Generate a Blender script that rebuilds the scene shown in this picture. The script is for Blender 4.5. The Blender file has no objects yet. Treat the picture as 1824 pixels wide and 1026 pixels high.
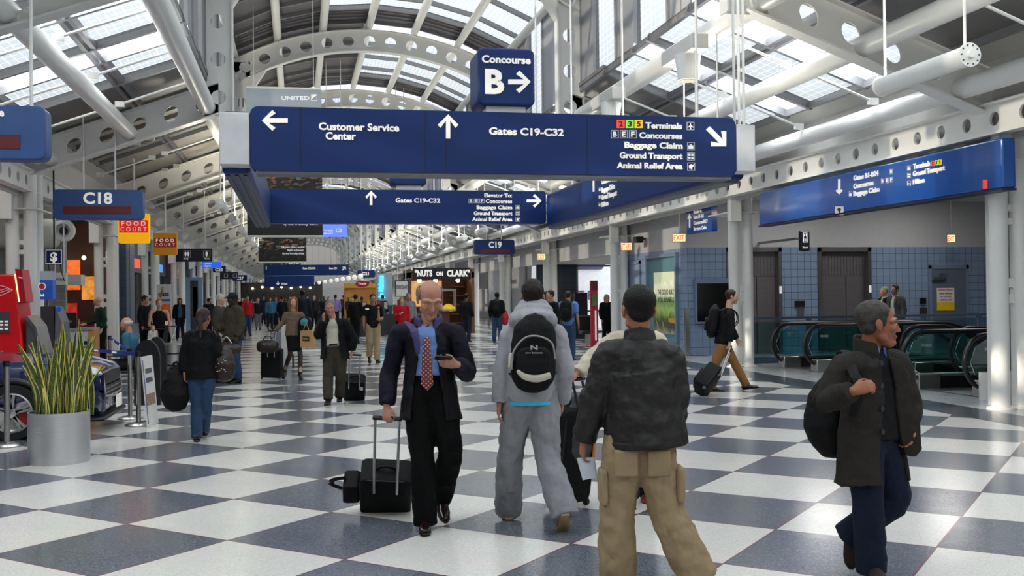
import bpy, bmesh, math, random
import numpy as np
from mathutils import Vector, Matrix
S = bpy.context.scene
COL = S.collection
random.seed(4)
PI = math.pi
# ---------------------------------------------------------------- camera
F, YAW, PITCH, ROLL, EYE = 1842.6, .2048, -.0066, -.0116, 1.70
_cy, _sy, _cp, _sp = math.cos(YAW), math.sin(YAW), math.cos(PITCH), math.sin(PITCH)
RV = np.array([_cy, -_sy, 0.]); FW = np.array([_sy*_cp, _cy*_cp, -_sp]); DN = np.array([-_sy*_sp, -_cy*_sp, -_cp])
C0 = np.array([0, 0, EYE]); CR, SR = math.cos(ROLL), math.sin(ROLL)
cam = bpy.data.cameras.new('camera'); camo = bpy.data.objects.new('camera', cam); COL.objects.link(camo)
cam.sensor_width = 36; cam.lens = F/1824*36; cam.clip_start = .05; cam.clip_end = 600
_ux = RV*CR - DN*SR; _vy = -(RV*SR + DN*CR)
camo.matrix_world = Matrix([[_ux[i], _vy[i], -FW[i], C0[i]] for i in range(3)] + [[0, 0, 0, 1]])
S.camera = camo
# ---------------------------------------------------------------- daylight, lamps, exposure
S.view_settings.view_transform = 'Standard'; S.view_settings.look = 'None'
S.view_settings.gamma = 1; S.view_settings.use_curve_mapping = False
S.view_settings.exposure = 0.42
SKY = 2.4
w = bpy.data.worlds.new('overcast_sky'); S.world = w; w.use_nodes = True
wn = w.node_tree.nodes; wl = w.node_tree.links; wn.clear()
tc = wn.new('ShaderNodeTexCoord'); sx = wn.new('ShaderNodeSeparateXYZ'); rp = wn.new('ShaderNodeValToRGB')
bg = wn.new('ShaderNodeBackground'); wo = wn.new('ShaderNodeOutputWorld')
wl.new(tc.outputs['Generated'], sx.inputs[0]); wl.new(sx.outputs['Z'], rp.inputs[0]); wl.new(rp.outputs[0], bg.inputs[0]); wl.new(bg.outputs[0], wo.inputs[0])
rp.color_ramp.elements[0].position = .0; rp.color_ramp.elements[0].color = (.30, .30, .31, 1)
rp.color_ramp.elements[1].position = .35; rp.color_ramp.elements[1].color = (.93, .97, 1, 1)
bg.inputs[1].default_value = SKY
sun = bpy.data.lights.new('sun', 'SUN'); sun.energy = 3.5; sun.angle = .02; sun.color = (1, .86, .68)
suno = bpy.data.objects.new('sun', sun); COL.objects.link(suno); suno.location = (-40, 10, 30)
suno.rotation_euler = Vector((1, .30, -.37)).to_track_quat('-Z', 'Y').to_euler()
def day(name, c, sx_, sy_, n, L, col=(.95, .98, 1)):
    l = bpy.data.lights.new(name, 'AREA'); l.shape = 'RECTANGLE'; l.size = sx_; l.size_y = sy_; l.energy = L*PI*sx_*sy_; l.color = col
    o = bpy.data.objects.new(name, l); COL.objects.link(o); o.location = c; z = Vector(n).normalized(); y = Vector((0, 1, 0)); x = y.cross(-z).normalized()
    o.rotation_euler = Matrix((x, y, -z)).transposed().to_euler(); return o
LDAY, LVAULT = 13.0, 13.0
for k in range(-2, 12):                      # daylight above the plain roof panes of every bay
    yk = 13.0+9.1*k
    for s in ((-1, 1) if k < 1 else (1,)):
        for y0, y1 in ((1.7, 2.6), (4.5, 5.4)): day('daylight', (2.2+s*5.45, yk+(y0+y1)/2, 5.5-.365*1.7+.86+.12), 3.1, y1-y0, (-s*-.34*-1, 0, -1), LDAY)
    day('daylight', (2.2, yk+.65, 10.25), 5.6, .85, (0, 0, -1), LVAULT)
for x, y in ((13, 24), (16.5, 24), (14, 18), (12.5, 29.5), (12.5, 38), (12.5, 50)): day('added_ceiling_fill', (x, y, 2.95 if y > 32 else 4.2), 1.2, 1.2, (0, 0, -1), 9.0, (1, .97, .93))  # area lamps without fixtures, added to brighten the lift and lounge side
for k in range(10): day('added_ceiling_fill', (-7.6, 20+9*k, 4.35), 1.2, 1.2, (0, 0, -1), 7.0, (1, .95, .88))  # more added fill lamps, brightening the car side under its soffit
S.cycles.max_bounces = 7; S.cycles.diffuse_bounces = 4; S.cycles.glossy_bounces = 3; S.cycles.transmission_bounces = 4
S.cycles.transparent_max_bounces = 12; S.cycles.caustics_reflective = False; S.cycles.caustics_refractive = False
S.cycles.sample_clamp_indirect = 6; S.cycles.use_denoising = True
# ---------------------------------------------------------------- a pixel and a distance give a point in the hall
def ray(x, y):
    u, v = x-912, y-513
    return FW + RV*((u*CR+v*SR)/F) + DN*((-u*SR+v*CR)/F)
def at(x, y, d): return C0 + ray(x, y)*d
def fl(x, y, z=0): r = ray(x, y); return C0 + r*((z-EYE)/r[2])
def onX(x, y, X): r = ray(x, y); return C0 + r*(X/r[0])
def onY(x, y, Y): r = ray(x, y); return C0 + r*(Y/r[1])
V = lambda *a: np.array(a, float)
def nrm(v): v = np.asarray(v, float); return v/(np.linalg.norm(v)+1e-12)
UP = V(0, 0, 1)
# ---------------------------------------------------------------- materials
def lin(c):
    if isinstance(c, str): c = tuple(int(c[i:i+2], 16) for i in (0, 2, 4))
    f = lambda x: x/12.92 if x <= .04045 else ((x+.055)/1.055)**2.4
    return tuple(f(x/255) for x in c[:3]) + (1,)
_M = {}
def mat(name, col='808080', rough=.5, metal=0, var=.06, vs=6, bump=0, bs=40, emit=0, coat=0, spec=.5, stretch=None):
    if name in _M: return _M[name]
    m = bpy.data.materials.new(name); m.use_nodes = True; n = m.node_tree.nodes; l = m.node_tree.links
    p = n['Principled BSDF']; c = lin(col)
    p.inputs['Roughness'].default_value = rough; p.inputs['Metallic'].default_value = metal
    p.inputs['Specular IOR Level'].default_value = spec; p.inputs['Coat Weight'].default_value = coat; p.inputs['Coat Roughness'].default_value = .05
    tcn = n.new('ShaderNodeTexCoord'); nz = n.new('ShaderNodeTexNoise'); nz.inputs['Scale'].default_value = vs; nz.inputs['Detail'].default_value = 4
    vec = tcn.outputs['Object']
    if stretch:
        mp = n.new('ShaderNodeMapping'); mp.inputs['Scale'].default_value = stretch; l.new(vec, mp.inputs[0]); vec = mp.outputs[0]
    l.new(vec, nz.inputs['Vector'])
    mx = n.new('ShaderNodeMix'); mx.data_type = 'RGBA'
    mx.inputs['A'].default_value = tuple(x*(1-var*2) for x in c[:3])+(1,); mx.inputs['B'].default_value = tuple(min(1, x*(1+var*2)) for x in c[:3])+(1,)
    l.new(nz.outputs['Fac'], mx.inputs['Factor']); l.new(mx.outputs['Result'], p.inputs['Base Color'])
    if bump:
        n2 = n.new('ShaderNodeTexNoise'); n2.inputs['Scale'].default_value = bs; n2.inputs['Detail'].default_value = 3; l.new(vec, n2.inputs['Vector'])
        b = n.new('ShaderNodeBump'); b.inputs['Strength'].default_value = bump; b.inputs['Distance'].default_value = .02
        l.new(n2.outputs['Fac'], b.inputs['Height']); l.new(b.outputs[0], p.inputs['Normal'])
    if emit:
        l.new(mx.outputs['Result'], p.inputs['Emission Color']); p.inputs['Emission Strength'].default_value = emit
    m.diffuse_color = c; _M[name] = m
    return m
def cloth(name, col, rough=.85, bump=.5, bs=14, var=.12): return mat(name, col, rough, 0, var, 9, bump, bs, spec=.25)
# ---------------------------------------------------------------- meshes
class MB:
    def __init__(s): s.v = []; s.f = []; s.uv = {}; s.n = 0
    def add(s, vs, fs, uv=None):
        o = s.n; vs = np.asarray(vs, float).reshape(-1, 3)
        s.v.append(vs); s.n += len(vs)
        for k, q in enumerate(fs):
            if uv is not None: s.uv[len(s.f)] = uv[k]
            s.f.append([i+o for i in q])
        return s
    def hexa(s, p): return s.add(p, [(0, 3, 2, 1), (4, 5, 6, 7), (0, 1, 5, 4), (1, 2, 6, 5), (2, 3, 7, 6), (3, 0, 4, 7)])
    def box(s, lo, hi):
        (a, b, c), (d, e, f) = lo, hi
        return s.hexa([(a, b, c), (d, b, c), (d, e, c), (a, e, c), (a, b, f), (d, b, f), (d, e, f), (a, e, f)])
    def cbox(s, c, sz, ax=None):
        x, y, z = ax if ax is not None else (V(1, 0, 0), V(0, 1, 0), UP)
        c = np.asarray(c, float); h = np.asarray(sz, float)/2
        return s.hexa([c+x*h[0]*i+y*h[1]*j+z*h[2]*k for k in (-1, 1) for i, j in ((-1, -1), (1, -1), (1, 1), (-1, 1))])
    def bar(s, p, q, w, h, up=(0, 0, 1)):
        p = np.asarray(p, float); q = np.asarray(q, float); t = nrm(q-p); a = np.cross(t, up)
        if np.linalg.norm(a) < 1e-6: a = np.cross(t, (1, 0, 0))
        a = nrm(a); b = np.cross(a, t)
        return s.hexa([e+a*w/2*i+b*h/2*j for e in (p, q) for i, j in ((-1, -1), (1, -1), (1, 1), (-1, 1))])
    def tube(s, path, r, n=12, closed=False, caps=True):
        P = [np.asarray(p, float) for p in path]; k = len(P); R = r if hasattr(r, '__len__') else [r]*k
        vs = []; a = None
        for i in range(k):
            t = nrm((P[(i+1) % k] if (closed or i < k-1) else P[i]) - (P[i-1] if (closed or i > 0) else P[i]))
            if a is None: a = np.cross(t, (0, 0, 1) if abs(t[2]) < .9 else (1, 0, 0))
            a = nrm(a-t*(a@t)); b = np.cross(t, a)
            vs += [P[i]+(a*math.cos(2*PI*j/n)+b*math.sin(2*PI*j/n))*R[i] for j in range(n)]
        fs = [(i*n+j, i*n+(j+1) % n, ((i+1) % k)*n+(j+1) % n, ((i+1) % k)*n+j) for i in range(k if closed else k-1) for j in range(n)]
        if caps and not closed: fs += [tuple(range(n))[::-1], tuple((k-1)*n+j for j in range(n))]
        return s.add(vs, fs)
    def cyl(s, p, q, r, r2=None, n=16): return s.tube([p, q], [r, r if r2 is None else r2], n)
    def lathe(s, c, prof, n=24, ax=None):
        x, y, z = ax if ax is not None else (V(1, 0, 0), V(0, 1, 0), UP); c = np.asarray(c, float)
        vs = [c+(x*math.cos(2*PI*j/n)+y*math.sin(2*PI*j/n))*r+z*h for r, h in prof for j in range(n)]; k = len(prof)
        fs = [(i*n+j, i*n+(j+1) % n, (i+1)*n+(j+1) % n, (i+1)*n+j) for i in range(k-1) for j in range(n)]
        return s.add(vs, fs+[tuple(range(n))[::-1], tuple((k-1)*n+j for j in range(n))])
    def ball(s, c, r, n=16, m=10, ax=None):
        r = r if hasattr(r, '__len__') else (r, r, r)
        x, y, z = ax if ax is not None else (V(1, 0, 0), V(0, 1, 0), UP); c = np.asarray(c, float)
        vs = [c-z*r[2]]
        for i in range(1, m):
            a = -PI/2+PI*i/m
            vs += [c+x*r[0]*math.cos(a)*math.cos(2*PI*j/n)+y*r[1]*math.cos(a)*math.sin(2*PI*j/n)+z*r[2]*math.sin(a) for j in range(n)]
        vs.append(c+z*r[2]); L = 1+(m-1)*n
        fs = [(0, 1+(j+1) % n, 1+j) for j in range(n)] + [(L, L-n+j, L-n+(j+1) % n) for j in range(n)]
        fs += [(1+i*n+j, 1+i*n+(j+1) % n, 1+(i+1)*n+(j+1) % n, 1+(i+1)*n+j) for i in range(m-2) for j in range(n)]
        return s.add(vs, fs)
    def prism(s, pts, ext):
        pts = [np.asarray(p, float) for p in pts]; n = len(pts); ext = np.asarray(ext, float)
        return s.add(pts+[p+ext for p in pts], [tuple(range(n))[::-1], tuple(range(n, 2*n))]+[(i, (i+1) % n, n+(i+1) % n, n+i) for i in range(n)])
    def quad(s, a, b, c, d, uv=None): return s.add([a, b, c, d], [(0, 1, 2, 3)], None if uv is None else [uv])
    def build(s, name, m, parent=None, smooth=None, bevel=0, label=None, kind=None):
        me = bpy.data.meshes.new(name); vs = np.concatenate(s.v) if s.v else np.zeros((0, 3))
        off = LOC.get(parent.name, V(0, 0, 0)) if parent is not None else V(0, 0, 0)
        me.from_pydata((vs-off).tolist(), [], s.f)
        if s.uv:
            ul = me.uv_layers.new(name='UVMap')
            for k, uv in s.uv.items():
                for li, c in zip(me.polygons[k].loop_indices, uv): ul.data[li].uv = c
        me.update()
        if smooth is not None:
            if smooth >= 180: me.shade_smooth()
            else: autosmooth(me, smooth)
        o = bpy.data.objects.new(name, me); COL.objects.link(o)
        for k in (m if isinstance(m, (list, tuple)) else [m]): me.materials.append(k)
        if bevel:
            b = o.modifiers.new('bevel', 'BEVEL'); b.width = bevel; b.segments = 3; b.limit_method = 'ANGLE'; b.angle_limit = .7
            autosmooth(me, 35)
        if parent is not None: o.parent = parent; LOC[o.name] = off
        if label: o['label'] = label
        if kind: o['kind'] = kind
        return o
    def thing(s, name, label, cat, m, group=None, kind=None, **k):
        vs = np.concatenate(s.v); lo, hi = vs.min(0), vs.max(0); b = V((lo[0]+hi[0])/2, (lo[1]+hi[1])/2, lo[2])
        s.v = [vs-b]; o = s.build(name, m, **k); o.location = b; LOC[o.name] = b
        o['label'] = label; o['category'] = cat
        if group: o['group'] = group
        if kind: o['kind'] = kind
        return o
LOC = {}
def autosmooth(me, deg):
    bm = bmesh.new(); bm.from_mesh(me)
    for f in bm.faces: f.smooth = True
    for e in bm.edges: e.smooth = len(e.link_faces) == 2 and e.calc_face_angle(0) < math.radians(deg)
    bm.to_mesh(me); bm.free()
def thing(name, label, cat, loc, group=None):
    o = bpy.data.objects.new(name, None); COL.objects.link(o); o.empty_display_size = .2
    loc = V(*loc); o.location = loc; LOC[o.name] = loc
    o['label'] = label; o['category'] = cat
    if group: o['group'] = group
    return o
def struct(name, loc=(0, 0, 0)):
    o = bpy.data.objects.new(name, None); COL.objects.link(o); o.location = loc; LOC[o.name] = V(*loc); o['kind'] = 'structure'; return o
def dup(o, off, label=None, group=None, parent=None):
    c = o.copy(); COL.objects.link(c)
    if parent is not None: c.parent = parent
    else:
        c.location = V(*o.location)+V(*off); LOC[c.name] = LOC[o.name]+V(*off)
    if label: c['label'] = label
    if group: c['group'] = group
    for ch in list(o.children): dup(ch, (0, 0, 0), parent=c)
    return c
def perf(mb, fn, L, h, n, r, T, ends=True, seg=16):
    """plate along fn(u,v) with n round holes of radius r, thickness vector T"""
    T = np.asarray(T, float); cw = L/n; h2 = seg
    for k in range(n):
        cu, cv = (k+.5)*cw, h/2; sq = []; ci = []
        for j in range(seg):
            a = 2*PI*j/seg; ca, sa = math.cos(a), math.sin(a); q = max(abs(ca), abs(sa))
            sq.append(fn(cu+ca/q*cw/2, cv+sa/q*h/2)); ci.append(fn(cu+ca*r, cv+sa*r))
        sq = np.array(sq); ci = np.array(ci); vs = np.concatenate([sq-T/2, ci-T/2, sq+T/2, ci+T/2]); fs = []
        for j in range(seg):
            i = (j+1) % seg
            fs += [(j, i, h2+i, h2+j), (3*h2+j, 3*h2+i, 2*h2+i, 2*h2+j), (h2+j, h2+i, 3*h2+i, 3*h2+j)]
        mb.add(vs, fs)
TMP = bpy.data.scenes.new('scratch')
def scratch():
    vl = TMP.view_layers[0]; vl.update(); dg = vl.depsgraph; dg.update(); return dg
def lettering(mb, s, p0, p1, hv, ext=.012, bold=.0, fit=True, size=None):
    """text s with its baseline from p0 to p1 and its capitals reaching p0+hv"""
    cu = bpy.data.curves.new('t', 'FONT'); cu.body = s; cu.offset = bold; cu.resolution_u = 3
    o = bpy.data.objects.new('t', cu); TMP.collection.objects.link(o)
    me = bpy.data.meshes.new_from_object(o.evaluated_get(scratch()))
    vs = np.empty(len(me.vertices)*3); me.vertices.foreach_get('co', vs); vs = vs.reshape(-1, 3)
    fs = [tuple(p.vertices) for p in me.polygons]
    bpy.data.objects.remove(o); bpy.data.curves.remove(cu); bpy.data.meshes.remove(me)
    if not len(vs): return
    p0 = np.asarray(p0, float); p1 = np.asarray(p1, float); hv = np.asarray(hv, float)
    x0, x1 = vs[:, 0].min(), vs[:, 0].max(); H = .70
    xd = (p1-p0)/(x1-x0); yd = hv/H; nz = nrm(np.cross(xd, yd))*ext
    P = p0+(vs[:, :1]-x0)*xd+vs[:, 1:2]*yd
    n = len(P); ed = {}
    for f in fs:
        for a, b in zip(f, f[1:]+f[:1]): ed[(a, b)] = 1
    side = [(a, b, b+n, a+n) for a, b in ed if (b, a) not in ed]
    mb.add(np.concatenate([P, P+nz]), [tuple(i+n for i in f) for f in fs]+side)
def ground_label(i): return ['first', 'second', 'third', 'fourth', 'fifth', 'sixth', 'seventh', 'eighth', 'ninth', 'tenth', 'eleventh', 'twelfth', 'thirteenth', 'fourteenth', 'fifteenth', 'sixteenth'][i]
# ---------------------------------------------------------------- the hall: floor
CX = 2.2; Y0 = 13.0; BAY = 9.1; NB = 16
white = mat('white_steel_paint', 'e2e1dd', .42, 0, .02, 3)
white2 = mat('white_pipe_paint', 'e6e6e3', .35, 0, .02, 3)
dgrey = mat('roof_panel_dark', '5a565a', .45, 0, .12, 2)
mull = mat('mullion_grey', '7d7d80', .4, .3)
blackp = mat('black_plastic', '0d0d0f', .4)
chrome = mat('brushed_steel', 'b9b8b5', .28, 1, .05, 20)
greyw = mat('grey_wall_paint', '9a9ba0', .6, 0, .03)
whitew = mat('white_wall_paint', 'c9c8c4', .6, 0, .03)
def floor_mat():
    m = bpy.data.materials.new('terrazzo_checker'); m.use_nodes = True; n = m.node_tree.nodes; l = m.node_tree.links; p = n['Principled BSDF']
    ge = n.new('ShaderNodeNewGeometry'); sp = n.new('ShaderNodeSeparateXYZ'); l.new(ge.outputs['Position'], sp.inputs[0])
    def M(op, a, b=None, c=None):
        k = n.new('ShaderNodeMath'); k.operation = op
        for i, x in enumerate((a, b, c)):
            if x is None: continue
            if isinstance(x, (int, float)): k.inputs[i].default_value = x
            else: l.new(x, k.inputs[i])
        return k.outputs[0]
    s = 1.0787; ox, oy, t = -1.2715*s, 10.4935*s, -.7562; c, d = math.cos(t)/s, math.sin(t)/s
    X = M('SUBTRACT', sp.outputs['X'], ox); Y = M('SUBTRACT', sp.outputs['Y'], oy)
    u = M('ADD', M('MULTIPLY', X, c), M('MULTIPLY', Y, d)); v = M('SUBTRACT', M('MULTIPLY', X, d), M('MULTIPLY', Y, c))
    par = M('FLOORED_MODULO', M('ADD', M('FLOOR', u), M('FLOOR', v)), 2)
    e = lambda q: M('ABSOLUTE', M('SUBTRACT', M('FRACT', M('ADD', q, .5)), .5))
    line = M('LESS_THAN', M('MINIMUM', e(u), e(v)), .006)
    def rgb(c): k = n.new('ShaderNodeRGB'); k.outputs[0].default_value = lin(c); return k.outputs[0]
    def mix(f, a, b):
        k = n.new('ShaderNodeMix'); k.data_type = 'RGBA'; l.new(f, k.inputs['Factor']); l.new(a, k.inputs['A']); l.new(b, k.inputs['B']); return k.outputs['Result']
    vo = n.new('ShaderNodeTexVoronoi'); vo.inputs['Scale'].default_value = 95; l.new(ge.outputs['Position'], vo.inputs['Vector'])
    sv = n.new('ShaderNodeSeparateXYZ'); l.new(vo.outputs['Color'], sv.inputs[0])
    nz = n.new('ShaderNodeTexNoise'); nz.inputs['Scale'].default_value = 2.2; nz.inputs['Detail'].default_value = 5; l.new(ge.outputs['Position'], nz.inputs['Vector'])
    chip = M('GREATER_THAN', sv.outputs['X'], .86); chipd = M('LESS_THAN', sv.outputs['X'], .22)
    dark = mix(chip, mix(chipd, rgb('646a74'), rgb('575d67')), rgb('767c86')); lite = mix(chip, mix(chipd, rgb('dddbd5'), rgb('d3d1cb')), rgb('e5e3de'))
    chk = mix(line, mix(par, dark, lite), rgb('80404c'))
    # terrazzo border strip and the plain floor by the moving stairs
    b1 = M('GREATER_THAN', sp.outputs['X'], 8.72); b2 = M('GREATER_THAN', sp.outputs['X'], 9.5)
    pl = mix(chip, mix(chipd, rgb('b4b7bb'), rgb('a5a8ad')), rgb('c2c4c8'))
    far = M('GREATER_THAN', sp.outputs['Y'], 27)
    nf = M('SUBTRACT', 1, far); b1 = M('MULTIPLY', b1, nf); b2 = M('MULTIPLY', b2, nf)
    col = mix(b2, mix(b1, chk, mix(chip, rgb('3f444c'), rgb('666c76'))), pl)
    k = n.new('ShaderNodeMix'); k.data_type = 'RGBA'; k.blend_type = 'MULTIPLY'; k.inputs['Factor'].default_value = .10; l.new(col, k.inputs['A']); l.new(nz.outputs['Color'], k.inputs['B'])
    l.new(k.outputs['Result'], p.inputs['Base Color']); p.inputs['Roughness'].default_value = .11; p.inputs['Specular IOR Level'].default_value = .55
    r = M('MULTIPLY_ADD', nz.outputs['Fac'], .10, .12); l.new(r, p.inputs['Roughness'])
    return m
fm = MB()
WELLS = ((14.45, 16.1), (17.2, 18.8), (20.1, 21.5)); WX0, WX1 = 12.6, 20
ys = [-12, 14.45, 16.1, 17.2, 18.8, 20.1, 21.5, 166]
for a, b in zip(ys, ys[1:]):
    if (a, b) in WELLS:
        fm.quad((-14, a, 0), (WX0, a, 0), (WX0, b, 0), (-14, b, 0)); fm.quad((WX1, a, 0), (34, a, 0), (34, b, 0), (WX1, b, 0))
    else: fm.quad((-14, a, 0), (34, a, 0), (34, b, 0), (-14, b, 0))
o = fm.build('floor', floor_mat(), kind='structure')
wm = MB()
for a, b in WELLS:
    for y in (a, b): wm.quad((WX0, y, 0), (WX1, y, 0), (WX1, y, -6), (WX0, y, -6))
    wm.quad((WX1, a, 0), (WX1, b, 0), (WX1, b, -6), (WX1, a, -6)); wm.quad((WX0, a, -6), (WX0, b, -6), (WX1, b, -6), (WX1, a, -6))
wm.build('wall_stairwell', greyw, kind='structure')
# ---------------------------------------------------------------- roof frames
def Rz(r): return 5.5-.365*(abs(r)-3.75)      # lower edge of the sloping girders
RA = 7.4; ZA = 9.05-RA                        # underside of the arches
def frame(Y, label):
    t = thing('roof_frame', label, 'steel frame', (CX, Y, 0), 'white perforated steel roof frames')
    for s in (-1, 1):
        g = MB(); a, b = V(CX+s*3.75, Y, Rz(3.75)), V(CX+s*7.5, Y, Rz(7.5)); d = nrm(b-a); L = np.linalg.norm(b-a); H = .64
        perf(g, lambda u, v: a+d*u+UP*v, L, H, 6, .15, V(0, .03, 0))
        g.bar(a, b, .26, .03); g.bar(a+UP*H, b+UP*H, .26, .03); g.bar(b+UP*.0, b+UP*(H), .26, .03, (0, 1, 0)) if False else None
        g.build('girder', white, t)
        q = MB(); x = CX+s*3.75
        perf(q, lambda u, v: V(x-.29+v, Y, 5.45+u), 3.15, .58, 4, .15, V(0, .03, 0))
        for e in (-.29, .29): q.bar((x+e, Y, 5.45), (x+e, Y, 8.7), .26, .03, (1, 0, 0))
        q.prism([(x-s*.29, Y-.13, 7.7), (x-s*.29, Y-.13, 8.3), (x-s*.75, Y-.13, 8.42)], (0, .26, 0))
        q.build('post', white, t)
    r = MB(); th = math.asin(3.75/RA)
    fn = lambda u, v: V(CX+(RA+v)*math.sin(-th+u/RA), Y, ZA+(RA+v)*math.cos(-th+u/RA))
    perf(r, fn, 2*th*RA, .62, 13, .16, V(0, .03, 0))
    for v in (0, .62):
        for k in range(26):
            u0, u1 = 2*th*RA*k/26, 2*th*RA*(k+1)/26; r.bar(fn(u0, v), fn(u1, v), .03, .26, (0, 1, 0))
    r.build('arch', white, t)
    return t
NAMES = ['nearest, over the man in the wool coat', 'second, above and behind the large blue ring of signs', 'third, its arch showing whole above the ring of signs', 'fourth, its arch showing behind the grey airline banner', 'fifth', 'sixth', 'seventh', 'eighth', 'ninth', 'tenth', 'eleventh', 'twelfth', 'thirteenth', 'fourteenth', 'fifteenth', 'sixteenth']
f0 = frame(Y0, 'white perforated steel roof frame, '+NAMES[0])
for k in range(1, NB): dup(f0, (0, BAY*k, 0), 'white perforated steel roof frame, '+NAMES[k]+('' if k < 4 else ' frame from the camera'))
# ---------------------------------------------------------------- columns of four tubes
def column(x, Y, label, grp, s):
    t = thing('column', label, 'column', (x, Y, 0), grp)
    for dx, dy in ((-.165, -.02), (.165, -.02), (.165, .5)):
            c = MB(); c.cyl((x+dx, Y+dy, 0), (x+dx, Y+dy, 4.3), .125, n=20); c.build('tube', white2, t, smooth=40)
    for z0, z1 in ((1.5, 1.85), (2.62, 2.9), (3.55, 4.25)):
        p = MB(); yy = Y-.03
        perf(p, lambda u, v: V(x-.26+u, Y-.02, z0+v), .52, z1-z0, 3, .055, V(0, .06, 0)); p.build('tie_plate', white, t)
    p = MB(); p.box((x-.37, Y-.33, 3.3), (x-.1, Y-.15, 3.98)); p.build('bracket_box', white, t, bevel=.01)
    p = MB(); p.box((x-.34, Y-.2, 3.5), (x+.34, Y+1.03, 3.53)); p.build('cap_plate', white, t)
    p = MB(); p.lathe((x-.165, Y-.02, 0), [(.19, 0), (.19, .025), (.13, .03)], 20); p.build('base_plate', white, t); p2 = MB(); p2.lathe((x+.165, Y-.02, 0), [(.19, 0), (.19, .025), (.13, .03)], 20); p2.build('base_plate', white, t)
    return t
XR, XL = 9.93, -5.35
cr = column(XR, Y0, '', '', 1); cl = None
RC = ['white tube column in front of the nearest moving stairs', 'white tube column beside the man pulling a suitcase and black screen', 'white tube column left of the lit stairs sign', 'white tube column right of the blue gate C19 sign', 'white tube column under the blue gate C19 sign']
cr['label'] = RC[0]; cr['group'] = 'white tube columns along the hall'
for k in range(1, NB): dup(cr, (0, BAY*k, 0), RC[k] if k < 5 else 'white tube column along the shop side, %s from the camera' % ground_label(k))
for k in range(1, NB): dup(cr, (XL-XR, BAY*k, 0), 'white tube column on the car side, %s from the camera' % ground_label(k) if k != 1 else 'white tube column behind the red cash machine')
# ---------------------------------------------------------------- perforated edge beams along the column lines
def ebeam(x, Y, s):
    b = MB(); a = V(x, Y, 3.86)
    perf(b, lambda u, v: a+V(0, u, v), BAY, .42, 15, .1, V(.04, 0, 0))
    b.bar(a, a+V(0, BAY, 0), .2, .03); b.bar(a+UP*.42, a+V(0, BAY, .42), .2, .03)
    return b
ceil = struct('ceiling')
for x in (XR-.40, XL+.15):
    for k in range(-2, NB): ebeam(x, Y0+BAY*k, 1).build('edge_beam', white, ceil)
# ---------------------------------------------------------------- glazing
def glass_mat(name, tint, linec, pitch, lw):
    m = bpy.data.materials.new(name); m.use_nodes = True; n = m.node_tree.nodes; l = m.node_tree.links; n.clear()
    uv = n.new('ShaderNodeUVMap'); sp = n.new('ShaderNodeSeparateXYZ'); l.new(uv.outputs[0], sp.inputs[0])
    def M(op, a, b):
        k = n.new('ShaderNodeMath'); k.operation = op
        for i, x in enumerate((a, b)):
            if isinstance(x, (int, float)): k.inputs[i].default_value = x
            else: l.new(x, k.inputs[i])
        return k.outputs[0]
    g = [M('LESS_THAN', M('FRACT', M('DIVIDE', sp.outputs[i], pitch[i]), 0), lw[i]) for i in (0, 1)]
    f = M('MAXIMUM', g[0], g[1]); mx = n.new('ShaderNodeMix'); mx.data_type = 'RGBA'; l.new(f, mx.inputs['Factor'])
    mx.inputs['A'].default_value = tint+(1,); mx.inputs['B'].default_value = linec+(1,)
    t = n.new('ShaderNodeBsdfTransparent'); l.new(mx.outputs['Result'], t.inputs[0])
    gl = n.new('ShaderNodeBsdfGlossy'); gl.inputs['Roughness'].default_value = .05; ms = n.new('ShaderNodeMixShader'); ms.inputs[0].default_value = .05
    l.new(t.outputs[0], ms.inputs[1]); l.new(gl.outputs[0], ms.inputs[2]); o = n.new('ShaderNodeOutputMaterial'); l.new(ms.outputs[0], o.inputs[0]); return m
GT = (.36, .39, .405)
frit = glass_mat('fritted_glass', GT, (.5, .5, .5), (.24, .13), (.12, .16))
clearg = glass_mat('plain_roof_glass', (.9, .92, .93), (.9, .92, .93), (9, 9), (0, 0))
def pane(mb, a, du, dv):
    a = np.asarray(a, float); L, H = np.linalg.norm(du), np.linalg.norm(dv)
    mb.quad(a, a+du, a+du+dv, a+dv, [(0, 0), (L, 0), (L, H), (0, H)])
CELLS = [(.6, 1.7, 'f'), (1.7, 2.6, 'c'), (2.6, 4.5, 'f'), (4.5, 5.4, 'c'), (5.4, 7.2, 'f')]
def az(r): return Rz(r)+.86
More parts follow.
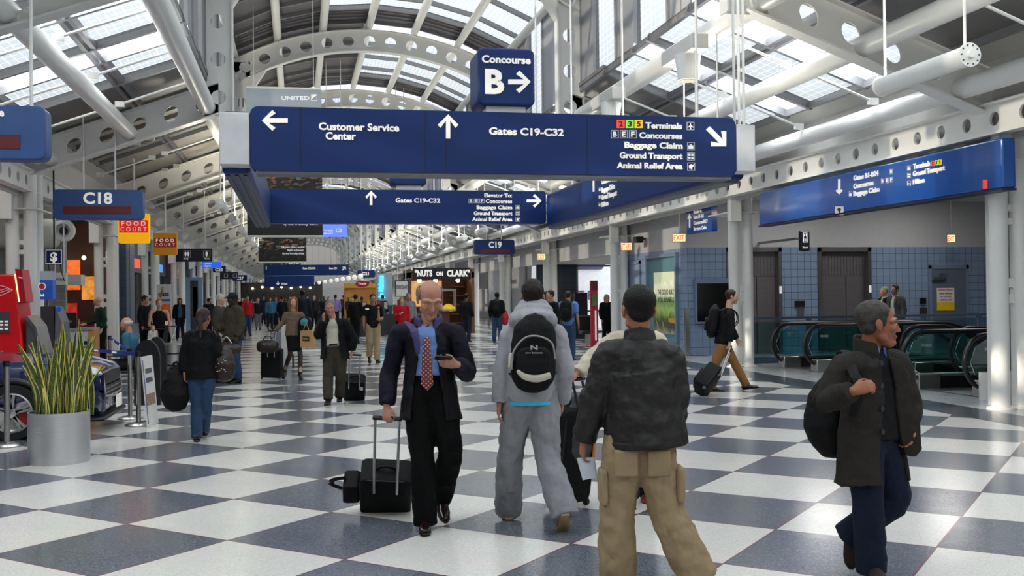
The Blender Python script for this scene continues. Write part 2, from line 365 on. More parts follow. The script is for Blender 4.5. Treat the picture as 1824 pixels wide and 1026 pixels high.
def aisle_bay(s, Y, parent, shut=False):
    G, C, D, B = MB(), MB(), MB(), MB()
    for r0, r1 in ((3.95, 5.4), (5.4, 7.12)):
        a = lambda r, y: V(CX+s*r, Y+y, az(r)); dv = a(r1, 0)-a(r0, 0)
        for y0, y1, t in (CELLS if not shut else []): pane(G if t == 'f' else C, a(r0, y0), V(0, y1-y0, 0), dv)
        for y0, y1 in (((0, .6), (7.2, BAY)) if not shut else ((0, BAY),)): D.prism([a(r0, y0), a(r0, y1), a(r1, y1), a(r1, y0)], (0, 0, .08))
        for y in (.6, 1.7, 2.6, 4.5, 5.4, 7.2): B.bar(a(r0, y)-UP*.03, a(r1, y)-UP*.03, .09, .14)
        for r in (r0+.06, r1-.06): B.bar(a(r, 0)-UP*.03, a(r, BAY)-UP*.03, .08, .12)
    E_ = MB(); E_.prism([V(CX+s*7.12, Y, az(7.12)), V(CX+s*7.12, Y+BAY, az(7.12)), V(CX+s*7.6, Y+BAY, az(7.6)), V(CX+s*7.6, Y, az(7.6))], (0, 0, .08)); E_.build('eave_strip', whitew, parent)
    if not shut: G.build('fritted_pane', frit, parent); C.build('clear_pane', clearg, parent)
    D.build('opaque_panel', mat('roof_panel_tan', '8a857c', .5, 0, .1, 2) if shut else mat('roof_panel_grey', '6d6a6a', .45, 0, .1, 2), parent); B.build('glazing_bar', mull, parent)
    # clerestory above the aisle roof
    G, D = MB(), MB(); x = CX+s*4.05; z0, z1 = az(3.95), 9.0
    for y0, y1, t in ((0, 1.0, 'd'), (1.0, 2.5, 'f'), (2.5, 3.6, 'd'), (3.6, 5.4, 'f'), (5.4, 6.5, 'd'), (6.5, 8.1, 'f'), (8.1, BAY, 'd')):
        if t == 'f': pane(G, (x, Y+y0, z0), V(0, y1-y0, 0), V(0, 0, z1-z0))
        else: D.box((x-.03, Y+y0, z0), (x+.03, Y+y1, z1))
        D.box((x-.07, Y+y0-.05, z0), (x+.07, Y+y0+.05, z1))
    G.build('fritted_pane', frit, parent); D.build('wall_panel', greyw, parent)
def vault_bay(Y, parent, dk):
    R = RA+1.0; G, C, D, B = MB(), MB(), MB(), MB(); N = 6; th = math.asin(4.05/R)
    p = lambda i, y: V(CX+R*math.sin(-th+2*th*i/N), Y+y, ZA+R*math.cos(-th+2*th*i/N))
    for i in range(N):
        dv = p(i+1, 0)-p(i, 0)
        for y0, y1, t in ((.2, 1.1, 'c'), (1.1, 2.9, 'f'), (2.9, 4.7, 'f'), (4.7, 6.5, 'f'), (6.5, 7.7, 'f')):
            if i in dk: D.prism([p(i, y0), p(i, y1), p(i+1, y1), p(i+1, y0)], (0, 0, .06)); continue
            pane(G if t == 'f' else C, p(i, y0), V(0, y1-y0, 0), dv)
        for y0, y1 in ((7.7, BAY+.2),): D.prism([p(i, y0), p(i, y1), p(i+1, y1), p(i+1, y0)], (0, 0, .06))
        for y in (.2, 1.1, 2.9, 4.7, 6.5, 7.7): B.bar(p(i, y)-UP*.04, p(i+1, y)-UP*.04, .1, .12)
        for y in (8.1, 8.45, 8.8): B.bar(p(i, y)-UP*.02, p(i+1, y)-UP*.02, .03, .05)
    G.build('fritted_pane', frit, parent); C.build('clear_pane', clearg, parent); D.build('opaque_panel', dgrey, parent); B.build('glazing_bar', mull, parent)
for k in range(-2, NB-1):
    vault_bay(Y0+BAY*k, ceil, (0, 1, 2) if k == 2 else (0, 1) if k in (1,) else (0,) if k > 2 else ())
    for s in (-1, 1): aisle_bay(s, Y0+BAY*k, ceil, s < 0 and k > 0)
    # rods bracing the purlins
    b = MB()
    for s in (-1, 1):
        for y in (2.0, 4.5, 7.0):
            Yk = Y0+BAY*k+y
            for r0, r1 in ((4.1, 5.35), (5.65, 6.85)):
                a, c = V(CX+s*r0, Yk, Rz(r0)+.36), V(CX+s*r1, Yk, Rz(r1)+.36); b.cyl(a, c, .022, n=8)
                for q in (a, c): b.cbox(q, (.16, .07, .1))
    b.build('brace_rod', white2, ceil, smooth=40)
Ya, Yb = Y0-BAY*2, Y0+BAY*(NB-1)
for s in (-1, 1):
    for r, q in ((3.98, .17), (5.5, .15), (7.0, .15)):
        p = MB(); p.cyl((CX+s*r, Ya, Rz(r)+.22), (CX+s*r, Yb if s > 0 or r < 4 else Y0+BAY, Rz(r)+.22), q, n=20); p.build('purlin', white2, ceil, smooth=40)
th = math.asin(4.05/(RA+1))
for i in range(7):
    a = -th+2*th*i/6; R = RA+.78; p = MB(); p.cyl((CX+R*math.sin(a), Ya, ZA+R*math.cos(a)), (CX+R*math.sin(a), Yb, ZA+R*math.cos(a)), .115, n=16); p.build('purlin', white2, ceil, smooth=40)
for x in (CX+7.6, CX-7.6):
    q = MB(); q.box((x-.04, Ya, 3.78), (x+.04, Yb, az(7.6)+.1)); q.build('eave_panel', whitew, ceil)
def roofz(x):
    r = abs(x-CX); return ZA+math.sqrt((RA+1)**2-r*r) if r < 4.0 else az(r)-.01 if r < 7.5 else 4.4
# soffits beyond the column lines
s1 = MB(); s1.box((9.75, -2, 4.22), (34, 27, 4.3)); s1.box((9.4, 27, 4.6), (15.7, 165, 4.7)); s1.build('soffit', whitew, ceil)
s1 = MB(); s1.box((-14, -12, 4.4), (-5.75, 165, 4.5)); s1.build('soffit', whitew, ceil)
# ---------------------------------------------------------------- right side: tiled lift wall, moving stairs, poster
def tile_mat(name, c, g, sz=.2):
    m = bpy.data.materials.new(name); m.use_nodes = True; n = m.node_tree.nodes; l = m.node_tree.links; p = n['Principled BSDF']
    ge = n.new('ShaderNodeNewGeometry'); sp = n.new('ShaderNodeSeparateXYZ'); l.new(ge.outputs['Position'], sp.inputs[0])
    def M(op, a, b):
        k = n.new('ShaderNodeMath'); k.operation = op
        for i, x in enumerate((a, b)):
            if isinstance(x, (int, float)): k.inputs[i].default_value = x
            else: l.new(x, k.inputs[i])
        return k.outputs[0]
    h = M('ADD', sp.outputs['X'], sp.outputs['Y'])
    f = M('MAXIMUM', M('LESS_THAN', M('FRACT', M('DIVIDE', h, sz), 0), .05), M('LESS_THAN', M('FRACT', M('DIVIDE', sp.outputs['Z'], sz*1.05), 0), .05))
    v = n.new('ShaderNodeTexNoise'); v.inputs['Scale'].default_value = 3; l.new(ge.outputs['Position'], v.inputs['Vector'])
    a = n.new('ShaderNodeMix'); a.data_type = 'RGBA'; l.new(v.outputs['Fac'], a.inputs['Factor']); C = lin(c); a.inputs['A'].default_value = tuple(x*.85 for x in C[:3])+(1,); a.inputs['B'].default_value = tuple(x*1.12 for x in C[:3])+(1,)
    x = n.new('ShaderNodeMix'); x.data_type = 'RGBA'; l.new(f, x.inputs['Factor']); l.new(a.outputs['Result'], x.inputs['A']); x.inputs['B'].default_value = lin(g)
    l.new(x.outputs['Result'], p.inputs['Base Color']); p.inputs['Roughness'].default_value = .3; return m
btile = tile_mat('blue_glazed_block', '7f93ad', '2f363f')
dtile = tile_mat('navy_block', '2a3648', '10151c', .3)
bronze = mat('lift_door_steel', '7d787a', .32, .5, .1, 2, stretch=(1, 1, 8))
framem = mat('door_frame_steel', '8f8f90', .3, .9)
bluep = mat('blue_grey_paint', '6f8098', .45)
navy = mat('sign_blue', '0d2b62', .42, 0, .03, 2, spec=.3)
navyd = mat('sign_edge_dark', '131c30', .4)
letw = mat('sign_white', 'ece8e0', .5, 0, .01, emit=.25)
redlit = mat('lit_red', 'ff5a2a', .5, emit=1.3); litcream = mat('lit_cream', 'ffd0a0', .5, emit=1.0)
WY, WX = 26.3, 10.28
q = MB()
LX = [(11.42, 13.03), (14.11, 15.73)]                       # lift openings
xs = [WX, 11.42, 13.03, 14.11, 15.73, 20.2]
for a, b in zip(xs, xs[1:]):
    if (a, b) in LX: continue
    q.box((a, WY, 0), (b, WY+.3, 2.92))
q.box((WX, WY+.3, 0), (WX+.3, 32.4, 2.92)); q.build('wall_right', btile, kind='structure')
q = MB(); q.box((WX, WY, 2.92), (20.2, WY+.3, 4.3)); q.box((WX, WY+.3, 2.92), (WX+.3, 32.4, 4.7)); q.build('wall_right_upper', mat('upper_wall_paint', 'b4b4b6', .6, 0, .03), kind='structure')
q = MB(); q.box((20.2, 2, -.0), (20.5, WY+.3, 4.3)); q.build('wall_right_far', mat('dim_wall', '5c5d63', .6), kind='structure')
for n, (a, b) in enumerate(LX):
    d = struct('door_%d' % (n+1), (0, 0, 0)); p = MB()
    p.box((a, WY-.03, 0), (a+.1, WY+.25, 2.92)); p.box((b-.1, WY-.03, 0), (b, WY+.25, 2.92)); p.box((a, WY-.03, 2.8), (b, WY+.25, 2.92)); p.build('door_frame', framem, d)
    p = MB(); p.box((a+.1, WY+.2, 2.13), (b-.1, WY+.24, 2.8))
    for i in range(15): p.box((a+.14+i*.095, WY+.185, 2.16), (a+.2+i*.095, WY+.2, 2.77))
    p.build('transom', bronze, d)
    mx = (a+b)/2+.15
    p = MB(); p.box((a+.1, WY+.2, 0), (mx-.01, WY+.25, 2.12)); p.build('door_leaf', bronze, d)
    p = MB(); p.box((mx+.01, WY+.2, 0), (b-.1, WY+.25, 2.12)); p.build('door_leaf', bronze, d)
    p = MB(); p.box((b-.09, WY-.045, 1.65), (b-.02, WY-.03, 1.85)); p.build('floor_indicator', letw, d)
    p = MB(); p.box((a, WY+.26, 0), (b, WY+.3, 2.9)); p.build('lift_shaft', blackp, d)
# service door
d = struct('door_3'); p = MB(); p.box((17.6, WY-.02, 0), (18.7, WY, 2.3)); p.build('door_leaf', mat('door_blue_grey', '5e6878', .45), d)
p = MB(); p.box((17.52, WY-.04, 0), (17.6, WY, 2.4)); p.box((18.7, WY-.04, 0), (18.78, WY, 2.4)); p.box((17.52, WY-.04, 2.3), (18.78, WY, 2.4)); p.build('door_frame', bluep, d)
p = MB(); p.box((17.6, WY-.12, 1.98), (17.95, WY-.02, 2.06)); p.box((17.85, WY-.16, 2.06), (18.0, WY-.02, 2.16)); p.build('door_closer', chrome, d)
d = struct('door_4'); p = MB(); p.box((WX-.02, 30.2, 0), (WX, 31.25, 2.6)); p.build('door_leaf', mat('door_pale_blue', '8797ad', .4), d)
p = MB(); p.box((WX-.05, 30.1, 0), (WX, 30.2, 2.7)); p.box((WX-.05, 31.25, 0), (WX, 31.35, 2.7)); p.box((WX-.05, 30.1, 2.6), (WX, 31.35, 2.7)); p.build('door_frame', bluep, d)
p = MB(); p.box((WX-.08, WY-.06, 0), (WX+.02, WY+.06, 1.28)); p.thing('corner_guard', 'steel corner guard standing at the blue tiled corner', 'corner guard', chrome)
# screen on the tiled corner
a = onY(1240, 505, WY-.03); b = onY(1240, 573, WY-.03)
t = thing('wall_screen', 'black switched-off screen on the blue tiled wall behind the walking man with suitcase', 'screen', (a[0]+.45, WY-.05, b[2]))
p = MB(); p.box((a[0], WY-.08, b[2]), (a[0]+.95, WY-.01, a[2])); p.build('panel', mat('screen_black', '08090b', .12), t)
p = MB(); p.box((a[0]-.05, WY-.1, a[2]), (a[0]+1, WY, a[2]+.13)); p.box((a[0]-.04, WY-.09, b[2]-.04), (a[0]+1, WY, b[2])); p.box((a[0]-.05, WY-.09, b[2]), (a[0], WY, a[2])); p.build('casing', bluep, t)
# call station and small wall boxes
def wallbox(p0, p1, name, label, cat, m, dy=.06, Y=WY):
    a, b = onY(*p0, Y-dy), onY(*p1, Y-dy); k = MB(); k.box((a[0], Y-dy, b[2]), (b[0], Y, a[2])); return k.thing(name, label, cat, m)
t = wallbox((1417, 536), (1434, 546), 'display_box', 'small black lift position display on blue tiles between the lift doors', 'display', blackp, .06)
t = wallbox((1420, 547), (1432, 563), 'call_panel', 'steel lift call button plate under the small black display', 'call panel', chrome, .03)
t = wallbox((1641, 531), (1650, 541), 'wall_phone', 'dark wall phone on blue tiles left of the service door', 'phone', blackp, .09)
t = wallbox((1641, 548), (1652, 562), 'meter_box', 'dark box below the wall phone on blue tiles', 'box', mat('dark_grey_box', '2a2c30', .5), .09)
t = wallbox((1656, 532), (1663, 540), 'small_notice', 'tiny square notice right of the wall phone', 'notice', letw, .01)
# warning notice on the service door
a, b = onY(1669, 513, WY-.035), onY(1700, 553, WY-.035)
t = thing('warning_notice', 'white and yellow warning notice on the grey service door', 'notice', (a[0], WY-.035, b[2]))
zm = b[2]+(a[2]-b[2])*.37; p = MB(); p.box((a[0], WY-.04, zm), (b[0], WY-.022, a[2])); p.build('sheet', mat('paper_white', 'dcdad4', .6), t)
p = MB(); p.box((a[0], WY-.04, b[2]), (b[0], WY-.022, zm)); p.build('yellow_sheet', mat('paper_yellow', 'e8bd1c', .6), t, label='yellow lower sheet')
p = MB(); W = b[0]-a[0]; H = a[2]-zm
lettering(p, 'AUTHORIZED ACCESS ONLY', (a[0]+.03, WY-.042, a[2]-H*.2), (b[0]-.03, WY-.042, a[2]-H*.2), (0, 0, H*.13), .003, .01); p.build('red_lettering', mat('ink_red', 'b3252c', .6), t); p = MB()
lettering(p, 'ALARM WILL SOUND', (a[0]+.06, WY-.042, zm+H*.1), (b[0]-.06, WY-.042, zm+H*.1), (0, 0, H*.12), .003, .01); p.build('red_lettering', mat('ink_red', 'b3252c', .6), t)
p = MB(); lettering(p, 'AIRPORT PERSONNEL', (a[0]+.06, WY-.042, a[2]-H*.45), (b[0]-.06, WY-.042, a[2]-H*.45), (0, 0, H*.1), .003, .01); p.build('lettering', mat('ink_black', '1b1b1d', .6), t); p = MB(); lettering(p, 'USE YOUR BADGE', (a[0]+.1, WY-.042, a[2]-H*.65), (b[0]-.1, WY-.042, a[2]-H*.65), (0, 0, H*.1), .003, .01); p.build('lettering', mat('ink_black', '1b1b1d', .6), t)
# advertising case "the cloud built for business"
y0, y1 = 27.0, 29.35; z0, z1 = .42, 2.72
t = thing('poster_case', 'lit advertising case about the cloud for business on the tiled wall', 'poster', (WX, 28.2, z0))
p = MB(); X = WX
for lo, hi in (((X-.1, y0-.1, z0-.1), (X, y0, z1+.1)), ((X-.1, y1, z0-.1), (X, y1+.1, z1+.1)), ((X-.1, y0, z0-.1), (X, y1, z0)), ((X-.1, y0, z1), (X, y1, z1+.1))): p.box(lo, hi)
p.build('case_frame', bluep, t)
p = MB(); p.box((X-.02, y0, z0), (X-.005, y1, z1)); p.build('backing', mat('case_teal', '5b8890', .4), t)
def poster_mat():
    m = bpy.data.materials.new('city_park_print'); m.use_nodes = True; n = m.node_tree.nodes; l = m.node_tree.links; p = n['Principled BSDF']
    ge = n.new('ShaderNodeNewGeometry'); mp = n.new('ShaderNodeMapping'); mp.inputs['Scale'].default_value = (1, 7, 2.2); l.new(ge.outputs['Position'], mp.inputs[0])
    nz = n.new('ShaderNodeTexNoise'); nz.inputs['Scale'].default_value = 1.6; nz.inputs['Detail'].default_value = 6; l.new(mp.outputs[0], nz.inputs['Vector'])
    sp = n.new('ShaderNodeSeparateXYZ'); l.new(ge.outputs['Position'], sp.inputs[0])
    mr = n.new('ShaderNodeMapRange'); mr.inputs['From Min'].default_value = .45; mr.inputs['From Max'].default_value = 2.35; l.new(sp.outputs['Z'], mr.inputs['Value'])
    ad = n.new('ShaderNodeMath'); ad.operation = 'MULTIPLY_ADD'; l.new(nz.outputs['Fac'], ad.inputs[0]); ad.inputs[1].default_value = .34; l.new(mr.outputs[0], ad.inputs[2])
    r = n.new('ShaderNodeValToRGB'); l.new(ad.outputs[0], r.inputs[0]); e = r.color_ramp.elements
    cs = [(.1, '8a8c88'), (.28, '565a50'), (.36, '1c2218'), (.46, '3d5226'), (.58, '7f9650'), (.68, '4f6a3a'), (.8, 'c3c9a0'), (.95, 'd9d6b8'), (1.0, 'b9bf9a')]
    e[0].position, e[0].color = cs[0][0], lin(cs[0][1]); e[1].position, e[1].color = cs[-1][0], lin(cs[-1][1])
    for a, c in cs[1:-1]: k = e.new(a); k.color = lin(c)
    l.new(r.outputs[0], p.inputs['Base Color']); l.new(r.outputs[0], p.inputs['Emission Color']); p.inputs['Emission Strength'].default_value = .45; p.inputs['Roughness'].default_value = .3
    return m
p = MB(); p.box((X-.04, y0+.0, z0+.12), (X-.02, y1-.5, z1-.42)); p.build('print', poster_mat(), t)
p = MB(); ye = y1-.5
lettering(p, 'THE CLOUD BUILT', (X-.042, ye-.35, 1.66), (X-.042, y0+.2, 1.66), (0, 0, .14), .004, .005); p.build('lettering', mat('ink_black', '1b1b1d', .6), t); p = MB(); lettering(p, 'FOR BUSINESS', (X-.042, ye-.42, 1.44), (X-.042, y0+.25, 1.44), (0, 0, .14), .004, .005); p.build('lettering', mat('ink_black', '1b1b1d', .6), t)
p = MB(); p.prism([(X-.043, y0+.05, .85), (X-.043, y0+.6, .88), (X-.043, y0+.65, .98), (X-.043, y0+.2, 1.02)], (.01, 0, 0)); p.build('yellow_cab', mat('cab_yellow', 'd9a516', .5), t, label='yellow taxi shape on the print')
p = MB()
for yy in (.9, 1.4): p.prism([(X-.043, y0+yy, z0+.13), (X-.043, y0+yy+.06, z0+.13), (X-.043, y0+yy+.28, z0+.48), (X-.043, y0+yy+.25, z0+.48)], (.01, 0, 0))
p.build('lane_line', mat('lane_yellow', 'd9b23a', .5), t)
# lit signs
def lit_sign(text, x0, y0, x1, y1, d, label):
    a, b = at(x0, y0, d), at(x1, y1, d); n = nrm(-ray((x0+x1)/2, 513)*V(1, 1, 0)); r = V(-n[1], n[0], 0)*1.0
    c = (a+b)/2; w = abs((b-a)@r); h = abs(a[2]-b[2]); t = thing('exit_sign' if text == 'EXIT' else 'stairs_sign', label, 'sign', (c[0], c[1], c[2]-h/2), 'lit red letter signs')
    p = MB(); p.cbox(c-n*.05, (w, .1, h), (r, n, UP)); p.build('housing', chrome, t, bevel=.01)
    p = MB(); p.cbox(c+n*.003, (w*.9, .01, h*.84), (r, n, UP)); p.build('face', litcream, t)
    p = MB(); lettering(p, text, c+n*.01-r*w*.4-UP*h*.3, c+n*.01+r*w*.4-UP*h*.3, UP*h*.6, .006, .03); p.build('lettering', redlit, t)
    p = MB(); p.cyl(c-n*.05+UP*h/2, V(*(c-n*.05)[:2], 4.62 if c[1] > 27 else 4.25), .015, n=8); p.build('bracket', chrome, t)
lit_sign('EXIT', 1197, 416, 1222, 431, 27.6, 'lit exit sign above the corner of the poster case')
lit_sign('STAIRS', 1106, 432, 1126, 446, 31.5, 'lit stairs sign high on the white wall')
lit_sign('EXIT', 957, 452, 972, 463, 41, 'small lit exit sign beside the navy tiled alcove')
lit_sign('EXIT', 1687, 418, 1702, 432, 28.6, 'lit exit sign above the grey service door')
p = MB(); c = at(1137, 427, 31); p.cbox(c, (.22, .3, .18)); p.cyl(c, c+V(.3, .1, .05), .03); p.thing('camera_box', 'small dark surveillance camera on the white wall right of the stairs sign', 'camera', blackp)
# lift pictogram sign hanging
a, b = at(1425, 411, 26.2), at(1445, 447, 26.2)
t = thing('lift_sign', 'narrow navy hanging sign with a lift pictogram between the lifts', 'sign', (a[0], a[1], b[2])); p = MB(); w, h = b[0]-a[0], a[2]-b[2]
p.box((a[0], a[1], b[2]), (b[0], a[1]+.1, a[2])); p.build('panel', navyd, t, bevel=.03)
p = MB(); y = a[1]-.005; x0, x1 = a[0]+w*.28, a[0]+w*.72
for lo, hi in (((x0, .42), (x0+.02, .9)), ((x1-.02, .42), (x1, .9)), ((x0, .42), (x1, .44)), ((x0, .88), (x1, .9))): p.box((lo[0], y-.008, b[2]+h*lo[1]), (hi[0], y+.006, b[2]+h*hi[1]))
for k in (.33, .5, .67): p.box((a[0]+w*k-.012, y-.008, b[2]+h*.48), (a[0]+w*k+.012, y+.006, b[2]+h*.62)); 
p.prism([(a[0]+w*.34, y-.008, b[2]+h*.72), (a[0]+w*.48, y-.008, b[2]+h*.72), (a[0]+w*.41, y-.008, b[2]+h*.84)], (0, .012, 0)); p.prism([(a[0]+w*.52, y-.008, b[2]+h*.84), (a[0]+w*.66, y-.008, b[2]+h*.84), (a[0]+w*.59, y-.008, b[2]+h*.72)], (0, .012, 0))
lettering(p, 'Elevator', (a[0]+w*.24, y-.002, b[2]+h*.14), (a[0]+w*.76, y-.002, b[2]+h*.14), (0, 0, h*.09), .006, .02); p.build('pictogram', letw, t)
p = MB(); p.bar((a[0]-.12, a[1]+.05, b[2]+h*.6), (a[0], a[1]+.05, b[2]+h*.6), .04, .06); p.bar((a[0]-.12, a[1]+.05, b[2]+h*.6), (a[0]-.12, WY, b[2]+h*.6), .04, .06); p.build('bracket', framem, t)
# railing in front of the lifts
railb = mat('rail_blue_steel', '4f6378', .4, .3); teal = bpy.data.materials.new('teal_glass'); teal.use_nodes = True
tn = teal.node_tree.nodes; tl = teal.node_tree.links; tn.clear(); g1 = tn.new('ShaderNodeBsdfTransparent'); g1.inputs[0].default_value = (.68, .86, .86, 1); g2 = tn.new('ShaderNodeBsdfGlossy'); g2.inputs['Roughness'].default_value = .03
gm = tn.new('ShaderNodeMixShader'); fr = tn.new('ShaderNodeFresnel'); tl.new(fr.outputs[0], gm.inputs[0]); tl.new(g1.outputs[0], gm.inputs[1]); tl.new(g2.outputs[0], gm.inputs[2]); go = tn.new('ShaderNodeOutputMaterial'); tl.new(gm.outputs[0], go.inputs[0])
t = thing('railing', 'blue steel railing with glass panels between the moving stairs and lifts', 'railing', (10.6, 23.1, 0)); p = MB()
p.bar((10.55, 23.1, 1.07), (20.1, 23.1, 1.07), .07, .06); p.bar((10.55, 23.1, .98), (20.1, 23.1, .98), .03, .03); p.build('top_rail', railb, t)
for i in range(7):
    x = 10.58+i*1.55; p = MB(); p.box((x-.05, 23.06, 0), (x+.05, 23.14, 1.05)); p.build('post', railb, t)
    if i < 6: p = MB(); p.box((x+.08, 23.09, .12), (x+1.47, 23.11, .95)); p.build('glass_panel', teal, t)
p = MB(); p.box((10.3, 22.9, 0), (20.1, 23.3, .12)); p.build('kerb', railb, t)
# moving stairs
rubber = mat('handrail_rubber', '0b0b0c', .3, spec=.6)
def escalator(ya, yb, label, xn, run=3.4):
    t = thing('escalator', label, 'escalator', (xn, (ya+yb)/2, 0), 'moving stairs going down'); XT = xn+run; sl = math.tan(math.radians(30)); XE = XT+5
    for k, y in enumerate((ya, yb)):
        xs0 = xn+(.1 if k == 0 else 0); R = .43; zc = .55
        pts = [V(xs0+.36, y, .14), V(xs0+.16, y, .17)]+[V(xs0+R-.08-R*math.sin(a)*1.0, y, zc+R*math.cos(a)*-1) for a in np.linspace(.5, PI, 14)]
        pts += [V(XT-.5, y, .98), V(XT, y, .97), V(XT+.4, y, .86), V(XT+.8, y, .86-.4*sl-.02), V(XE, y, .86-.4*sl-.02-(XE-XT-.8)*sl)]
        p = MB(); p.tube(pts, .042, 10); p.build('handrail', rubber, t, smooth=50)
        low = [(xs0+.25, .26), (XT+.1, .26), (XE, .26-(XE-XT-.1)*sl)]; up = [(xs0+.16, .5), (xs0+.35, .95), (XT-.5, .96), (XT+.4, .83), (XE, .83-(XE-XT-.4)*sl)]
        p = MB(); P = low[::-1]+up if False else [(xs0+.25, .26), (XT+.1, .26), (XE, .26-(XE-XT-.1)*sl), (XE, .83-(XE-XT-.4)*sl), (XT+.4, .83), (XT-.3, .95), (xs0+.4, .95), (xs0+.12, .8), (xs0+.02, .55), (xs0+.1, .36)]
        p.prism([(x, y-.006, z) for x, z in P], (0, .012, 0)); p.build('glass_panel', teal, t)
        p = MB(); p.prism([(xs0+.55, y-.12, 0), (XT+.1, y-.12, 0), (XE, y-.12, -(XE-XT-.1)*sl), (XE, y-.12, .22-(XE-XT-.1)*sl), (XT+.1, y-.12, .22), (xs0+.55, y-.12, .22)], (0, .24, 0)); p.build('skirt', blackp, t)
        p = MB(); p.prism([(xs0+.5, y-.14, .22), (XT+.1, y-.14, .22), (XE, y-.14, .22-(XE-XT-.1)*sl), (XE, y-.14, .26-(XE-XT-.1)*sl), (XT+.1, y-.14, .26), (xs0+.5, y-.14, .26)], (0, .28, 0)); p.build('deck', chrome, t)
        p = MB(); p.box((xs0+.14, y-.14, 0), (xs0+.56, y+.14, .26)); p.build('newel_base', chrome, t, bevel=.02)
        p = MB(); p.box((xs0+.35, y-.02, .72), (xs0+.47, y+.1, .77)); p.build('guide_shoe', chrome, t)
    p = MB(); p.box((xn+.2, ya+.14, 0), (XT-.6, yb-.14, .02)); p.build('comb_plate', framem, t)
    p = MB(); x, z = XT-.6, .0
    for i in range(14): p.box((x, ya+.15, z-.3), (x+.4, yb-.15, z)); x += .4; z -= .23
    p.build('steps', mat('step_metal', '55565a', .4, .7), t)
escalator(20.15, 21.45, 'farther moving stairs with black handrails in front of the lift railing', 10.45)
escalator(14.5, 16.05, 'nearer moving stairs with black handrails behind the man in the wool coat', 10.25)
escalator(17.25, 18.7, 'middle moving stairs between the two others, set back, carrying a man down', 11.9, .9)
# plinth by the near column
p = MB(); p.box((10.3, 13.2, 0), (12.2, 14.2, .42)); p.thing('plinth', 'low white plinth beside the nearest white tube column', 'plinth', whitew)
clearg2 = clearg
# walls further on, on the shop side
a, b = onY(957, 520, 44)[0], onY(1027, 520, 44)[0]
q = MB(); q.box((a, 44, 0), (b, 44.2, 3.0)); q.build('wall_navy', dtile, kind='structure')
q = MB(); q.box((WX, 32.4, 3.0), (WX+.3, 60, 4.7)); q.build('wall_fascia', mat('upper_wall_paint', 'a6a6aa', .6), kind='structure'); q = MB(); q.box((15.5, 32.4, 0), (15.7, 44, 3.0)); q.box((WX+.3, 32.4, 0), (15.5, 32.6, 3.0)); q.build('wall_lounge', mat('upper_wall_paint', 'a6a6aa', .6), kind='structure'); q = MB(); q.box((14, 60, 0), (14.3, 165, 4.7)); q.build('wall_shop_side', mat('upper_wall_paint', 'a6a6aa', .6), kind='structure')
q = MB(); q.box((WX+.3, 32.4, 3.0), (15.7, 44, 3.1)); q.build('ceiling_lounge', whitew, kind='structure')
w1 = struct('window_1'); q = MB(); x0, x1 = b, 15.4
for x in (x0, (x0+x1)/2, x1-.08): q.box((x, 44, 0), (x+.08, 44.15, 3))
for z in (.0, .9, 2.9): q.box((x0, 44, z), (x1, 44.15, z+.08))
q.build('window_frame', mull, w1); q = MB(); pane(q, (x0, 44.1, 0), V(x1-x0, 0, 0), V(0, 0, 3)); q.build('window_glass', clearg2, w1)
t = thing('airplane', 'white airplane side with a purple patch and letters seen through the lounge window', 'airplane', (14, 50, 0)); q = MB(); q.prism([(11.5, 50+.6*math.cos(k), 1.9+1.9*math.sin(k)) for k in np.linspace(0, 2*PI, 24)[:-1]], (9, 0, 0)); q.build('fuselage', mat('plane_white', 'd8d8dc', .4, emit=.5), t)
q = MB(); q.prism([(x, 49.3, z) for x, z in ((12.9, 2.9), (14.8, 2.9), (15.6, 4.0), (13.9, 4.0))], (0, .1, 0)); q.build('tail_patch', mat('plane_purple', '6a6490', .4), t); q = MB(); lettering(q, 'T E', onY(1029, 533, 49.3), onY(1056, 533, 49.3), UP*.42, .02, .03); q.build('lettering', mat('plane_purple', '6a6490', .4), t)
# grey roller shade of the gate lounge
t = thing('roller_shade', 'big grey roller shade beside the small exit sign', 'shade', (WX+.1, 50.5, .75)); q = MB(); q.box((WX-.06, 46.2, .75), (WX-.02, 55.5, 3.0)); q.build('fabric', mat('shade_grey', '8c8c90', .8), t)
for y in (46.0, 55.5): q = MB(); q.box((WX-.1, y, 0), (WX, y+.2, 2.99)); q.build('side_post', mat('shade_post', '55534f', .5), t)
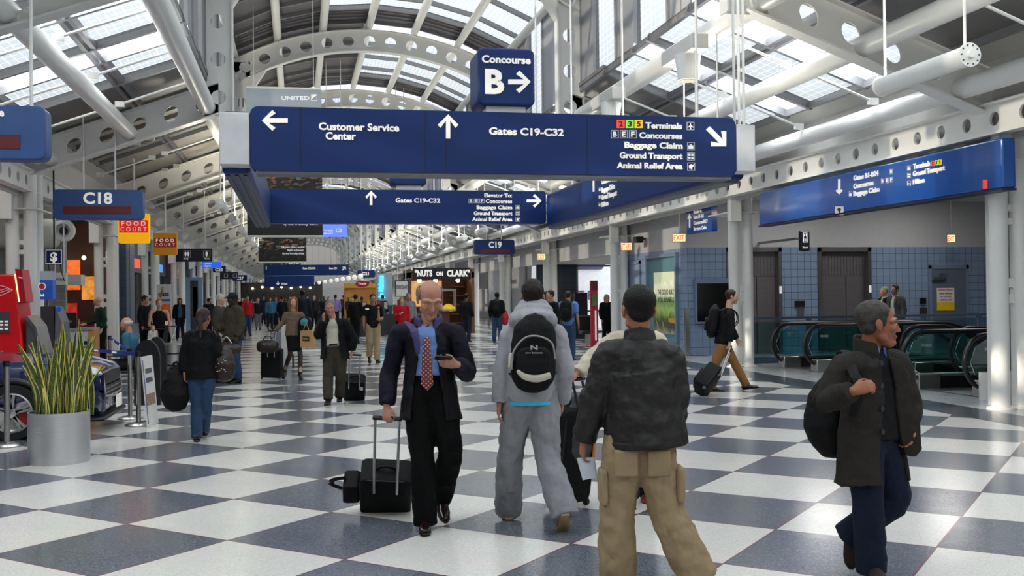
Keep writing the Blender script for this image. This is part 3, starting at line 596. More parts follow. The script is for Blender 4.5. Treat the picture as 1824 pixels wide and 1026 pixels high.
# ---------------------------------------------------------------- hanging signs
redd = mat('display_dark_red', '5c0d12', .35, 0, .1, 20)
outl = mat('sign_outline', 'c9ccd2', .5)
def rrect(w, h, r, n=5):
    return [(sx*(w/2-r)+r*math.cos(a), sz*(h/2-r)+r*math.sin(a)) for sx, sz, a0 in ((1, 1, 0), (-1, 1, PI/2), (-1, -1, PI), (1, -1, 1.5*PI)) for a in np.linspace(a0, a0+PI/2, n)]
def board(p, c, x, n, w, h, dep, r):
    """rounded board whose face centre is c, right axis x, normal n"""
    p.prism([c+x*u+UP*v for u, v in rrect(w, h, r)], -np.asarray(n)*dep)
class Face:
    """a sign's face: pixels read on it become points of its plane"""
    def __init__(s, kind, val): s.g = (lambda x, y: onX(x, y, val)) if kind == 'X' else (lambda x, y: onY(x, y, val)); s.O = []; s.cur = None
    def layer(s, key):
        if s.cur is not None and key in s.cur: return s.cur[key]
        m = MB(); s.O.append((key, m))
        if s.cur is not None: s.cur[key] = m
        return m
    def txt(s, t, x0, y0, x1, y1, cap, bold=.03, key='W'):
        a, b = s.g(x0, y0), s.g(x1, y1); b[2] = a[2] if abs(b[2]-a[2]) < .06 else b[2]
        lettering(s.layer(key), t, a, b, UP*abs(s.g(x0, y0-cap)[2]-a[2]), .012, bold)
    def poly(s, pts, key='W', e=.012):
        P = [s.g(*q) for q in pts]; n = nrm(np.cross(P[1]-P[0], P[2]-P[0])); c = sum(P)/len(P)
        if n@(C0-c) < 0: n = -n
        s.layer(key).prism(P, n*e)
    def arrow(s, tx, ty, ang, L, W, st, key='W'):
        """bold arrow with its tip at tx,ty pointing along ang"""
        d = V(math.cos(ang), math.sin(ang)); q = V(-d[1], d[0]); T = V(tx, ty); k = st/math.sqrt(2)
        p = lambda a, b: tuple(T+d*a+q*b)
        s.poly([p(0, 0), p(-W/2, W/2), p(-W/2-k, W/2-k), p(-k*2+st*.1-k*.0-st*.5+st*.4, st*.5), p(-L, st*.5), p(-L, -st*.5), p(-k*2, -st*.5), p(-W/2-k, -W/2+k), p(-W/2, -W/2)], key)
    def rect(s, x0, y0, x1, y1, key='W', e=.008): s.poly([(x0, y0), (x1, y0), (x1, y1), (x0, y1)], key, e)
    def outline(s, x0, y0, x1, y1, t, key='O'):
        for a in ((x0, y0, x1, y0+t), (x0, y1-t, x1, y1), (x0, y0+t, x0+t, y1-t), (x1-t, y0+t, x1, y1-t)): s.rect(*a, key)
    def boxletter(s, ch, x0, y0, x1, y1, fill=None, key='W'):
        s.cur = {}
        if fill: s.rect(x0, y0, x1, y1, fill, .006)
        else: s.outline(x0, y0, x1, y1, (x1-x0)*.08)
        w, h = x1-x0, y1-y0
        s.txt(ch, x0+w*.27, y1-h*.2, x1-w*.25, y1-h*.2, h*.62, .02, key); s.cur = None
    def icon(s, kind, x0, y0, x1, y1):
        s.cur = {}; w, h = x1-x0, y1-y0; P = lambda u, v: (x0+w*u, y0+h*v); s.outline(x0, y0, x1, y1, w*.07)
        if kind == 'plane': s.poly([P(.5, .12), P(.56, .4), P(.88, .62), P(.88, .7), P(.56, .6), P(.55, .8), P(.66, .9), P(.34, .9), P(.45, .8), P(.44, .6), P(.12, .7), P(.12, .62), P(.44, .4)])
        elif kind == 'bag': s.rect(x0+w*.18, y0+h*.38, x1-w*.18, y1-h*.18); s.rect(x0+w*.36, y0+h*.22, x1-w*.36, y0+h*.30); s.rect(x0+w*.36, y0+h*.3, x0+w*.42, y0+h*.38); s.rect(x1-w*.42, y0+h*.3, x1-w*.36, y0+h*.38)
        elif kind == 'four':
            for u in (.16, .56):
                for v in (.16, .56): s.rect(x0+w*u, y0+h*v, x0+w*(u+.28), y0+h*(v+.28))
        elif kind == 'pet': s.poly([P(.2, .35), P(.45, .2), P(.7, .3), P(.85, .2), P(.8, .5), P(.6, .62), P(.62, .85), P(.48, .85), P(.42, .66), P(.28, .8), P(.22, .6)])
        elif kind == 'bed': s.rect(x0+w*.15, y0+h*.5, x1-w*.12, y0+h*.68); s.rect(x0+w*.15, y0+h*.3, x0+w*.24, y1-h*.15); s.rect(x1-w*.21, y0+h*.68, x1-w*.12, y1-h*.15)
        s.cur = None
    def build(s, t):
        names = {'W': ('lettering', letw), 'O': ('pictogram', outl), 'K': ('black_lettering', mat('ink_black', '1b1b1d', .6)), 'R': ('red_square', mat('terminal_red', 'f0452c', .5, emit=.3)), 'G': ('green_square', mat('terminal_green', '8ae03c', .5, emit=.3)), 'Y': ('yellow_square', mat('terminal_yellow', 'ffc01c', .5, emit=.3)), 'D': ('display', redd), 'S': ('seam', navyd), 'P': ('paper_notice', mat('paper_white', 'dcdad4', .6))}
        for k, m in s.O: m.build(names[k][0], names[k][1], t)
def rods(t, pts, z1, r=.018):
    for x, y, z in pts: q = MB(); q.cyl((x, y, z), (x, y, z1), r, n=8); q.build('hanger_rod', white2, t, smooth=50)
YA, YB, XA, XB = 11.2, 20.3, -.47, 5.0; ZB, ZT = 3.04, 3.72
# the front sign of the ring
t = thing('direction_sign', 'long blue sign to customer service, gates and terminals, nearest side of the ring', 'sign', ((XA+XB)/2, YA, ZB), None)
p = MB(); board(p, V((XA+XB)/2, YA, (ZB+ZT)/2), V(1, 0, 0), V(0, -1, 0), XB-XA, ZT-ZB, .3, .09); p.build('board', navy, t)
p = MB(); p.box((XA+.06, YA+.01, ZB-.035), (XB-.06, YA+.28, ZB+.02)); p.build('bottom_trim', mat('trim_grey', '55585e', .45), t)
for x0, x1 in ((XA-.31, XA-.005), (XB+.005, XB+.24)): p = MB(); p.box((x0, YA+.0, ZB+.06), (x1, YA+.3, ZT-.07)); p.build('end_box', mat('end_box_grey', 'c4c6c8', .5), t, bevel=.012, label='pale grey end box')
f = Face('Y', YA-.002)
f.arrow(466.6, 214.8, PI, 46, 37, 8); f.txt('Customer Service', 567.9, 231, 711, 234.5, 12.6); f.txt('Center', 580, 248, 634, 249.5, 12.4)
f.arrow(798, 204, -PI/2, 43, 37, 7.5); f.txt('Gates C19-C32', 871, 239.5, 1004, 242.5, 12.4)
for c, x, k in (('2', 1098.2, 'R'), ('3', 1114.4, 'G'), ('5', 1130.2, 'Y')): f.boxletter(c, x, 213.5, x+14.4, 228.2, k, 'K')
f.txt('Terminals', 1149.5, 228.4, 1214.4, 230, 10.4); f.icon('plane', 1223, 217.5, 1236.3, 231.8)
for c, x in (('B', 1088), ('E', 1104), ('F', 1120)): f.boxletter(c, x, 232, x+13.8, 246.5)
f.txt('Concourses', 1138.6, 246, 1215, 247.6, 10.2); f.txt('Baggage Claim', 1112.3, 263, 1215.4, 265.4, 10.2); f.txt('Ground Transport', 1103.5, 281.6, 1215.4, 284, 10.2); f.txt('Animal Relief Area', 1098.6, 299.5, 1215.5, 302, 10.2)
f.icon('bag', 1223.8, 253.5, 1237, 268); f.icon('four', 1223.8, 271.6, 1237, 286); f.icon('pet', 1224.2, 289.7, 1237.6, 304)
f.arrow(1293, 260.8, PI/4, 46, 38, 8.5)
for x in (535, 757, 795, 1046): f.poly([(x-.5, 187+(x-445)*.0334), (x+.5, 187+(x-445)*.0334), (x+.5, 298+(x-445)*.0208), (x-.5, 298+(x-445)*.0208)], 'S', .003)
f.build(t); rods(t, [(XB+.08, YA+.08, ZT-.08), (XB+.08, YA+.22, ZT-.08), (XB+.17, YA+.15, ZT-.08)], 9.5)
# cube sign on top
def cube(Y, x0, x1, z0, z1, label):
    t = thing('concourse_sign', label, 'sign', ((x0+x1)/2, Y, z0-.07)); p = MB()
    board(p, V((x0+x1)/2, Y, (z0+z1)/2), V(1, 0, 0), V(0, -1, 0), x1-x0, z1-z0, .55, .07); p.build('board', navy, t, bevel=.03)
    p = MB(); p.box((x0+.1, Y+.06, ZT-.005), (x1-.1, Y+.28, z0+.03)); p.build('neck', whitew, t); return t
a, b = onY(850, 84, YA), onY(953, 190, YA)
t = cube(YA-.02, a[0], b[0], b[2]+.0, a[2], 'blue cube sign for concourse B on top of the long front sign')
f = Face('Y', YA-.024); f.txt('Concourse', 858.2, 111, 945, 113, 12.5); f.txt('B', 864, 165, 898, 165, 41, .04); f.arrow(945, 146, 0, 40, 40, 8.5); f.build(t)
a, b = onY(697, 300, YB), onY(760, 332, YB)
cube(YB-.02, a[0], b[0], b[2]+.02, b[2]+.65, 'dark blue cube sign above the rear sign of the ring')
# the rear sign of the ring
t = thing('direction_sign', 'long blue sign to gates and elevator, far side of the ring', 'sign', (2.1, YB, ZB))
p = MB(); XA2, XB2 = -.75, 4.94; board(p, V((XA2+XB2)/2, YB, 3.455), V(1, 0, 0), V(0, -1, 0), XB2-XA2, .66, .3, .06); p.build('board', navy, t)
f = Face('Y', YB-.002); f.arrow(661, 340, -PI/2, 25.4, 21, 4.6); f.txt('Gates C19-C32', 704.4, 360.5, 784, 361.6, 7.7)
f.txt('Elevator To:', 862.6, 351, 912, 351.2, 6.5)
for c, x in (('B', 834.6), ('E', 844.5), ('F', 854.2)): f.boxletter(c, x, 354, x+8.6, 361.9)
f.txt('Concourses', 865.3, 361.5, 912, 361.7, 6.5); f.txt('Baggage Claim', 849, 372.4, 912.3, 372.6, 6.5); f.txt('Ground Transport', 844, 383, 912.4, 383.3, 6.5); f.txt('Animal Relief Area', 841, 393.6, 912.5, 394, 6.5)
f.icon('bag', 918, 365.5, 926.3, 373.4); f.icon('four', 918, 375.9, 926.3, 384.2); f.icon('pet', 918.2, 386.6, 926.6, 394.8); f.arrow(964.4, 357.7, 0, 26.4, 23.6, 5); f.build(t)
rods(t, [(4.8, YB+.15, 3.78)], 9.5)
# the two long sides
def side(X, n, label, slats):
    t = thing('direction_sign', label, 'sign', (X, 15.7, ZB)); p = MB()
    x1 = X-n*.3; lo, hi = min(X, x1), max(X, x1); p.box((lo, YA+.3, ZB), (hi, YB+.0, ZT)); p.build('board', navy, t, bevel=.05)
    p = MB()
    if slats:
        for k in range(3): p.box((lo+.04+k*.09, YA+.4, ZB-.012), (lo+.08+k*.09, YB-.1, ZB+.01))
    else: p.box((lo+.03, YA+.4, ZB-.03), (hi-.03, YB-.1, ZB+.01))
    p.build('bottom_trim', navyd if slats else mat('trim_grey', '55585e', .45), t); rods(t, [((lo+hi)/2, y, ZT) for y in (12.6, 15.7, 18.8)], roofz((lo+hi)/2)) if not slats else None; return t
t = side(-.48, 1, 'dark blue long sign going back along the left of the ring', True)
XF = 4.94; t = side(XF, -1, 'blue long sign to concourses and ground transport, slanting right side of the ring', False)
f = Face('X', XF-.002); f.arrow(1058, 314.6, -PI/2, 27, 9, 2.2); f.txt('Concourses', 1072.6, 328.5, 1090, 324.7, 9)
for c, x in (('B', 1091.4), ('E', 1094.6), ('F', 1097.8)): f.txt(c, x, 323, x+2.2, 322.4, 8)
f.txt('Gates B1-B24', 1072.6, 316, 1094, 311, 8)
f.txt('Baggage Claim', 1072.6, 343.3, 1095.5, 337.6, 8.6); f.txt('Ground Transport', 1072.6, 356, 1099, 349, 8.6); f.txt('Hilton', 1072.6, 368.6, 1083.8, 366.6, 8)
for y, k in ((341, 'bag'), (354.5, 'four'), (368, 'bed')): f.icon(k, 1067, y-7, 1070.6, y)
f.build(t)
# sign under the edge beam on the right
XW = 9.42; a, b = onX(1351, 343, XW), onX(1760, 351, XW); zt, zb = a[2], onX(1351, 402, XW)[2]
t = thing('direction_sign', 'glossy blue sign to gates, terminals and hotel under the perforated edge beam', 'sign', (XW, 16, zb)); p = MB(); p.box((XW, b[1]-.3, zb), (XW+.22, a[1], zt)); p.build('board', mat('sign_blue_gloss', '1d4f9c', .12, 0, .03, 2, coat=.5), t, bevel=.03)
p = MB(); p.box((XW-.01, b[1]-.3, zb-.03), (XW+.22, a[1], zb)); p.build('bottom_trim', navyd, t)
f = Face('X', XW-.002); f.arrow(1495.5, 346, PI/2, 27, 12, 3.4); f.txt('Gates B1-B24', 1521, 321.6, 1565.4, 315, 8.4); f.txt('Concourses', 1521, 336, 1556.5, 330, 8.4); f.txt('Baggage Claim', 1521, 349.3, 1567, 341, 8.4)
f.boxletter('B', 1585.7, 301, 1590.8, 310.5)
for c, x in (('B', 1570), ('E', 1578), ('F', 1586)): f.boxletter(c, x, 315.5+(1586-x)*.14, x+5.2, 325+(1586-x)*.14)
f.icon('bag', 1512.6, 341, 1517.8, 351); f.txt('Terminals', 1627.5, 301.3, 1657.3, 295.3, 9); f.txt('Ground Transport', 1627, 314, 1683.5, 304.8, 8.8); f.txt('Hilton', 1627, 328.4, 1647.7, 324.4, 8.6)
for c, x, k in (('2', 1659.4, 'R'), ('3', 1665.8, 'G'), ('5', 1672, 'Y')): f.boxletter(c, x, 286.5-(x-1659)*.17, x+5.6, 295.5-(x-1659)*.17, k, 'K')
f.icon('plane', 1616.5, 295, 1623, 304); f.icon('four', 1616.5, 308, 1623, 317.4); f.icon('bed', 1616.5, 322, 1623, 331)
f.rect(1488, 367.5, 1503, 383, 'P'); f.poly([(1492, 373), (1495, 370), (1499, 372), (1497, 380)], 'K', .014); f.rect(1751.5, 320, 1759, 336, 'R'); f.build(t)
# small hanging sign behind the columns
a, b = at(1223, 372, 27), at(1268, 412, 25.6); u = nrm((b-a)*V(1, 1, 0)); n = V(u[1], -u[0], 0)
t = thing('direction_sign', 'small blue hanging sign to elevator and gates behind the white columns', 'sign', (a[0], a[1], b[2])); p = MB(); c = V((a[0]+b[0])/2, (a[1]+b[1])/2, (a[2]+b[2])/2); w, h = np.linalg.norm((b-a)[:2]), a[2]-b[2]
board(p, c, u, n, w, h, .15, .05); p.build('board', mat('sign_blue_gloss', '1d4f9c', .12), t); p = MB(); L = lambda q, s, x0, x1, z: lettering(q, s, c+n*.003+u*w*(x0-.5)+UP*h*(z-.5), c+n*.003+u*w*(x1-.5)+UP*h*(z-.5), UP*h*.13, .008, .02)
L(p, 'Elevator to', .3, .62, .76); L(p, 'Gates B1-B24', .3, .7, .56); L(p, 'Concourses B E F', .3, .85, .34); L(p, 'Baggage Claim', .3, .8, .12); p.build('lettering', letw, t)
q = MB(); o = c+n*.004; q.prism([o+u*w*x+UP*h*z for x, z in ((-.37, .3), (-.29, .1), (-.345, .12), (-.345, -.25), (-.395, -.25), (-.395, .12), (-.45, .1))], n*.01); q.build('arrow', letw, t); rods(t, [tuple(c+u*w*s+UP*h*.5-n*.07) for s in (-.4, .4)], 4.25, .012)
# gate signs with red displays
def gate_sign(txt, x0, y0, x1, y1, d, label, tb, disp, arm=True, k=0.14):
    a, b = at(x0, y0, d), at(x1, y1, d); Y = (a[1]+b[1])/2; a, b = onY(x0, y0, Y), onY(x1, y1, Y)
    t = thing('gate_sign', label, 'sign', ((a[0]+b[0])/2, Y, b[2])); p = MB(); board(p, V((a[0]+b[0])/2, Y, (a[2]+b[2])/2), V(1, 0, 0), V(0, -1, 0), b[0]-a[0], a[2]-b[2], .28, k*(a[2]-b[2])); p.build('board', mat('gate_sign_blue', '234a82', .4) if d < 30 else navy, t, bevel=.02)
    f = Face('Y', Y-.002); f.txt(txt, *tb)
    if disp: f.rect(*disp, 'D')
    f.build(t)
    if arm: p = MB(); p.cyl(((a[0]+b[0])/2-.3, Y+.14, a[2]), ((a[0]+b[0])/2-.3, Y+.14, roofz((a[0]+b[0])/2-.3)), .02, n=8); p.cyl(((a[0]+b[0])/2+.3, Y+.14, a[2]), ((a[0]+b[0])/2+.3, Y+.14, roofz((a[0]+b[0])/2+.3)), .02, n=8); p.build('hanger_rod', white2, t)
gate_sign('e', -90, 185, 82, 285, 11, 'blue sign ending in the letter e, cut off above the red cash machine', (-1, 207, 7.5, 207, 13.5), (-60, 240, 36, 265))
gate_sign('C18', 94, 337, 255, 391, 20.6, 'blue gate C18 sign with a dark red display', (148.3, 362.4, 200.2, 362.4, 19.6), (113, 367.5, 234, 381.5))
gate_sign('C19', 845, 427, 917, 453, 41, 'blue gate C19 sign beside the nut shop', (870.5, 441, 893.5, 441, 10.5), (856, 444, 909, 449.5))
gate_sign('C21', 637, 481, 668, 494, 66, 'dark blue gate C21 sign far down the hall', (645, 490, 657, 490, 5), None)
gate_sign('C20', 379, 474, 402, 485, 58, 'small dark gate C20 sign on the car side', (383, 483, 397, 483, 5), None)
gate_sign('C27', 414, 490, 440, 500, 74, 'small dark gate C27 sign at the end of the row on the car side', (421, 498, 434, 498, 5), None)
# food court signs
def food(x0, y0, x1, y1, d, label, dim):
    a, b = at(x0, y0, d), at(x1, y1, d); Y = a[1]; a, b = onY(x0, y0, Y), onY(x1, y1, Y); w, h = b[0]-a[0], a[2]-b[2]; c = V((a[0]+b[0])/2, Y, (a[2]+b[2])/2)
    t = thing('food_court_sign', label, 'sign', (c[0], Y, b[2])); X = V(1, 0, 0); N = V(0, -1, 0); p = MB(); board(p, c, X, N, w, h, .2, .06*w)
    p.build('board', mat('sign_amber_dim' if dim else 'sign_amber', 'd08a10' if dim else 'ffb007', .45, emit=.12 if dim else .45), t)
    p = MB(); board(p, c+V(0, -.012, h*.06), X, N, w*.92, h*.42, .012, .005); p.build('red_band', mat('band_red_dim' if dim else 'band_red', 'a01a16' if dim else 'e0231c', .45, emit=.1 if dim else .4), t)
    p = MB(); o = c+V(0, -.014, h*.06); lettering(p, 'F O O D', o+V(-w*.39, 0, h*.03), o+V(w*.39, 0, h*.03), UP*h*.145, .008, .03); lettering(p, 'C O U R T', o+V(-w*.42, 0, -h*.16), o+V(w*.42, 0, -h*.16), UP*h*.14, .008, .0); p.build('lettering', letw, t)
    p = MB(); p.cyl(c+V(0, .1, h/2), V(c[0], c[1]+.1, roofz(c[0])), .03, n=8); p.build('hanger_rod', white2, t)
food(210, 380, 266, 433, 27, 'bright amber and red food court sign below the gate C18 sign', False)
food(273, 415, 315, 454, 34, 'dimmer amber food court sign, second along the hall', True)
# small navy signs on the car side
def plain(x0, y0, x1, y1, d, label, m, marks=(), name='hanging_sign'):
    a = at(x0, y0, d); Y = a[1]; a, b = onY(x0, y0, Y), onY(x1, y1, Y); t = thing(name, label, 'sign', ((a[0]+b[0])/2, Y, b[2])); p = MB(); p.box((a[0], Y, b[2]), (b[0], Y+.15, a[2])); p.build('board', m, t)
    f = Face('Y', Y-.002)
    for k in marks:
        if k[0] == 't': f.txt(*k[1:])
        elif k[0] == 'i': f.icon(*k[1:])
        elif k[0] == 'r': f.rect(*k[1:])
        elif k[0] == 'a': f.arrow(*k[1:])
        elif k[0] == 'o': f.outline(*k[1:])
        elif k[0] == 'p': f.poly(*k[1:])
    f.build(t); p = MB(); 
    for x in (a[0]*.8+b[0]*.2, a[0]*.2+b[0]*.8): p.cyl((x, Y+.08, a[2]), (x, Y+.08, roofz(x)), .016, n=6)
    p.build('hanger_rod', white2, t)
man = lambda x, y, h: [('p', [(x, y), (x+h*.2, y+h*.12), (x+h*.22, y+h*.55), (x+h*.1, y+h), (x-h*.1, y+h), (x-h*.22, y+h*.55), (x-h*.2, y+h*.12)])]
plain(313, 443, 378, 466, 38, 'navy restroom sign with white pictograms beyond the food court signs', navyd, [('o', 327, 446.5, 340, 458.5, .8)]+man(330.5, 448.5, 8)+man(335.5, 448.5, 8)+[('o', 362, 446.5, 374.5, 458.5, .8)]+man(368, 448, 9)+[('t', 'Family', 327, 462, 336, 462, 2.4), ('t', 'Women', 364, 462, 373.5, 462, 2.4)])
plain(360, 466.5, 394, 477, 50, 'bright blue lit sign under the navy restroom sign', mat('lit_blue', '2257c8', .4, emit=.8), [('t', 'Customers to', 363, 471, 378, 471, 3), ('t', 'all gates', 363, 475, 376, 475, 3)])
plain(392, 485, 424, 497, 66, 'navy sign with small pictograms beside the gate C20 sign', navyd, [('o', 399, 487.5, 406, 494, .7), ('o', 415, 487.5, 422, 494, .7)])
plain(471, 472, 621, 490, 47, 'far blue sign to gates C22 and C21 with an up-right arrow', navy, [('t', 'Gates C22-C30', 539, 479.5, 562, 479.5, 3.4), ('t', 'Gate C21', 586, 479.5, 600, 479.5, 3.4), ('a', 616, 475, -PI/4, 9, 8, 1.8), ('r', 473.5, 474, 475, 480)], 'direction_sign')
plain(471, 492, 560, 510, 62, 'farthest blue sign with a white arrow, low behind the photo banner', navy, [('a', 495, 508, PI/2, 7, 6, 1.5), ('t', 'All Gates', 501, 507, 512, 507, 3)], 'direction_sign')
# airline banners
def banner_mat(name, stops, sc, z0, z1, em):
    m = bpy.data.materials.new(name); m.use_nodes = True; n = m.node_tree.nodes; l = m.node_tree.links; p = n['Principled BSDF']
    ge = n.new('ShaderNodeNewGeometry'); sp = n.new('ShaderNodeSeparateXYZ'); l.new(ge.outputs['Position'], sp.inputs[0]); mp = n.new('ShaderNodeMapping'); mp.inputs['Scale'].default_value = (1, 1, 2.6); l.new(ge.outputs['Position'], mp.inputs[0])
    vo = n.new('ShaderNodeTexVoronoi'); vo.inputs['Scale'].default_value = sc; l.new(mp.outputs[0], vo.inputs['Vector']); sv = n.new('ShaderNodeSeparateXYZ'); l.new(vo.outputs['Color'], sv.inputs[0])
    mr = n.new('ShaderNodeMapRange'); mr.inputs['From Min'].default_value = z0; mr.inputs['From Max'].default_value = z1; l.new(sp.outputs['Z'], mr.inputs['Value'])
    def ramp(inp, cs):
        r = n.new('ShaderNodeValToRGB'); l.new(inp, r.inputs[0]); e = r.color_ramp.elements; e[0].position, e[0].color = cs[0][0], lin(cs[0][1]); e[1].position, e[1].color = cs[-1][0], lin(cs[-1][1])
        for a, c in cs[1:-1]: k = e.new(a); k.color = lin(c)
        return r
    A = ramp(mr.outputs[0], stops); B = ramp(sv.outputs['X'], [(0, '0c0d0c'), (.35, '1d211c'), (.6, '4a3b2a'), (.78, 'a8683a'), (.9, '8a8f96'), (1, 'd8a05a')]); B.color_ramp.interpolation = 'CONSTANT'
    W = n.new('ShaderNodeValToRGB'); l.new(mr.outputs[0], W.inputs[0]); e = W.color_ramp.elements; e[0].position = .02; e[0].color = (.0, .0, .0, 1); e[1].position = .80; e[1].color = (0, 0, 0, 1)
    for a, c in ((.12, .12), (.3, .2), (.42, .9), (.66, .9)): k = e.new(a); k.color = (c, c, c, 1)
    x = n.new('ShaderNodeMix'); x.data_type = 'RGBA'; l.new(W.outputs[0], x.inputs['Factor']); l.new(A.outputs[0], x.inputs['A']); l.new(B.outputs[0], x.inputs['B']); l.new(x.outputs['Result'], p.inputs['Base Color']); p.inputs['Roughness'].default_value = .5
    return m
def banner(x0, y0, x1, y1, d, label, title, lines):
    a = at(x0, y0, d); Y = a[1]; a, b = onY(x0, y0, Y), onY(x1, y1, Y); t = thing('banner', label, 'banner', ((a[0]+b[0])/2, Y, b[2]), 'airline photo banners')
    p = MB(); p.box((a[0], Y, b[2]), (b[0], Y+.02, a[2])); p.build('print', banner_mat('skyline_print', [(0, '0e0e0f'), (.3, '16181a'), (.42, '2b2c28'), (.66, '8a7a68'), (.78, '9aa6b2'), (.92, 'a9b4be'), (1, '9fabb6')] if title else [(0, '0c0c0e'), (1, '1a1a1c')], 9, b[2], a[2], 0), t)
    p = MB()
    if title:
        lettering(p, 'UNITED', onY(501.5, 178, Y-.003), onY(551, 178, Y-.003), UP*.10, .006, .012); p.build('lettering', mat('banner_white', 'f0f2f4', .5, emit=.3), t)
        f = Face('Y', Y-.003); f.outline(554, 168, 565, 179, .8, 'W')
        for k in range(3): f.poly([(555, 178-k*3), (555+k, 174-k*2.6), (559+k*2, 171-k), (564, 169.5), (560+k, 172.5-k*.5), (557, 175-k*1.5)], 'W')
        f.build(t)
    for s, X0, X1, yb, cap in lines: p = MB(); lettering(p, s, onY(X0, yb, Y-.003), onY(X1, yb, Y-.003), UP*(cap*d/F), .006, .01); p.build('lettering', mat('banner_white', 'f0f2f4', .5, emit=.3), t)
    p = MB(); p.cyl((a[0], Y+.01, a[2]), (b[0], Y+.01, a[2]), .03, n=8); p.cyl((a[0], Y+.01, b[2]), (b[0], Y+.01, b[2]), .03, n=8); p.build('pole', white2, t)
    p = MB(); p.cyl((a[0]+.2, Y, a[2]), (a[0]+.2, Y, roofz(a[0]+.2)), .01, n=6); p.cyl((b[0]-.2, Y, a[2]), (b[0]-.2, Y, roofz(b[0]-.2)), .01, n=6); p.build('hanger_rod', white2, t)
banner(438, 155, 575, 421, 27, 'tall airline banner with pale sky over a city, behind the ring of signs', True, [('fly the friendly skies', 504, 566, 401, 5)])
banner(460, 400, 546, 467, 42, 'dark city photo banner below and behind the pale sky banner', False, [('104 years direct service', 501, 542, 441.5, 3), ('flights to Denver', 512, 541, 447, 3), ('fly the friendly skies', 503, 541, 453, 3)])
banner(469, 440, 536, 489, 55, 'small dark photo banner, lowest and farthest of the banners', False, [('Flights to visit', 514, 532, 470.5, 2.4), ('fly the friendly skies', 505, 532, 475, 2.4)])
plain(575, 395, 618, 421.5, 36, 'bright blue hanging screen right of the airline banner', mat('screen_blue', '5a74e8', .3, 0, .2, 3, emit=.9), [('t', 'C8', 598, 414, 609, 414, 7), ('t', 'Your update', 577, 412, 593, 412, 3.4), ('t', 'information', 577, 417, 593, 417, 3)], 'hanging_screen')
# hanging tube lamps
lampy = mat('lamp_yellow_inside', 'e8d860', .4, emit=10.0); blk = mat('lamp_slot', '15150f', .5)
def tube_lamp(x, y, z, label, L=1.45, r=.1, top=5.5, lit=True):
    t = thing('tube_lamp', label, 'lamp', (x, y, z-r), 'hanging tube lamps'); n = 20
    a0 = np.linspace(PI/2+.75, PI/2+2*PI-.75, n); p = MB()
    o = [(r*math.cos(a), r*math.sin(a)) for a in a0]; i = [((r-.012)*math.cos(a), (r-.012)*math.sin(a)) for a in a0[::-1]]
    P = o+i; m = len(P); vs = [(x+u, yy, z+v) for yy in (y, y+L) for u, v in P]; p.add(vs, [(k, (k+1) % m, m+(k+1) % m, m+k) for k in range(m)]+[tuple([k, m-1-k-1+0, ][:0]) for k in []]); p.build('housing', white2, t, smooth=50)
    for yy in (y-.015, y+L): q = MB(); q.lathe((x, yy, z), [(r*1.12, 0), (r*1.12, .015)], 24, (V(1, 0, 0), UP, V(0, 1, 0))); q.build('end_disc', white2, t)
    q = MB(); q.lathe((x, y-.05, z), [(r*.35, 0), (r*.4, .035)], 16, (V(1, 0, 0), UP, V(0, 1, 0))); q.build('hub', white2, t); q = MB()
    for k in range(10): a = 2*PI*k/10; q.lathe((x+r*.9*math.cos(a), y-.022, z+r*.9*math.sin(a)), [(.008, 0), (.008, .01)], 8, (V(1, 0, 0), UP, V(0, 1, 0)))
    q.build('disc_bolts', mat('bolt_dark', '4a4a4c', .4, .6), t)
    q = MB(); q.box((x-r*.5, y+.03, z-.01), (x+r*.5, y+L-.03, z+.015)); q.build('lamp_tube', lampy, t)
    l = bpy.data.lights.new('uplight', 'AREA'); l.shape = 'RECTANGLE'; l.size = .12; l.size_y = 1.3; l.energy = 50; l.color = (1, .95, .84); lo = bpy.data.objects.new('uplight', l); COL.objects.link(lo); lo.parent = t; lo.location = V(0, L/2, r+.03); lo.rotation_euler = (PI, 0, 0)
    for yy in (y+.06, y+L-.06): q = MB(); q.cyl((x, yy, z+.02), (x, yy, top), .013, n=8); q.build('hanger_rod', white2, t)
    return t
tl0 = tube_lamp(6.08, 8.45, 3.86, 'white hanging tube lamp with bolted end disc, nearest, above the moving stairs')
dup(tl0, (.0, 5.75, 0), 'white hanging tube lamp half hidden behind the end of the front sign')
ORD = 0
for k in range(1, 9):
    for j in range(2):
        for s in (-1, 1):
            dup(tl0, (CX+s*3.9-6.08, Y0+BAY*k+2.4+4.3*j-8.45, .0), 'white hanging tube lamp in the %s row, %s beyond the ring of signs' % ('car-side' if s < 0 else 'shop-side', ground_label(ORD//2) if ORD < 24 else 'far')) ; ORD += 1
# boxed spot lamps under the right purlin
def spot_lamp(y, label):
    x, z = CX+3.6, 5.32; t = thing('spot_lamp', label, 'lamp', (x, y, z-.5), 'boxed spot lamps under the roof pipe')
    p = MB(); p.box((x-.13, y, z-.05), (x+.13, y+1.3, z+.17)); p.build('ballast_box', whitew, t, bevel=.01)
    p = MB(); p.lathe((x, y+.5, z-.42), [(.15, 0), (.2, .38)], 20); p.build('shade', white2, t, smooth=40); p = MB(); p.lathe((x, y+.5, z-.43), [(.13, 0), (.13, .01)], 20); p.build('lens', mat('lens_grey', '8d8a80', .2), t)
    p = MB(); p.cyl((x, y+.2, z-.05), (x, y+.2, z-1.4), .014, n=8); p.build('hanger_rod', white2, t)
spot_lamp(18.1, 'white boxed spot lamp under the roof pipe right of the concourse B cube'); spot_lamp(14.2, 'white boxed spot lamp under the roof pipe near the sloping girder')
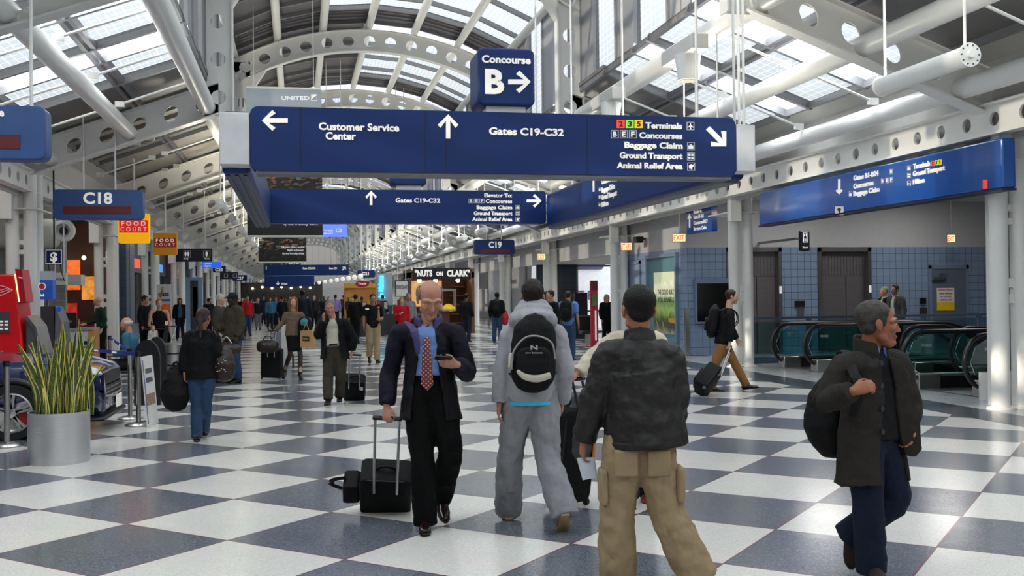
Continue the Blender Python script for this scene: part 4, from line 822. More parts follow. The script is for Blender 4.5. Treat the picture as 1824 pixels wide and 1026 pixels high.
# ---------------------------------------------------------------- car side: shops, machines, car, plant
def dot_mat(name, c, g, sz):
    m = tile_mat(name, c, g, sz); return m
latt = tile_mat('perforated_panel', '8d918e', 'a9aca8', .16)
q = MB(); q.box((-10.2, -12, 0), (-9.9, 165, 4.45)); q.build('wall_left', mat('dim_wall', '5c5d63', .6), kind='structure')
q = MB(); q.box((-9.9, 27, 0), (-5.55, 27.2, 4.4)); q.build('wall_panelled', latt, kind='structure')
q = MB(); q.box((-14, 160, 0), (34, 160.4, 12)); q.build('wall_end', mat('end_wall_paint', '6b6a6a', .7), kind='structure')
q = MB(); q.box((-14, -6.4, 0), (-9.9, -6, 4.45)); q.box((20.2, -6.4, 0), (34, -6, 4.3)); q.box((-9.9, -6.4, 0), (20.2, -6.0, 11)); q.build('wall_light_block', whitew, kind='structure')  # unseen wall across the hall, added to cut light from behind the camera
# duct with jet nozzles
t = thing('air_duct', 'white air duct with round jet nozzle above the panelled wall', 'duct', (-7.5, 26.6, 2.9)); p = MB(); p.box((-9.8, 26.3, 2.95), (-5.6, 26.98, 3.65)); p.build('duct', whitew, t, bevel=.2)
c = onY(113, 411, 26.2); p = MB(); p.lathe((c[0], 26.35, c[2]), [(.2, 0), (.27, .12), (.25, .26), (.17, .28), (.15, .12), (.05, .1)], 24, (V(1, 0, 0), UP, V(0, -1, 0))); p.build('nozzle', white2, t, smooth=40)
p = MB(); p.ball((c[0], 26.2, c[2]), .1); p.build('nozzle_core', mat('bolt_dark', '4a4a4c', .4, .6), t, smooth=180)
# storefronts along the car side
rnd = random.Random(8)
q = MB()
for k in range(9): q.box((-7.2, 36+8*k, 0), (-6.6, 37.2+8*k, 4.4))
q.build('wall_piers', tile_mat('shop_pier_tile', '5a6678', '2e343d', .3), kind='structure')
sf = ['3c3a3c', '6f7b88', '4a3a30', '7f8790', '303640', '5f5550', '868b92', '3a3230']
for k in range(8):
    y0, y1 = 37.2+8*k, 44+8*k; t = thing('storefront', 'dim shop front on the car side, %s beyond the amber food court signs' % ground_label(k), 'shop front', (-7.0, (y0+y1)/2, 0), 'shop fronts on the car side')
    p = MB(); p.box((-7.3, y0, 0), (-7.1, y1, .6)); p.box((-7.3, y0, 2.9), (-7.05, y1, 4.4)); p.build('fascia', mat('front_%d' % k, sf[k], .5), t)
    p = MB(); p.box((-7.25, y0, .6), (-7.2, y1, 2.9)); p.build('window_pane', mat('shop_glass_%d' % (k % 3), ['2c2f35', '46413a', '3a444e'][k % 3], .15), t)
    for j in range(4): p = MB(); yy = y0+(y1-y0)*(j+.0)/3; p.box((-7.2, yy-.04, .6), (-7.1, yy+.04, 2.9)); p.build('mullion', mull, t)
    p = MB(); p.box((-7.04, y0+1.5, 3.1), (-7.0, y0+4.5, 3.5)); p.build('lit_sign', mat('shop_sign_%d' % (k % 4), ['e8e2d0', 'd24a2a', '3f7fd0', 'e0b050'][k % 4], .4, emit=.9), t)
# warm food counter between the columns
t = thing('food_counter', 'warm orange lit food counter between the white columns', 'food counter', (-6.4, 32.6, 0)); p = MB(); p.box((-8.6, 33.2, 0), (-5.7, 33.4, 4)); p.build('back_panel', mat('counter_brown', '4a2516', .6), t)
for i, (a, b, z0, z1, c, e) in enumerate(((-8.4, -7.2, 1.9, 2.8, 'e0701a', 1.1), (-7.1, -6.4, 2.0, 2.9, 'd8541c', 1.0), (-6.35, -5.8, 1.7, 2.4, 'c87a30', .8), (-8.4, -6.5, 1.1, 1.6, 'a8281c', .6))):
    p = MB(); p.box((a, 33.12, z0), (b, 33.2, z1)); p.build('menu_board', mat('menu_glow_%d' % i, c, .5, 0, .5, 5, emit=e), t)
p = MB(); p.box((-8.6, 32.2, 0), (-5.8, 32.7, 1.05)); p.build('counter', mat('counter_red', '7a1d1a', .4), t)
for x in (-8, -7.4, -6.8, -6.2): p = MB(); p.ball((x, 32.7, 2.95), .06); p.build('lamp_bulb', mat('warm_bulb', 'fff0d0', .4, emit=6), t)
a, b = onY(195, 462, 33), onY(201.5, 546, 33); p = MB(); p.box((a[0], 33, 0), (b[0], 33.1, a[2])); p.thing('pier_banner', 'narrow yellow and red vertical strip on the pier beside the warm food counter', 'banner', mat('strip_yellow', 'd8b030', .5, 0, .4, 9))
a, b = onY(210, 455, 35), onY(226, 605, 35); p = MB(); p.box((a[0], 35, 0), (b[0], 35.6, 3.7)); p.thing('tiled_pier', 'slate blue tiled pier right of the yellow strip', 'pier', tile_mat('pier_tile', '4c5a6e', '2a323d', .22))
# jazz board, standing ad panel
def stand_board(x0, y0, x1, y1, d, name, label, cat, frame, parts):
    a, b = at(x0, y0, d), at(x1, y1, d); Y = a[1]; a, b = onY(x0, y0, Y), onY(x1, y1, Y); t = thing(name, label, cat, ((a[0]+b[0])/2, Y+.05, 0)); p = MB(); p.box((a[0], Y, .03), (b[0], Y+.1, a[2])); p.box((a[0]-.1, Y-.2, 0), (b[0]+.1, Y+.3, .04)); p.build('frame', frame, t)
    w, h = b[0]-a[0], a[2]
    for nm, u0, v0, u1, v1, m in parts: p = MB(); p.box((a[0]+w*u0, Y-.015, h*v0), (a[0]+w*u1, Y, h*v1)); p.build(nm, m, t)
    return t, a, w, h, Y
t, a, w, h, Y = stand_board(278.5, 506.5, 305, 560, 29.5, 'menu_stand', 'standing board with saxophone and jazz lettering behind the woman in the tank top', 'sign', mat('board_grey', 'b9bdc4', .5), [('blue_band', .05, .77, .95, .8, mat('band_blue', '2a5a9c', .5)), ('orange_panel', .05, .42, .95, .74, mat('panel_orange', 'd8641c', .5, 0, .3, 6)), ('red_panel', .35, .40, .98, .58, mat('panel_red', 'b02418', .5))])
p = MB(); lettering(p, 'Jazz', V(a[0]+w*.25, Y-.006, h*.845), V(a[0]+w*.85, Y-.006, h*.845), UP*h*.06, .01, .01); p.build('lettering', mat('ink_black', '1b1b1d', .6), t)
p = MB(); p.tube([V(a[0]+w*x, Y-.012, h*z) for x, z in ((.52, .96), (.42, .965), (.4, .93), (.38, .86), (.3, .83), (.22, .85), (.2, .88))], [.01, .012, .016, .022, .03, .03, .035], 8); p.build('saxophone_mark', mat('gold_mark', '8a6a20', .4), t, smooth=60)
p = MB(); lettering(p, 'out!', V(a[0]+w*.4, Y-.02, h*.45), V(a[0]+w*.92, Y-.02, h*.45), UP*h*.08, .008, .03); p.build('lettering', letw, t)
stand_board(330, 494, 361, 562, 39, 'display_stand', 'tall pale blue display stand with a dark photo behind the hooded person', 'display', mat('stand_blue', '7f9db8', .4), [('photo', .3, .2, .75, .95, mat('photo_dark', '30343c', .4, 0, .6, 4)), ('photo_light', .45, .4, .7, .85, mat('photo_light', 'b0a8a0', .4, 0, .5, 5))])
# dollar sign
a, b = at(80.5, 444, 22), at(111, 471, 22); Y = a[1]; a, b = onY(80.5, 444, Y), onY(111, 471, Y)
t = thing('dollar_sign', 'square navy sign with a white dollar mark above the cash machines', 'sign', ((a[0]+b[0])/2, Y, b[2])); p = MB(); board(p, V((a[0]+b[0])/2, Y, (a[2]+b[2])/2), V(1, 0, 0), V(0, -1, 0), b[0]-a[0], a[2]-b[2], .1, .03); p.build('board', navy, t)
f = Face('Y', Y-.003); f.txt('$', 89.5, 465, 102.5, 465, 15, .04); f.outline(81.5, 445, 110, 470, .8, 'W'); f.build(t)
p = MB(); 
for x in (a[0]+.05, b[0]-.05): p.tube([(x, Y+.05, b[2]), (x+.02, Y+.05, b[2]-.15), (x+.08, Y+.05, b[2]-.35)], .01, 6)
p.cyl(((a[0]+b[0])/2, Y+.05, a[2]), ((a[0]+b[0])/2, Y+.05, roofz((a[0]+b[0])/2)), .02, n=8); p.build('bracket', blackp, t)
plain(92, 486, 118, 507, 24, 'white hanging sign ending in the word away left of the columns', mat('paper_white', 'dcdad4', .6), [], 'kiosk_sign'); 
p = MB(); lettering(p, 'away', onY(93, 499.5, at(92, 486, 24)[1]-.004), onY(114, 499.5, at(92, 486, 24)[1]-.004), UP*.075, .004, -.004); p.build('lettering', mat('ink_black', '1b1b1d', .6), bpy.data.objects['kiosk_sign'])
a = onY(117, 490, 26.9); b = onY(150, 508, 26.9); p = MB(); p.box((a[0], 26.5, b[2]), (b[0], 27, a[2])); p.thing('wall_shelf', 'grey box shelf on the panelled wall right of the away sign', 'shelf', whitew)
# bank sign on the column
a, b = at(71, 483, 20), at(94, 533, 20); Y = a[1]; a, b = onY(71, 483, Y), onY(94, 533, Y); zm = onY(71, 499, Y)[2]
t = thing('bank_sign', 'blue bank sign with red round mark in front of the panelled wall', 'sign', ((a[0]+b[0])/2, Y, 0)); p = MB(); p.box((a[0], Y, b[2]), (b[0], Y+.3, zm)); p.build('blue_box', mat('bank_blue', '1c50a8', .35, emit=.15), t)
p = MB(); p.box((a[0], Y, zm), (b[0], Y+.3, a[2])); p.build('grey_box', mat('bank_grey', 'aab4c2', .4), t); p = MB(); p.cyl(((a[0]+b[0])/2, Y+.15, 0), ((a[0]+b[0])/2, Y+.15, b[2]), .05, n=10); p.build('post', framem, t)
p = MB(); c = onY(73, 510, Y); p.lathe((c[0]+.02, Y, c[2]), [(.07, 0), (.07, .012)], 20, (V(1, 0, 0), UP, V(0, -1, 0))); p.build('white_ring', letw, t); p = MB(); p.lathe((c[0]+.02, Y-.01, c[2]), [(.055, 0), (.055, .012)], 20, (V(1, 0, 0), UP, V(0, -1, 0))); p.build('red_disc', mat('ink_red', 'b3252c', .6), t)
f = Face('Y', Y-.003); f.txt('bank', 72, 528, 79.5, 528, 5); f.build(t)
# red cash machine
D = 17.6; L = lambda x, y: at(x, y, D); zt = L(20, 489)[2]; xr = L(38, 560)[0]; Yf = L(20, 560)[1]
t = thing('cash_machine', 'big red cash machine kiosk behind the car at the edge', 'cash machine', (xr-.8, Yf+.4, 0)); red = mat('kiosk_red', 'd8101e', .35, 0, .04)
p = MB(); p.prism([(xr-1.6, Yf, 0), (xr+.03, Yf, 0), (xr+.03, Yf, .7), (xr-.1, Yf, zt), (xr-.5, Yf, zt+.0), (xr-1.6, Yf, zt-.12)], (0, .8, 0)); p.build('body', red, t, bevel=.03)
p = MB(); p.prism([(xr+.03, Yf+.02, 0), (xr+.32, Yf+.02, 0), (xr+.30, Yf+.02, .75), (xr+.2, Yf+.02, 1.2), (xr+.05, Yf+.02, 1.38)], (0, .75, 0)); p.build('dispenser', mat('dispenser_grey', '4a4b50', .4), t, bevel=.04)
p = MB(); p.prism([(xr+.31, Yf+.0, .05), (xr+.35, Yf+.0, .05), (xr+.33, Yf+.0, .78), (xr+.22, Yf+.0, 1.25), (xr+.08, Yf+.0, 1.44), (xr+.05, Yf+.0, 1.38), (xr+.18, Yf, 1.2), (xr+.28, Yf, .75)], (0, .79, 0)); p.build('front_trim', framem, t)
p = MB(); p.prism([L(28, 479)-V(0, .05, 0), L(40, 480)-V(0, .05, 0), L(48, 538)-V(0, .05, 0), L(36, 540)-V(0, .05, 0)], (0, .5, 0)); p.build('top_panel', mat('kiosk_red_dark', 'b01a28', .35), t, label='darker red leaning top panel')
p = MB(); p.prism([L(27, 488)-V(0, .06, 0), L(29.5, 489)-V(0, .06, 0), L(36.5, 538)-V(0, .06, 0), L(34.5, 538)-V(0, .06, 0)], (0, .03, 0)); p.build('light_strip', mat('strip_glow', 'ffd8a0', .4, emit=1.2), t)
q = MB(); lettering(q, 'Welcome', L(35, 495.5)-V(0, .055, 0), L(42, 496)-V(0, .055, 0), UP*.022, .004, .0); q.build('lettering', letw, t)
p = MB(); p.box((L(-20, 556)[0], Yf-.02, L(0, 592)[2]), (L(18.5, 556)[0], Yf, L(0, 556)[2])); p.build('info_panel', mat('panel_dark', '45464c', .4), t)
p = MB()
for x0, y0 in ((1, 571), (9.5, 571), (1, 577), (9.5, 577), (1, 584), (9.5, 584)): a, b = L(x0, y0)-V(0, .025, 0), L(x0+6, y0+3)-V(0, .025, 0); p.box((a[0], Yf-.028, b[2]), (b[0], Yf-.02, a[2]))
p.build('card_marks', letw, t)
p = MB(); fg = lambda x, y: V(L(x, y)[0], Yf-.006, L(x, y)[2])
for pl in ([(-6, 508), (3, 509), (12, 512), (22, 517)], [(-6, 520), (4, 516), (13, 513.5)], [(-6, 524), (5, 520), (17, 516)], [(2, 527), (12, 522), (22, 517)], [(-6, 519), (2, 527)]): p.tube([fg(*k) for k in pl], .008, 6)
p.build('flag_mark', mat('mark_pale', 'f0b8b8', .5), t)
# grey cash machine
D = 19.5; a, b = at(72, 546, D), at(111, 560, D); Y = a[1]; t = thing('cash_machine', 'slim dark grey cash machine with blue round mark beside the counter', 'cash machine', ((a[0]+b[0])/2, Y+.3, 0)); xm = at(94.5, 560, D)[0]
p = MB(); p.box((a[0], Y, 0), (xm, Y+.7, a[2])); p.build('side', mat('machine_dark', '2f3135', .45), t); p = MB(); p.prism([(xm, Y, 0), (b[0], Y, 0), (b[0], Y, .9), (b[0]-.03, Y, a[2]-.3), (xm+.03, Y, a[2])], (0, .65, 0)); p.build('front', mat('machine_grey', '5a5d64', .4), t)
p = MB(); c = onY(104.5, 551, Y-.01); p.lathe((c[0], Y, c[2]), [(.05, 0), (.05, .012)], 18, (V(1, 0, 0), UP, V(0, -1, 0))); p.build('round_mark', mat('bank_blue', '1c50a8', .35), t); p = MB(); p.box((xm-.03, Y-.01, .3), (xm+.04, Y, .62)); p.build('blue_strip', mat('bank_blue', '1c50a8', .35), t)
# counter with monitor
D = 22.5; a, b = at(114, 584, D), at(168, 584, D); Y = a[1]; a, b = onY(114, 585, Y), onY(168, 585, Y)
t = thing('counter', 'pale service counter with grey panels in front of the bald man in green vest', 'counter', ((a[0]+b[0])/2, Y, 0)); p = MB(); p.box((a[0], Y, 0), (b[0]-.12, Y+.6, a[2]-.04)); p.build('body', mat('counter_pale', 'b8bbc0', .4), t); p = MB(); p.box((a[0]-.04, Y-.05, a[2]-.04), (b[0], Y+.65, a[2])); p.build('top', mat('counter_top', '8b8e94', .3), t)
for k in range(3): p = MB(); p.box((a[0]+.4, Y-.01, .12+k*.3), (b[0]-.14, Y, .2+k*.3)); p.build('groove', blackp, t)
p = MB(); p.box((b[0]-.12, Y-.02, 0), (b[0], Y+.6, a[2]-.04)); p.build('wood_end', mat('counter_wood', 'b07a40', .5), t)
D = 22.6; c0, c1 = at(112, 557, D), at(134, 589, D); t = thing('monitor', 'black monitor seen from behind on the pale service counter', 'monitor', ((c0[0]+c1[0])/2, Y+.3, a[2])); p = MB(); p.box((c0[0], Y+.2, c1[2]+.06), (c1[0], Y+.26, c0[2])); p.build('screen_back', blackp, t, bevel=.01); p = MB(); p.cyl(((c0[0]+c1[0])/2, Y+.25, a[2]), ((c0[0]+c1[0])/2, Y+.25, c1[2]+.1), .03); p.box(((c0[0]+c1[0])/2-.12, Y+.15, a[2]), ((c0[0]+c1[0])/2+.12, Y+.35, a[2]+.015)); p.build('stand', blackp, t)
p = MB(); p.lathe(((c0[0]+c1[0])/2, Y+.199, (c0[2]+c1[2])/2), [(.03, 0), (.03, .004)], 16, (V(1, 0, 0), UP, V(0, -1, 0))); p.build('mark', framem, t)
# barrier posts and belts
belt = mat('belt_blue', '1f3f9a', .6)
def post(x, y, label, zt=1.0):
    b = fl(x, y); t = thing('barrier_post', label, 'barrier post', (b[0], b[1], 0), 'steel barrier posts'); p = MB(); p.lathe((b[0], b[1], 0), [(.175, 0), (.175, .012), (.15, .03), (.05, .05)], 28); p.build('base', chrome, t, smooth=40)
    p = MB(); p.cyl((b[0], b[1], .04), (b[0], b[1], zt-.06), .032, n=20); p.build('pole', chrome, t, smooth=40); p = MB(); p.cyl((b[0], b[1], zt-.07), (b[0], b[1], zt), .037, n=20); p.build('belt_head', blackp, t, smooth=40); return V(b[0], b[1], zt)
s0 = post(13, 795, 'steel barrier post in front of the blue car wheel'); s1 = post(232, 746, 'steel barrier post behind the leaning white board, farther of the two'); s2 = post(247, 758, 'steel barrier post touching the leaning white board, nearer of the two')
s3 = post(196, 690, 'steel barrier post mostly hidden behind the plant')
def beltrun(a, b, label):
    z = .955; p = MB(); d = nrm(b-a); n = V(-d[1], d[0], 0)*.004; A, B = V(a[0], a[1], z)+d*.04, V(b[0], b[1], z)+d*-.04; p.prism([A-UP*.025, B-UP*.025, B+UP*.025, A+UP*.025], n); t = p.thing('barrier_belt', label, 'belt', belt, 'blue barrier belts')
    q = MB()
    for u in (.25, .6):
        c = A+(B-A)*u; e = nrm(B-A); fr = -1 if np.cross(e, UP)@(C0-c) < 0 else 1; e = e*fr; q = MB(); nn = np.cross(e, UP); lettering(q, 'UNITED', c-e*.09-UP*.012+nn*.006, c+e*.09-UP*.012+nn*.006, UP*.024, .003, .02); q.build('lettering', letw, t)
beltrun(s3, s1, 'blue barrier belt running from behind the plant to the farther post'); 
s4 = post(150, 735, 'steel barrier post hidden behind the plant leaves'); beltrun(s4, s2, 'blue barrier belt running from the plant to the nearer post')
# leaning white board
a, b = fl(262, 762), fl(272, 757); top = at(250, 636, 13.75); t = thing('leaning_board', 'thin white printed board leaning against the barrier post', 'board', (a[0], a[1], 0))
q0, q1, q2, q3 = V(*a), V(a[0]+.07, a[1]+.5, 0), V(top[0]+.07, top[1]+.5, top[2]), V(*top); p = MB(); n = nrm(np.cross(q1-q0, q3-q0)); p.prism([q0, q1, q2, q3], n*.015); p.build('sheet', mat('paper_white', 'dcdad4', .6), t)
p = MB(); P = lambda u, v: q0+(q1-q0)*u+(q3-q0)*v+n*.016
for v in (.75, .62): p.prism([P(.2, v), P(.8, v), P(.8, v+.07), P(.2, v+.07)], n*.002)
p.build('printed_figures', mat('print_grey', '50555e', .6), t); p = MB(); p.prism([P(.1, .3), P(.9, .3), P(.9, .46), P(.1, .46)], n*.002); p.build('printed_photo', mat('print_brown', '9a7a60', .6, 0, .4, 10), t)
p = MB(); p.prism([P(.02, .05), P(.08, .05), P(.08, .95), P(.02, .95)], n*.002); p.build('blue_edge', mat('print_blue', '4a5a9a', .6), t)
# planter with snake plant
bc = (fl(52, 822)+fl(160, 822))/2; R = .305; cx, cyy = bc[0], bc[1]; zt = .53
t = thing('planter', 'round brushed steel planter in front of the blue car', 'planter', (cx, cyy, 0)); p = MB(); p.lathe((cx, cyy, 0), [(R, 0), (R, zt), (R-.012, zt), (R-.012, zt-.08)], 48); p.build('drum', mat('brushed_drum', 'c4c4c6', .36, .7, .05, 5, .15, 3, stretch=(1, 1, 30)), t, smooth=40)
p = MB(); p.lathe((cx, cyy, zt-.1), [(R-.015, 0), (R-.015, .03), (.02, .05)], 32); p.build('soil', mat('soil', '2a2019', .9, 0, .3, 30, .6), t)
def leaf_mat():
    m = bpy.data.materials.new('snake_plant_leaf'); m.use_nodes = True; n = m.node_tree.nodes; l = m.node_tree.links; p = n['Principled BSDF']; uv = n.new('ShaderNodeUVMap'); sp = n.new('ShaderNodeSeparateXYZ'); l.new(uv.outputs[0], sp.inputs[0])
    ab = n.new('ShaderNodeMath'); ab.operation = 'SUBTRACT'; l.new(sp.outputs['X'], ab.inputs[0]); ab.inputs[1].default_value = .5; a2 = n.new('ShaderNodeMath'); a2.operation = 'ABSOLUTE'; l.new(ab.outputs[0], a2.inputs[0])
    nz = n.new('ShaderNodeTexNoise'); mp = n.new('ShaderNodeMapping'); mp.inputs['Scale'].default_value = (1.5, 9, 1); l.new(uv.outputs[0], mp.inputs[0]); l.new(mp.outputs[0], nz.inputs['Vector']); nz.inputs['Scale'].default_value = 3; nz.inputs['Detail'].default_value = 3
    r = n.new('ShaderNodeValToRGB'); l.new(nz.outputs['Fac'], r.inputs[0]); r.color_ramp.elements[0].position = .38; r.color_ramp.elements[0].color = lin('1b2810'); r.color_ramp.elements[1].position = .6; r.color_ramp.elements[1].color = lin('5d6f2c')
    g = n.new('ShaderNodeMath'); g.operation = 'GREATER_THAN'; l.new(a2.outputs[0], g.inputs[0]); g.inputs[1].default_value = .37; x = n.new('ShaderNodeMix'); x.data_type = 'RGBA'; l.new(g.outputs[0], x.inputs['Factor']); l.new(r.outputs[0], x.inputs['A']); x.inputs['B'].default_value = lin('d2c367'); l.new(x.outputs['Result'], p.inputs['Base Color']); p.inputs['Roughness'].default_value = .4; return m
lm = leaf_mat(); pt = thing('snake_plant', 'tall snake plant with yellow edged leaves growing in the steel planter', 'plant', (cx, cyy, zt-.05)); rr = random.Random(3)
def leaf(x, y, h, w, lean, az, tw):
    p = MB(); N = 9; vs = []; uvs = []
    for i in range(N+1):
        u = i/N; ww = 1.3*w*(.55+.9*u-1.45*u**3.2)*.8; ww = max(ww, .003); a = az+tw*u; d = V(math.cos(a), math.sin(a), 0); o = V(math.cos(az+1.57), math.sin(az+1.57), 0); c = V(x, y, zt-.06)+o*lean*u*u*h+UP*h*u*(1-.25*abs(lean)*u)+d*.02*math.sin(5*u+x*40); nn = np.cross(d, UP)
        vs += [c-d*ww/2+nn*.012, c-nn*.004, c+d*ww/2+nn*.012]; uvs += [(0, u*h*2), (.5, u*h*2), (1, u*h*2)]
    k = len(vs); nv = V(math.sin(az), -math.cos(az), 0)*.006; fs = [];  U = []
    for i in range(N):
        for j in (0, 1): q = (3*i+j, 3*i+j+1, 3*i+j+4, 3*i+j+3); fs.append(q); U.append([uvs[z] for z in q]); fs.append(tuple(z+k for z in q[::-1])); U.append([uvs[z] for z in q[::-1]])
        for a, b in ((3*i, 3*i+3), (3*i+5, 3*i+2)): fs.append((a, b, b+k, a+k)); U.append([uvs[a], uvs[b], uvs[b], uvs[a]])
    p.add(vs+[v+nv for v in vs], fs, U); p.build('leaf', lm, pt, smooth=50)
spec = [(88, 577, .07), (100, 582, .06), (150, 570, .055), (137, 595, .07), (124, 590, .06), (75, 640, .06), (112, 600, .05), (160, 600, .075), (68, 650, .06)]
for px, py, w in spec:
    tp = at(px, py, 10.45+rr.uniform(-.15, .15)); h = tp[2]-zt+.06; bx = cx+(tp[0]-cx)*.72; leaf(bx, cyy+rr.uniform(-.15, .12), h*1.03, w, (tp[0]-bx)/h, rr.uniform(-.5, .5), rr.uniform(-.8, .8))
for k in range(58):
    a = rr.uniform(0, 2*PI); r = R*.88*math.sqrt(rr.random()); h = rr.uniform(.42, .9); leaf(cx+r*math.cos(a), cyy+r*math.sin(a), h, rr.uniform(.05, .085), r/R*rr.uniform(.1, .45), a-PI/2+rr.uniform(-.5, .5), rr.uniform(-1, 1))
# blue car heading to the right
carm = mat('car_blue', '0c1a52', .22, .25, .05, 2, coat=1.0); glassd = mat('car_glass', '55605f', .08, 0, .1); tyre = mat('tyre', '121213', .7)
ct = thing('car', 'dark blue sedan with chrome grille parked behind the planter', 'car', (-4.9, 14.55, 0)); XF0 = -2.42; YC = 14.55
prof = [(0, .30, .62, .66, .62), (.06, .22, .74, .80, .72), (.25, .2, .86, .86, .82), (.7, .2, .92, .92, .9), (1.2, .2, .97, .97, .93), (1.55, .2, 1.0, 1.02, .94), (2.0, .2, 1.0, 1.24, .94), (2.45, .2, 1.0, 1.43, .94), (3.0, .2, 1.0, 1.47, .94), (3.6, .2, 1.0, 1.42, .94), (4.1, .22, 1.02, 1.2, .93), (4.5, .3, 1.02, 1.05, .88), (4.85, .4, .95, .97, .75)]
vs = []; n = 0
def sect(x, zb, zs, zt, hw):
    roof = zt > zs+.03
    P = [(0, zb), (hw*.8, zb), (hw*.96, zb+.15), (hw, .55), (hw*.985, zs-.12), (hw*.95, zs), (hw*(.80 if roof else .8), zs+(zt-zs)*.75), (hw*(.62 if roof else .55), zt-.01), (0, zt+.015)]
    return [V(XF0-x, YC-y, z) for y, z in P]+[V(XF0-x, YC+y, z) for y, z in P[-2:0:-1]]
ring = [sect(*q) for q in prof]; m = len(ring[0]); p = MB(); p.add([v for r in ring for v in r], [(i*m+j, i*m+(j+1) % m, (i+1)*m+(j+1) % m, (i+1)*m+j) for i in range(len(ring)-1) for j in range(m)]+[tuple(range(m))[::-1], tuple((len(ring)-1)*m+j for j in range(m))]); p.build('body', carm, ct, smooth=35)
for s in (-1, 1):
    for wx in (1.0, 3.82):
        c = V(XF0-wx, YC+s*.85, .33); ax = (V(1, 0, 0), UP, V(0, s, 0)); p = MB(); p.lathe(c, [(.23, -.06), (.335, -.06), (.345, 0), (.345, .1), (.33, .135), (.245, .13), (.24, .02)], 36, ax); w = p.build('tyre', tyre, ct, smooth=40)
        p = MB(); p.lathe(c, [(.245, .02), (.245, .125), (.225, .13), (.215, .05), (.2, .045)], 36, ax); 
        for k in range(5):
            a = 2*PI*k/5+.3
            for da in (-.13, .13): p.bar(c+V(math.cos(a)*.05, s*.115, math.sin(a)*.05), c+V(math.cos(a+da)*.225, s*.115, math.sin(a+da)*.225), .035, .045, (0, 1, 0))
        p.lathe(c, [(.06, .05), (.06, .13), (.03, .135)], 20, ax); p.build('rim', mat('alloy', 'c8c8c8', .25, 1), ct, smooth=30)
        p = MB(); p.lathe(c, [(.2, .0), (.2, .03)], 24, ax); p.build('brake_disc', mat('disc_dark', '2a2a2c', .4, .6), ct); p = MB(); p.cbox(c+V(.12, s*.05, -.06), (.1, .05, .16)); p.build('brake_caliper', mat('caliper_red', 'a01020', .4), ct)
        p = MB(); p.tube([c+V(.385*math.cos(a), s*.07, .385*math.sin(a)) for a in np.linspace(0, 2*PI, 33)[:-1]], .045, 8, True); p.build('wheel_arch', blackp, ct, smooth=60)
p = MB()
for k in range(7): z = .46+k*.047; hw = .62-.05*abs(k-3)*.5; p.bar((XF0+.022-k*.008, YC-hw, z), (XF0+.022-k*.008, YC+hw, z), .014, .013)
p.build('grille_bar', chrome, ct); p = MB(); p.cbox((XF0-.02, YC, .6), (.05, 1.24, .33)); p.build('grille_back', blackp, ct)
p = MB(); p.tube([(XF0+.025, YC-.62, .48), (XF0-.01, YC-.58, .76), (XF0-.015, YC, .785), (XF0-.01, YC+.58, .76), (XF0+.025, YC+.62, .48), (XF0+.03, YC, .43)], .011, 8, True); p.build('grille_surround', chrome, ct)
p = MB(); p.cbox((XF0+.07, YC+.1, .36), (.02, .34, .16)); p.build('number_plate', letw, ct); p = MB(); p.cbox((XF0-.06, YC, .2), (.22, 1.66, .05)); p.build('bumper_lip', blackp, ct, bevel=.03)
for s in (-1, 1): p = MB(); p.prism([(XF0-.03, YC+s*.66, .74), (XF0-.09, YC+s*.84, .76), (XF0-.5, YC+s*.9, .88), (XF0-.4, YC+s*.8, .9), (XF0-.1, YC+s*.66, .82)], (.03, 0, .015)); p.build('headlamp', mat('lamp_lens', 'c8d0d8', .1), ct)
p = MB(); p.prism([(XF0-1.6, YC-.74, 1.02), (XF0-1.6, YC+.74, 1.02), (XF0-2.4, YC+.6, 1.43), (XF0-2.4, YC-.6, 1.43)], (.02, 0, .03)); p.build('windscreen', glassd, ct)
# ---------------------------------------------------------------- people
FWH = V(_sy, _cy, 0)
def cv(r, u, f): return nrm(RV*r+UP*u+FWH*f)
def cat_path(P, R, k=4):
    P = [np.asarray(p, float) for p in P]; R = [np.asarray(r, float) for r in R]; n = len(P); op, orr = [], []
    for i in range(n-1):
        a, b, c, d = P[max(i-1, 0)], P[i], P[i+1], P[min(i+2, n-1)]
        for j in range(k):
            t = j/k; op.append(.5*(2*b+(c-a)*t+(2*a-5*b+4*c-d)*t*t+(3*b-a-3*c+d)*t**3)); orr.append(R[i]*(1-t)+R[i+1]*t)
    return op+[P[-1]], orr+[R[-1]]
def loft(mb, P, R, side=(1, 0, 0), n=16, k=4, c0=1, c1=1):
    """closed limb: rings of radii (across, deep) along P, rounded ends"""
    R = [r if hasattr(r, '__len__') else (r, r) for r in R]
    if k > 1: P, R = cat_path(P, R, k)
    P = [np.asarray(p, float) for p in P]; m = len(P); side = np.asarray(side, float); rings = []
    T = [nrm(P[min(i+1, m-1)]-P[max(i-1, 0)]) for i in range(m)]
    def ring(c, t, ra, rb):
        a = side-t*(side@t)
        if np.linalg.norm(a) < .05: a = np.cross(t, (0, 1, 0))
        a = nrm(a); b = np.cross(t, a); return [c+a*ra*math.cos(2*PI*j/n)+b*rb*math.sin(2*PI*j/n) for j in range(n)]
    if c0: q = min(R[0]); rings += [ring(P[0]-T[0]*q*.95*c0, T[0], R[0][0]*.3, R[0][1]*.3), ring(P[0]-T[0]*q*.6*c0, T[0], R[0][0]*.8, R[0][1]*.8)]
    rings += [ring(P[i], T[i], *R[i]) for i in range(m)]
    if c1: q = min(R[-1]); rings += [ring(P[-1]+T[-1]*q*.6*c1, T[-1], R[-1][0]*.8, R[-1][1]*.8), ring(P[-1]+T[-1]*q*.95*c1, T[-1], R[-1][0]*.3, R[-1][1]*.3)]
    k = len(rings)
    return mb.add([v for r in rings for v in r], [(i*n+j, i*n+(j+1) % n, (i+1)*n+(j+1) % n, (i+1)*n+j) for i in range(k-1) for j in range(n)]+[tuple(range(n))[::-1], tuple((k-1)*n+j for j in range(n))])
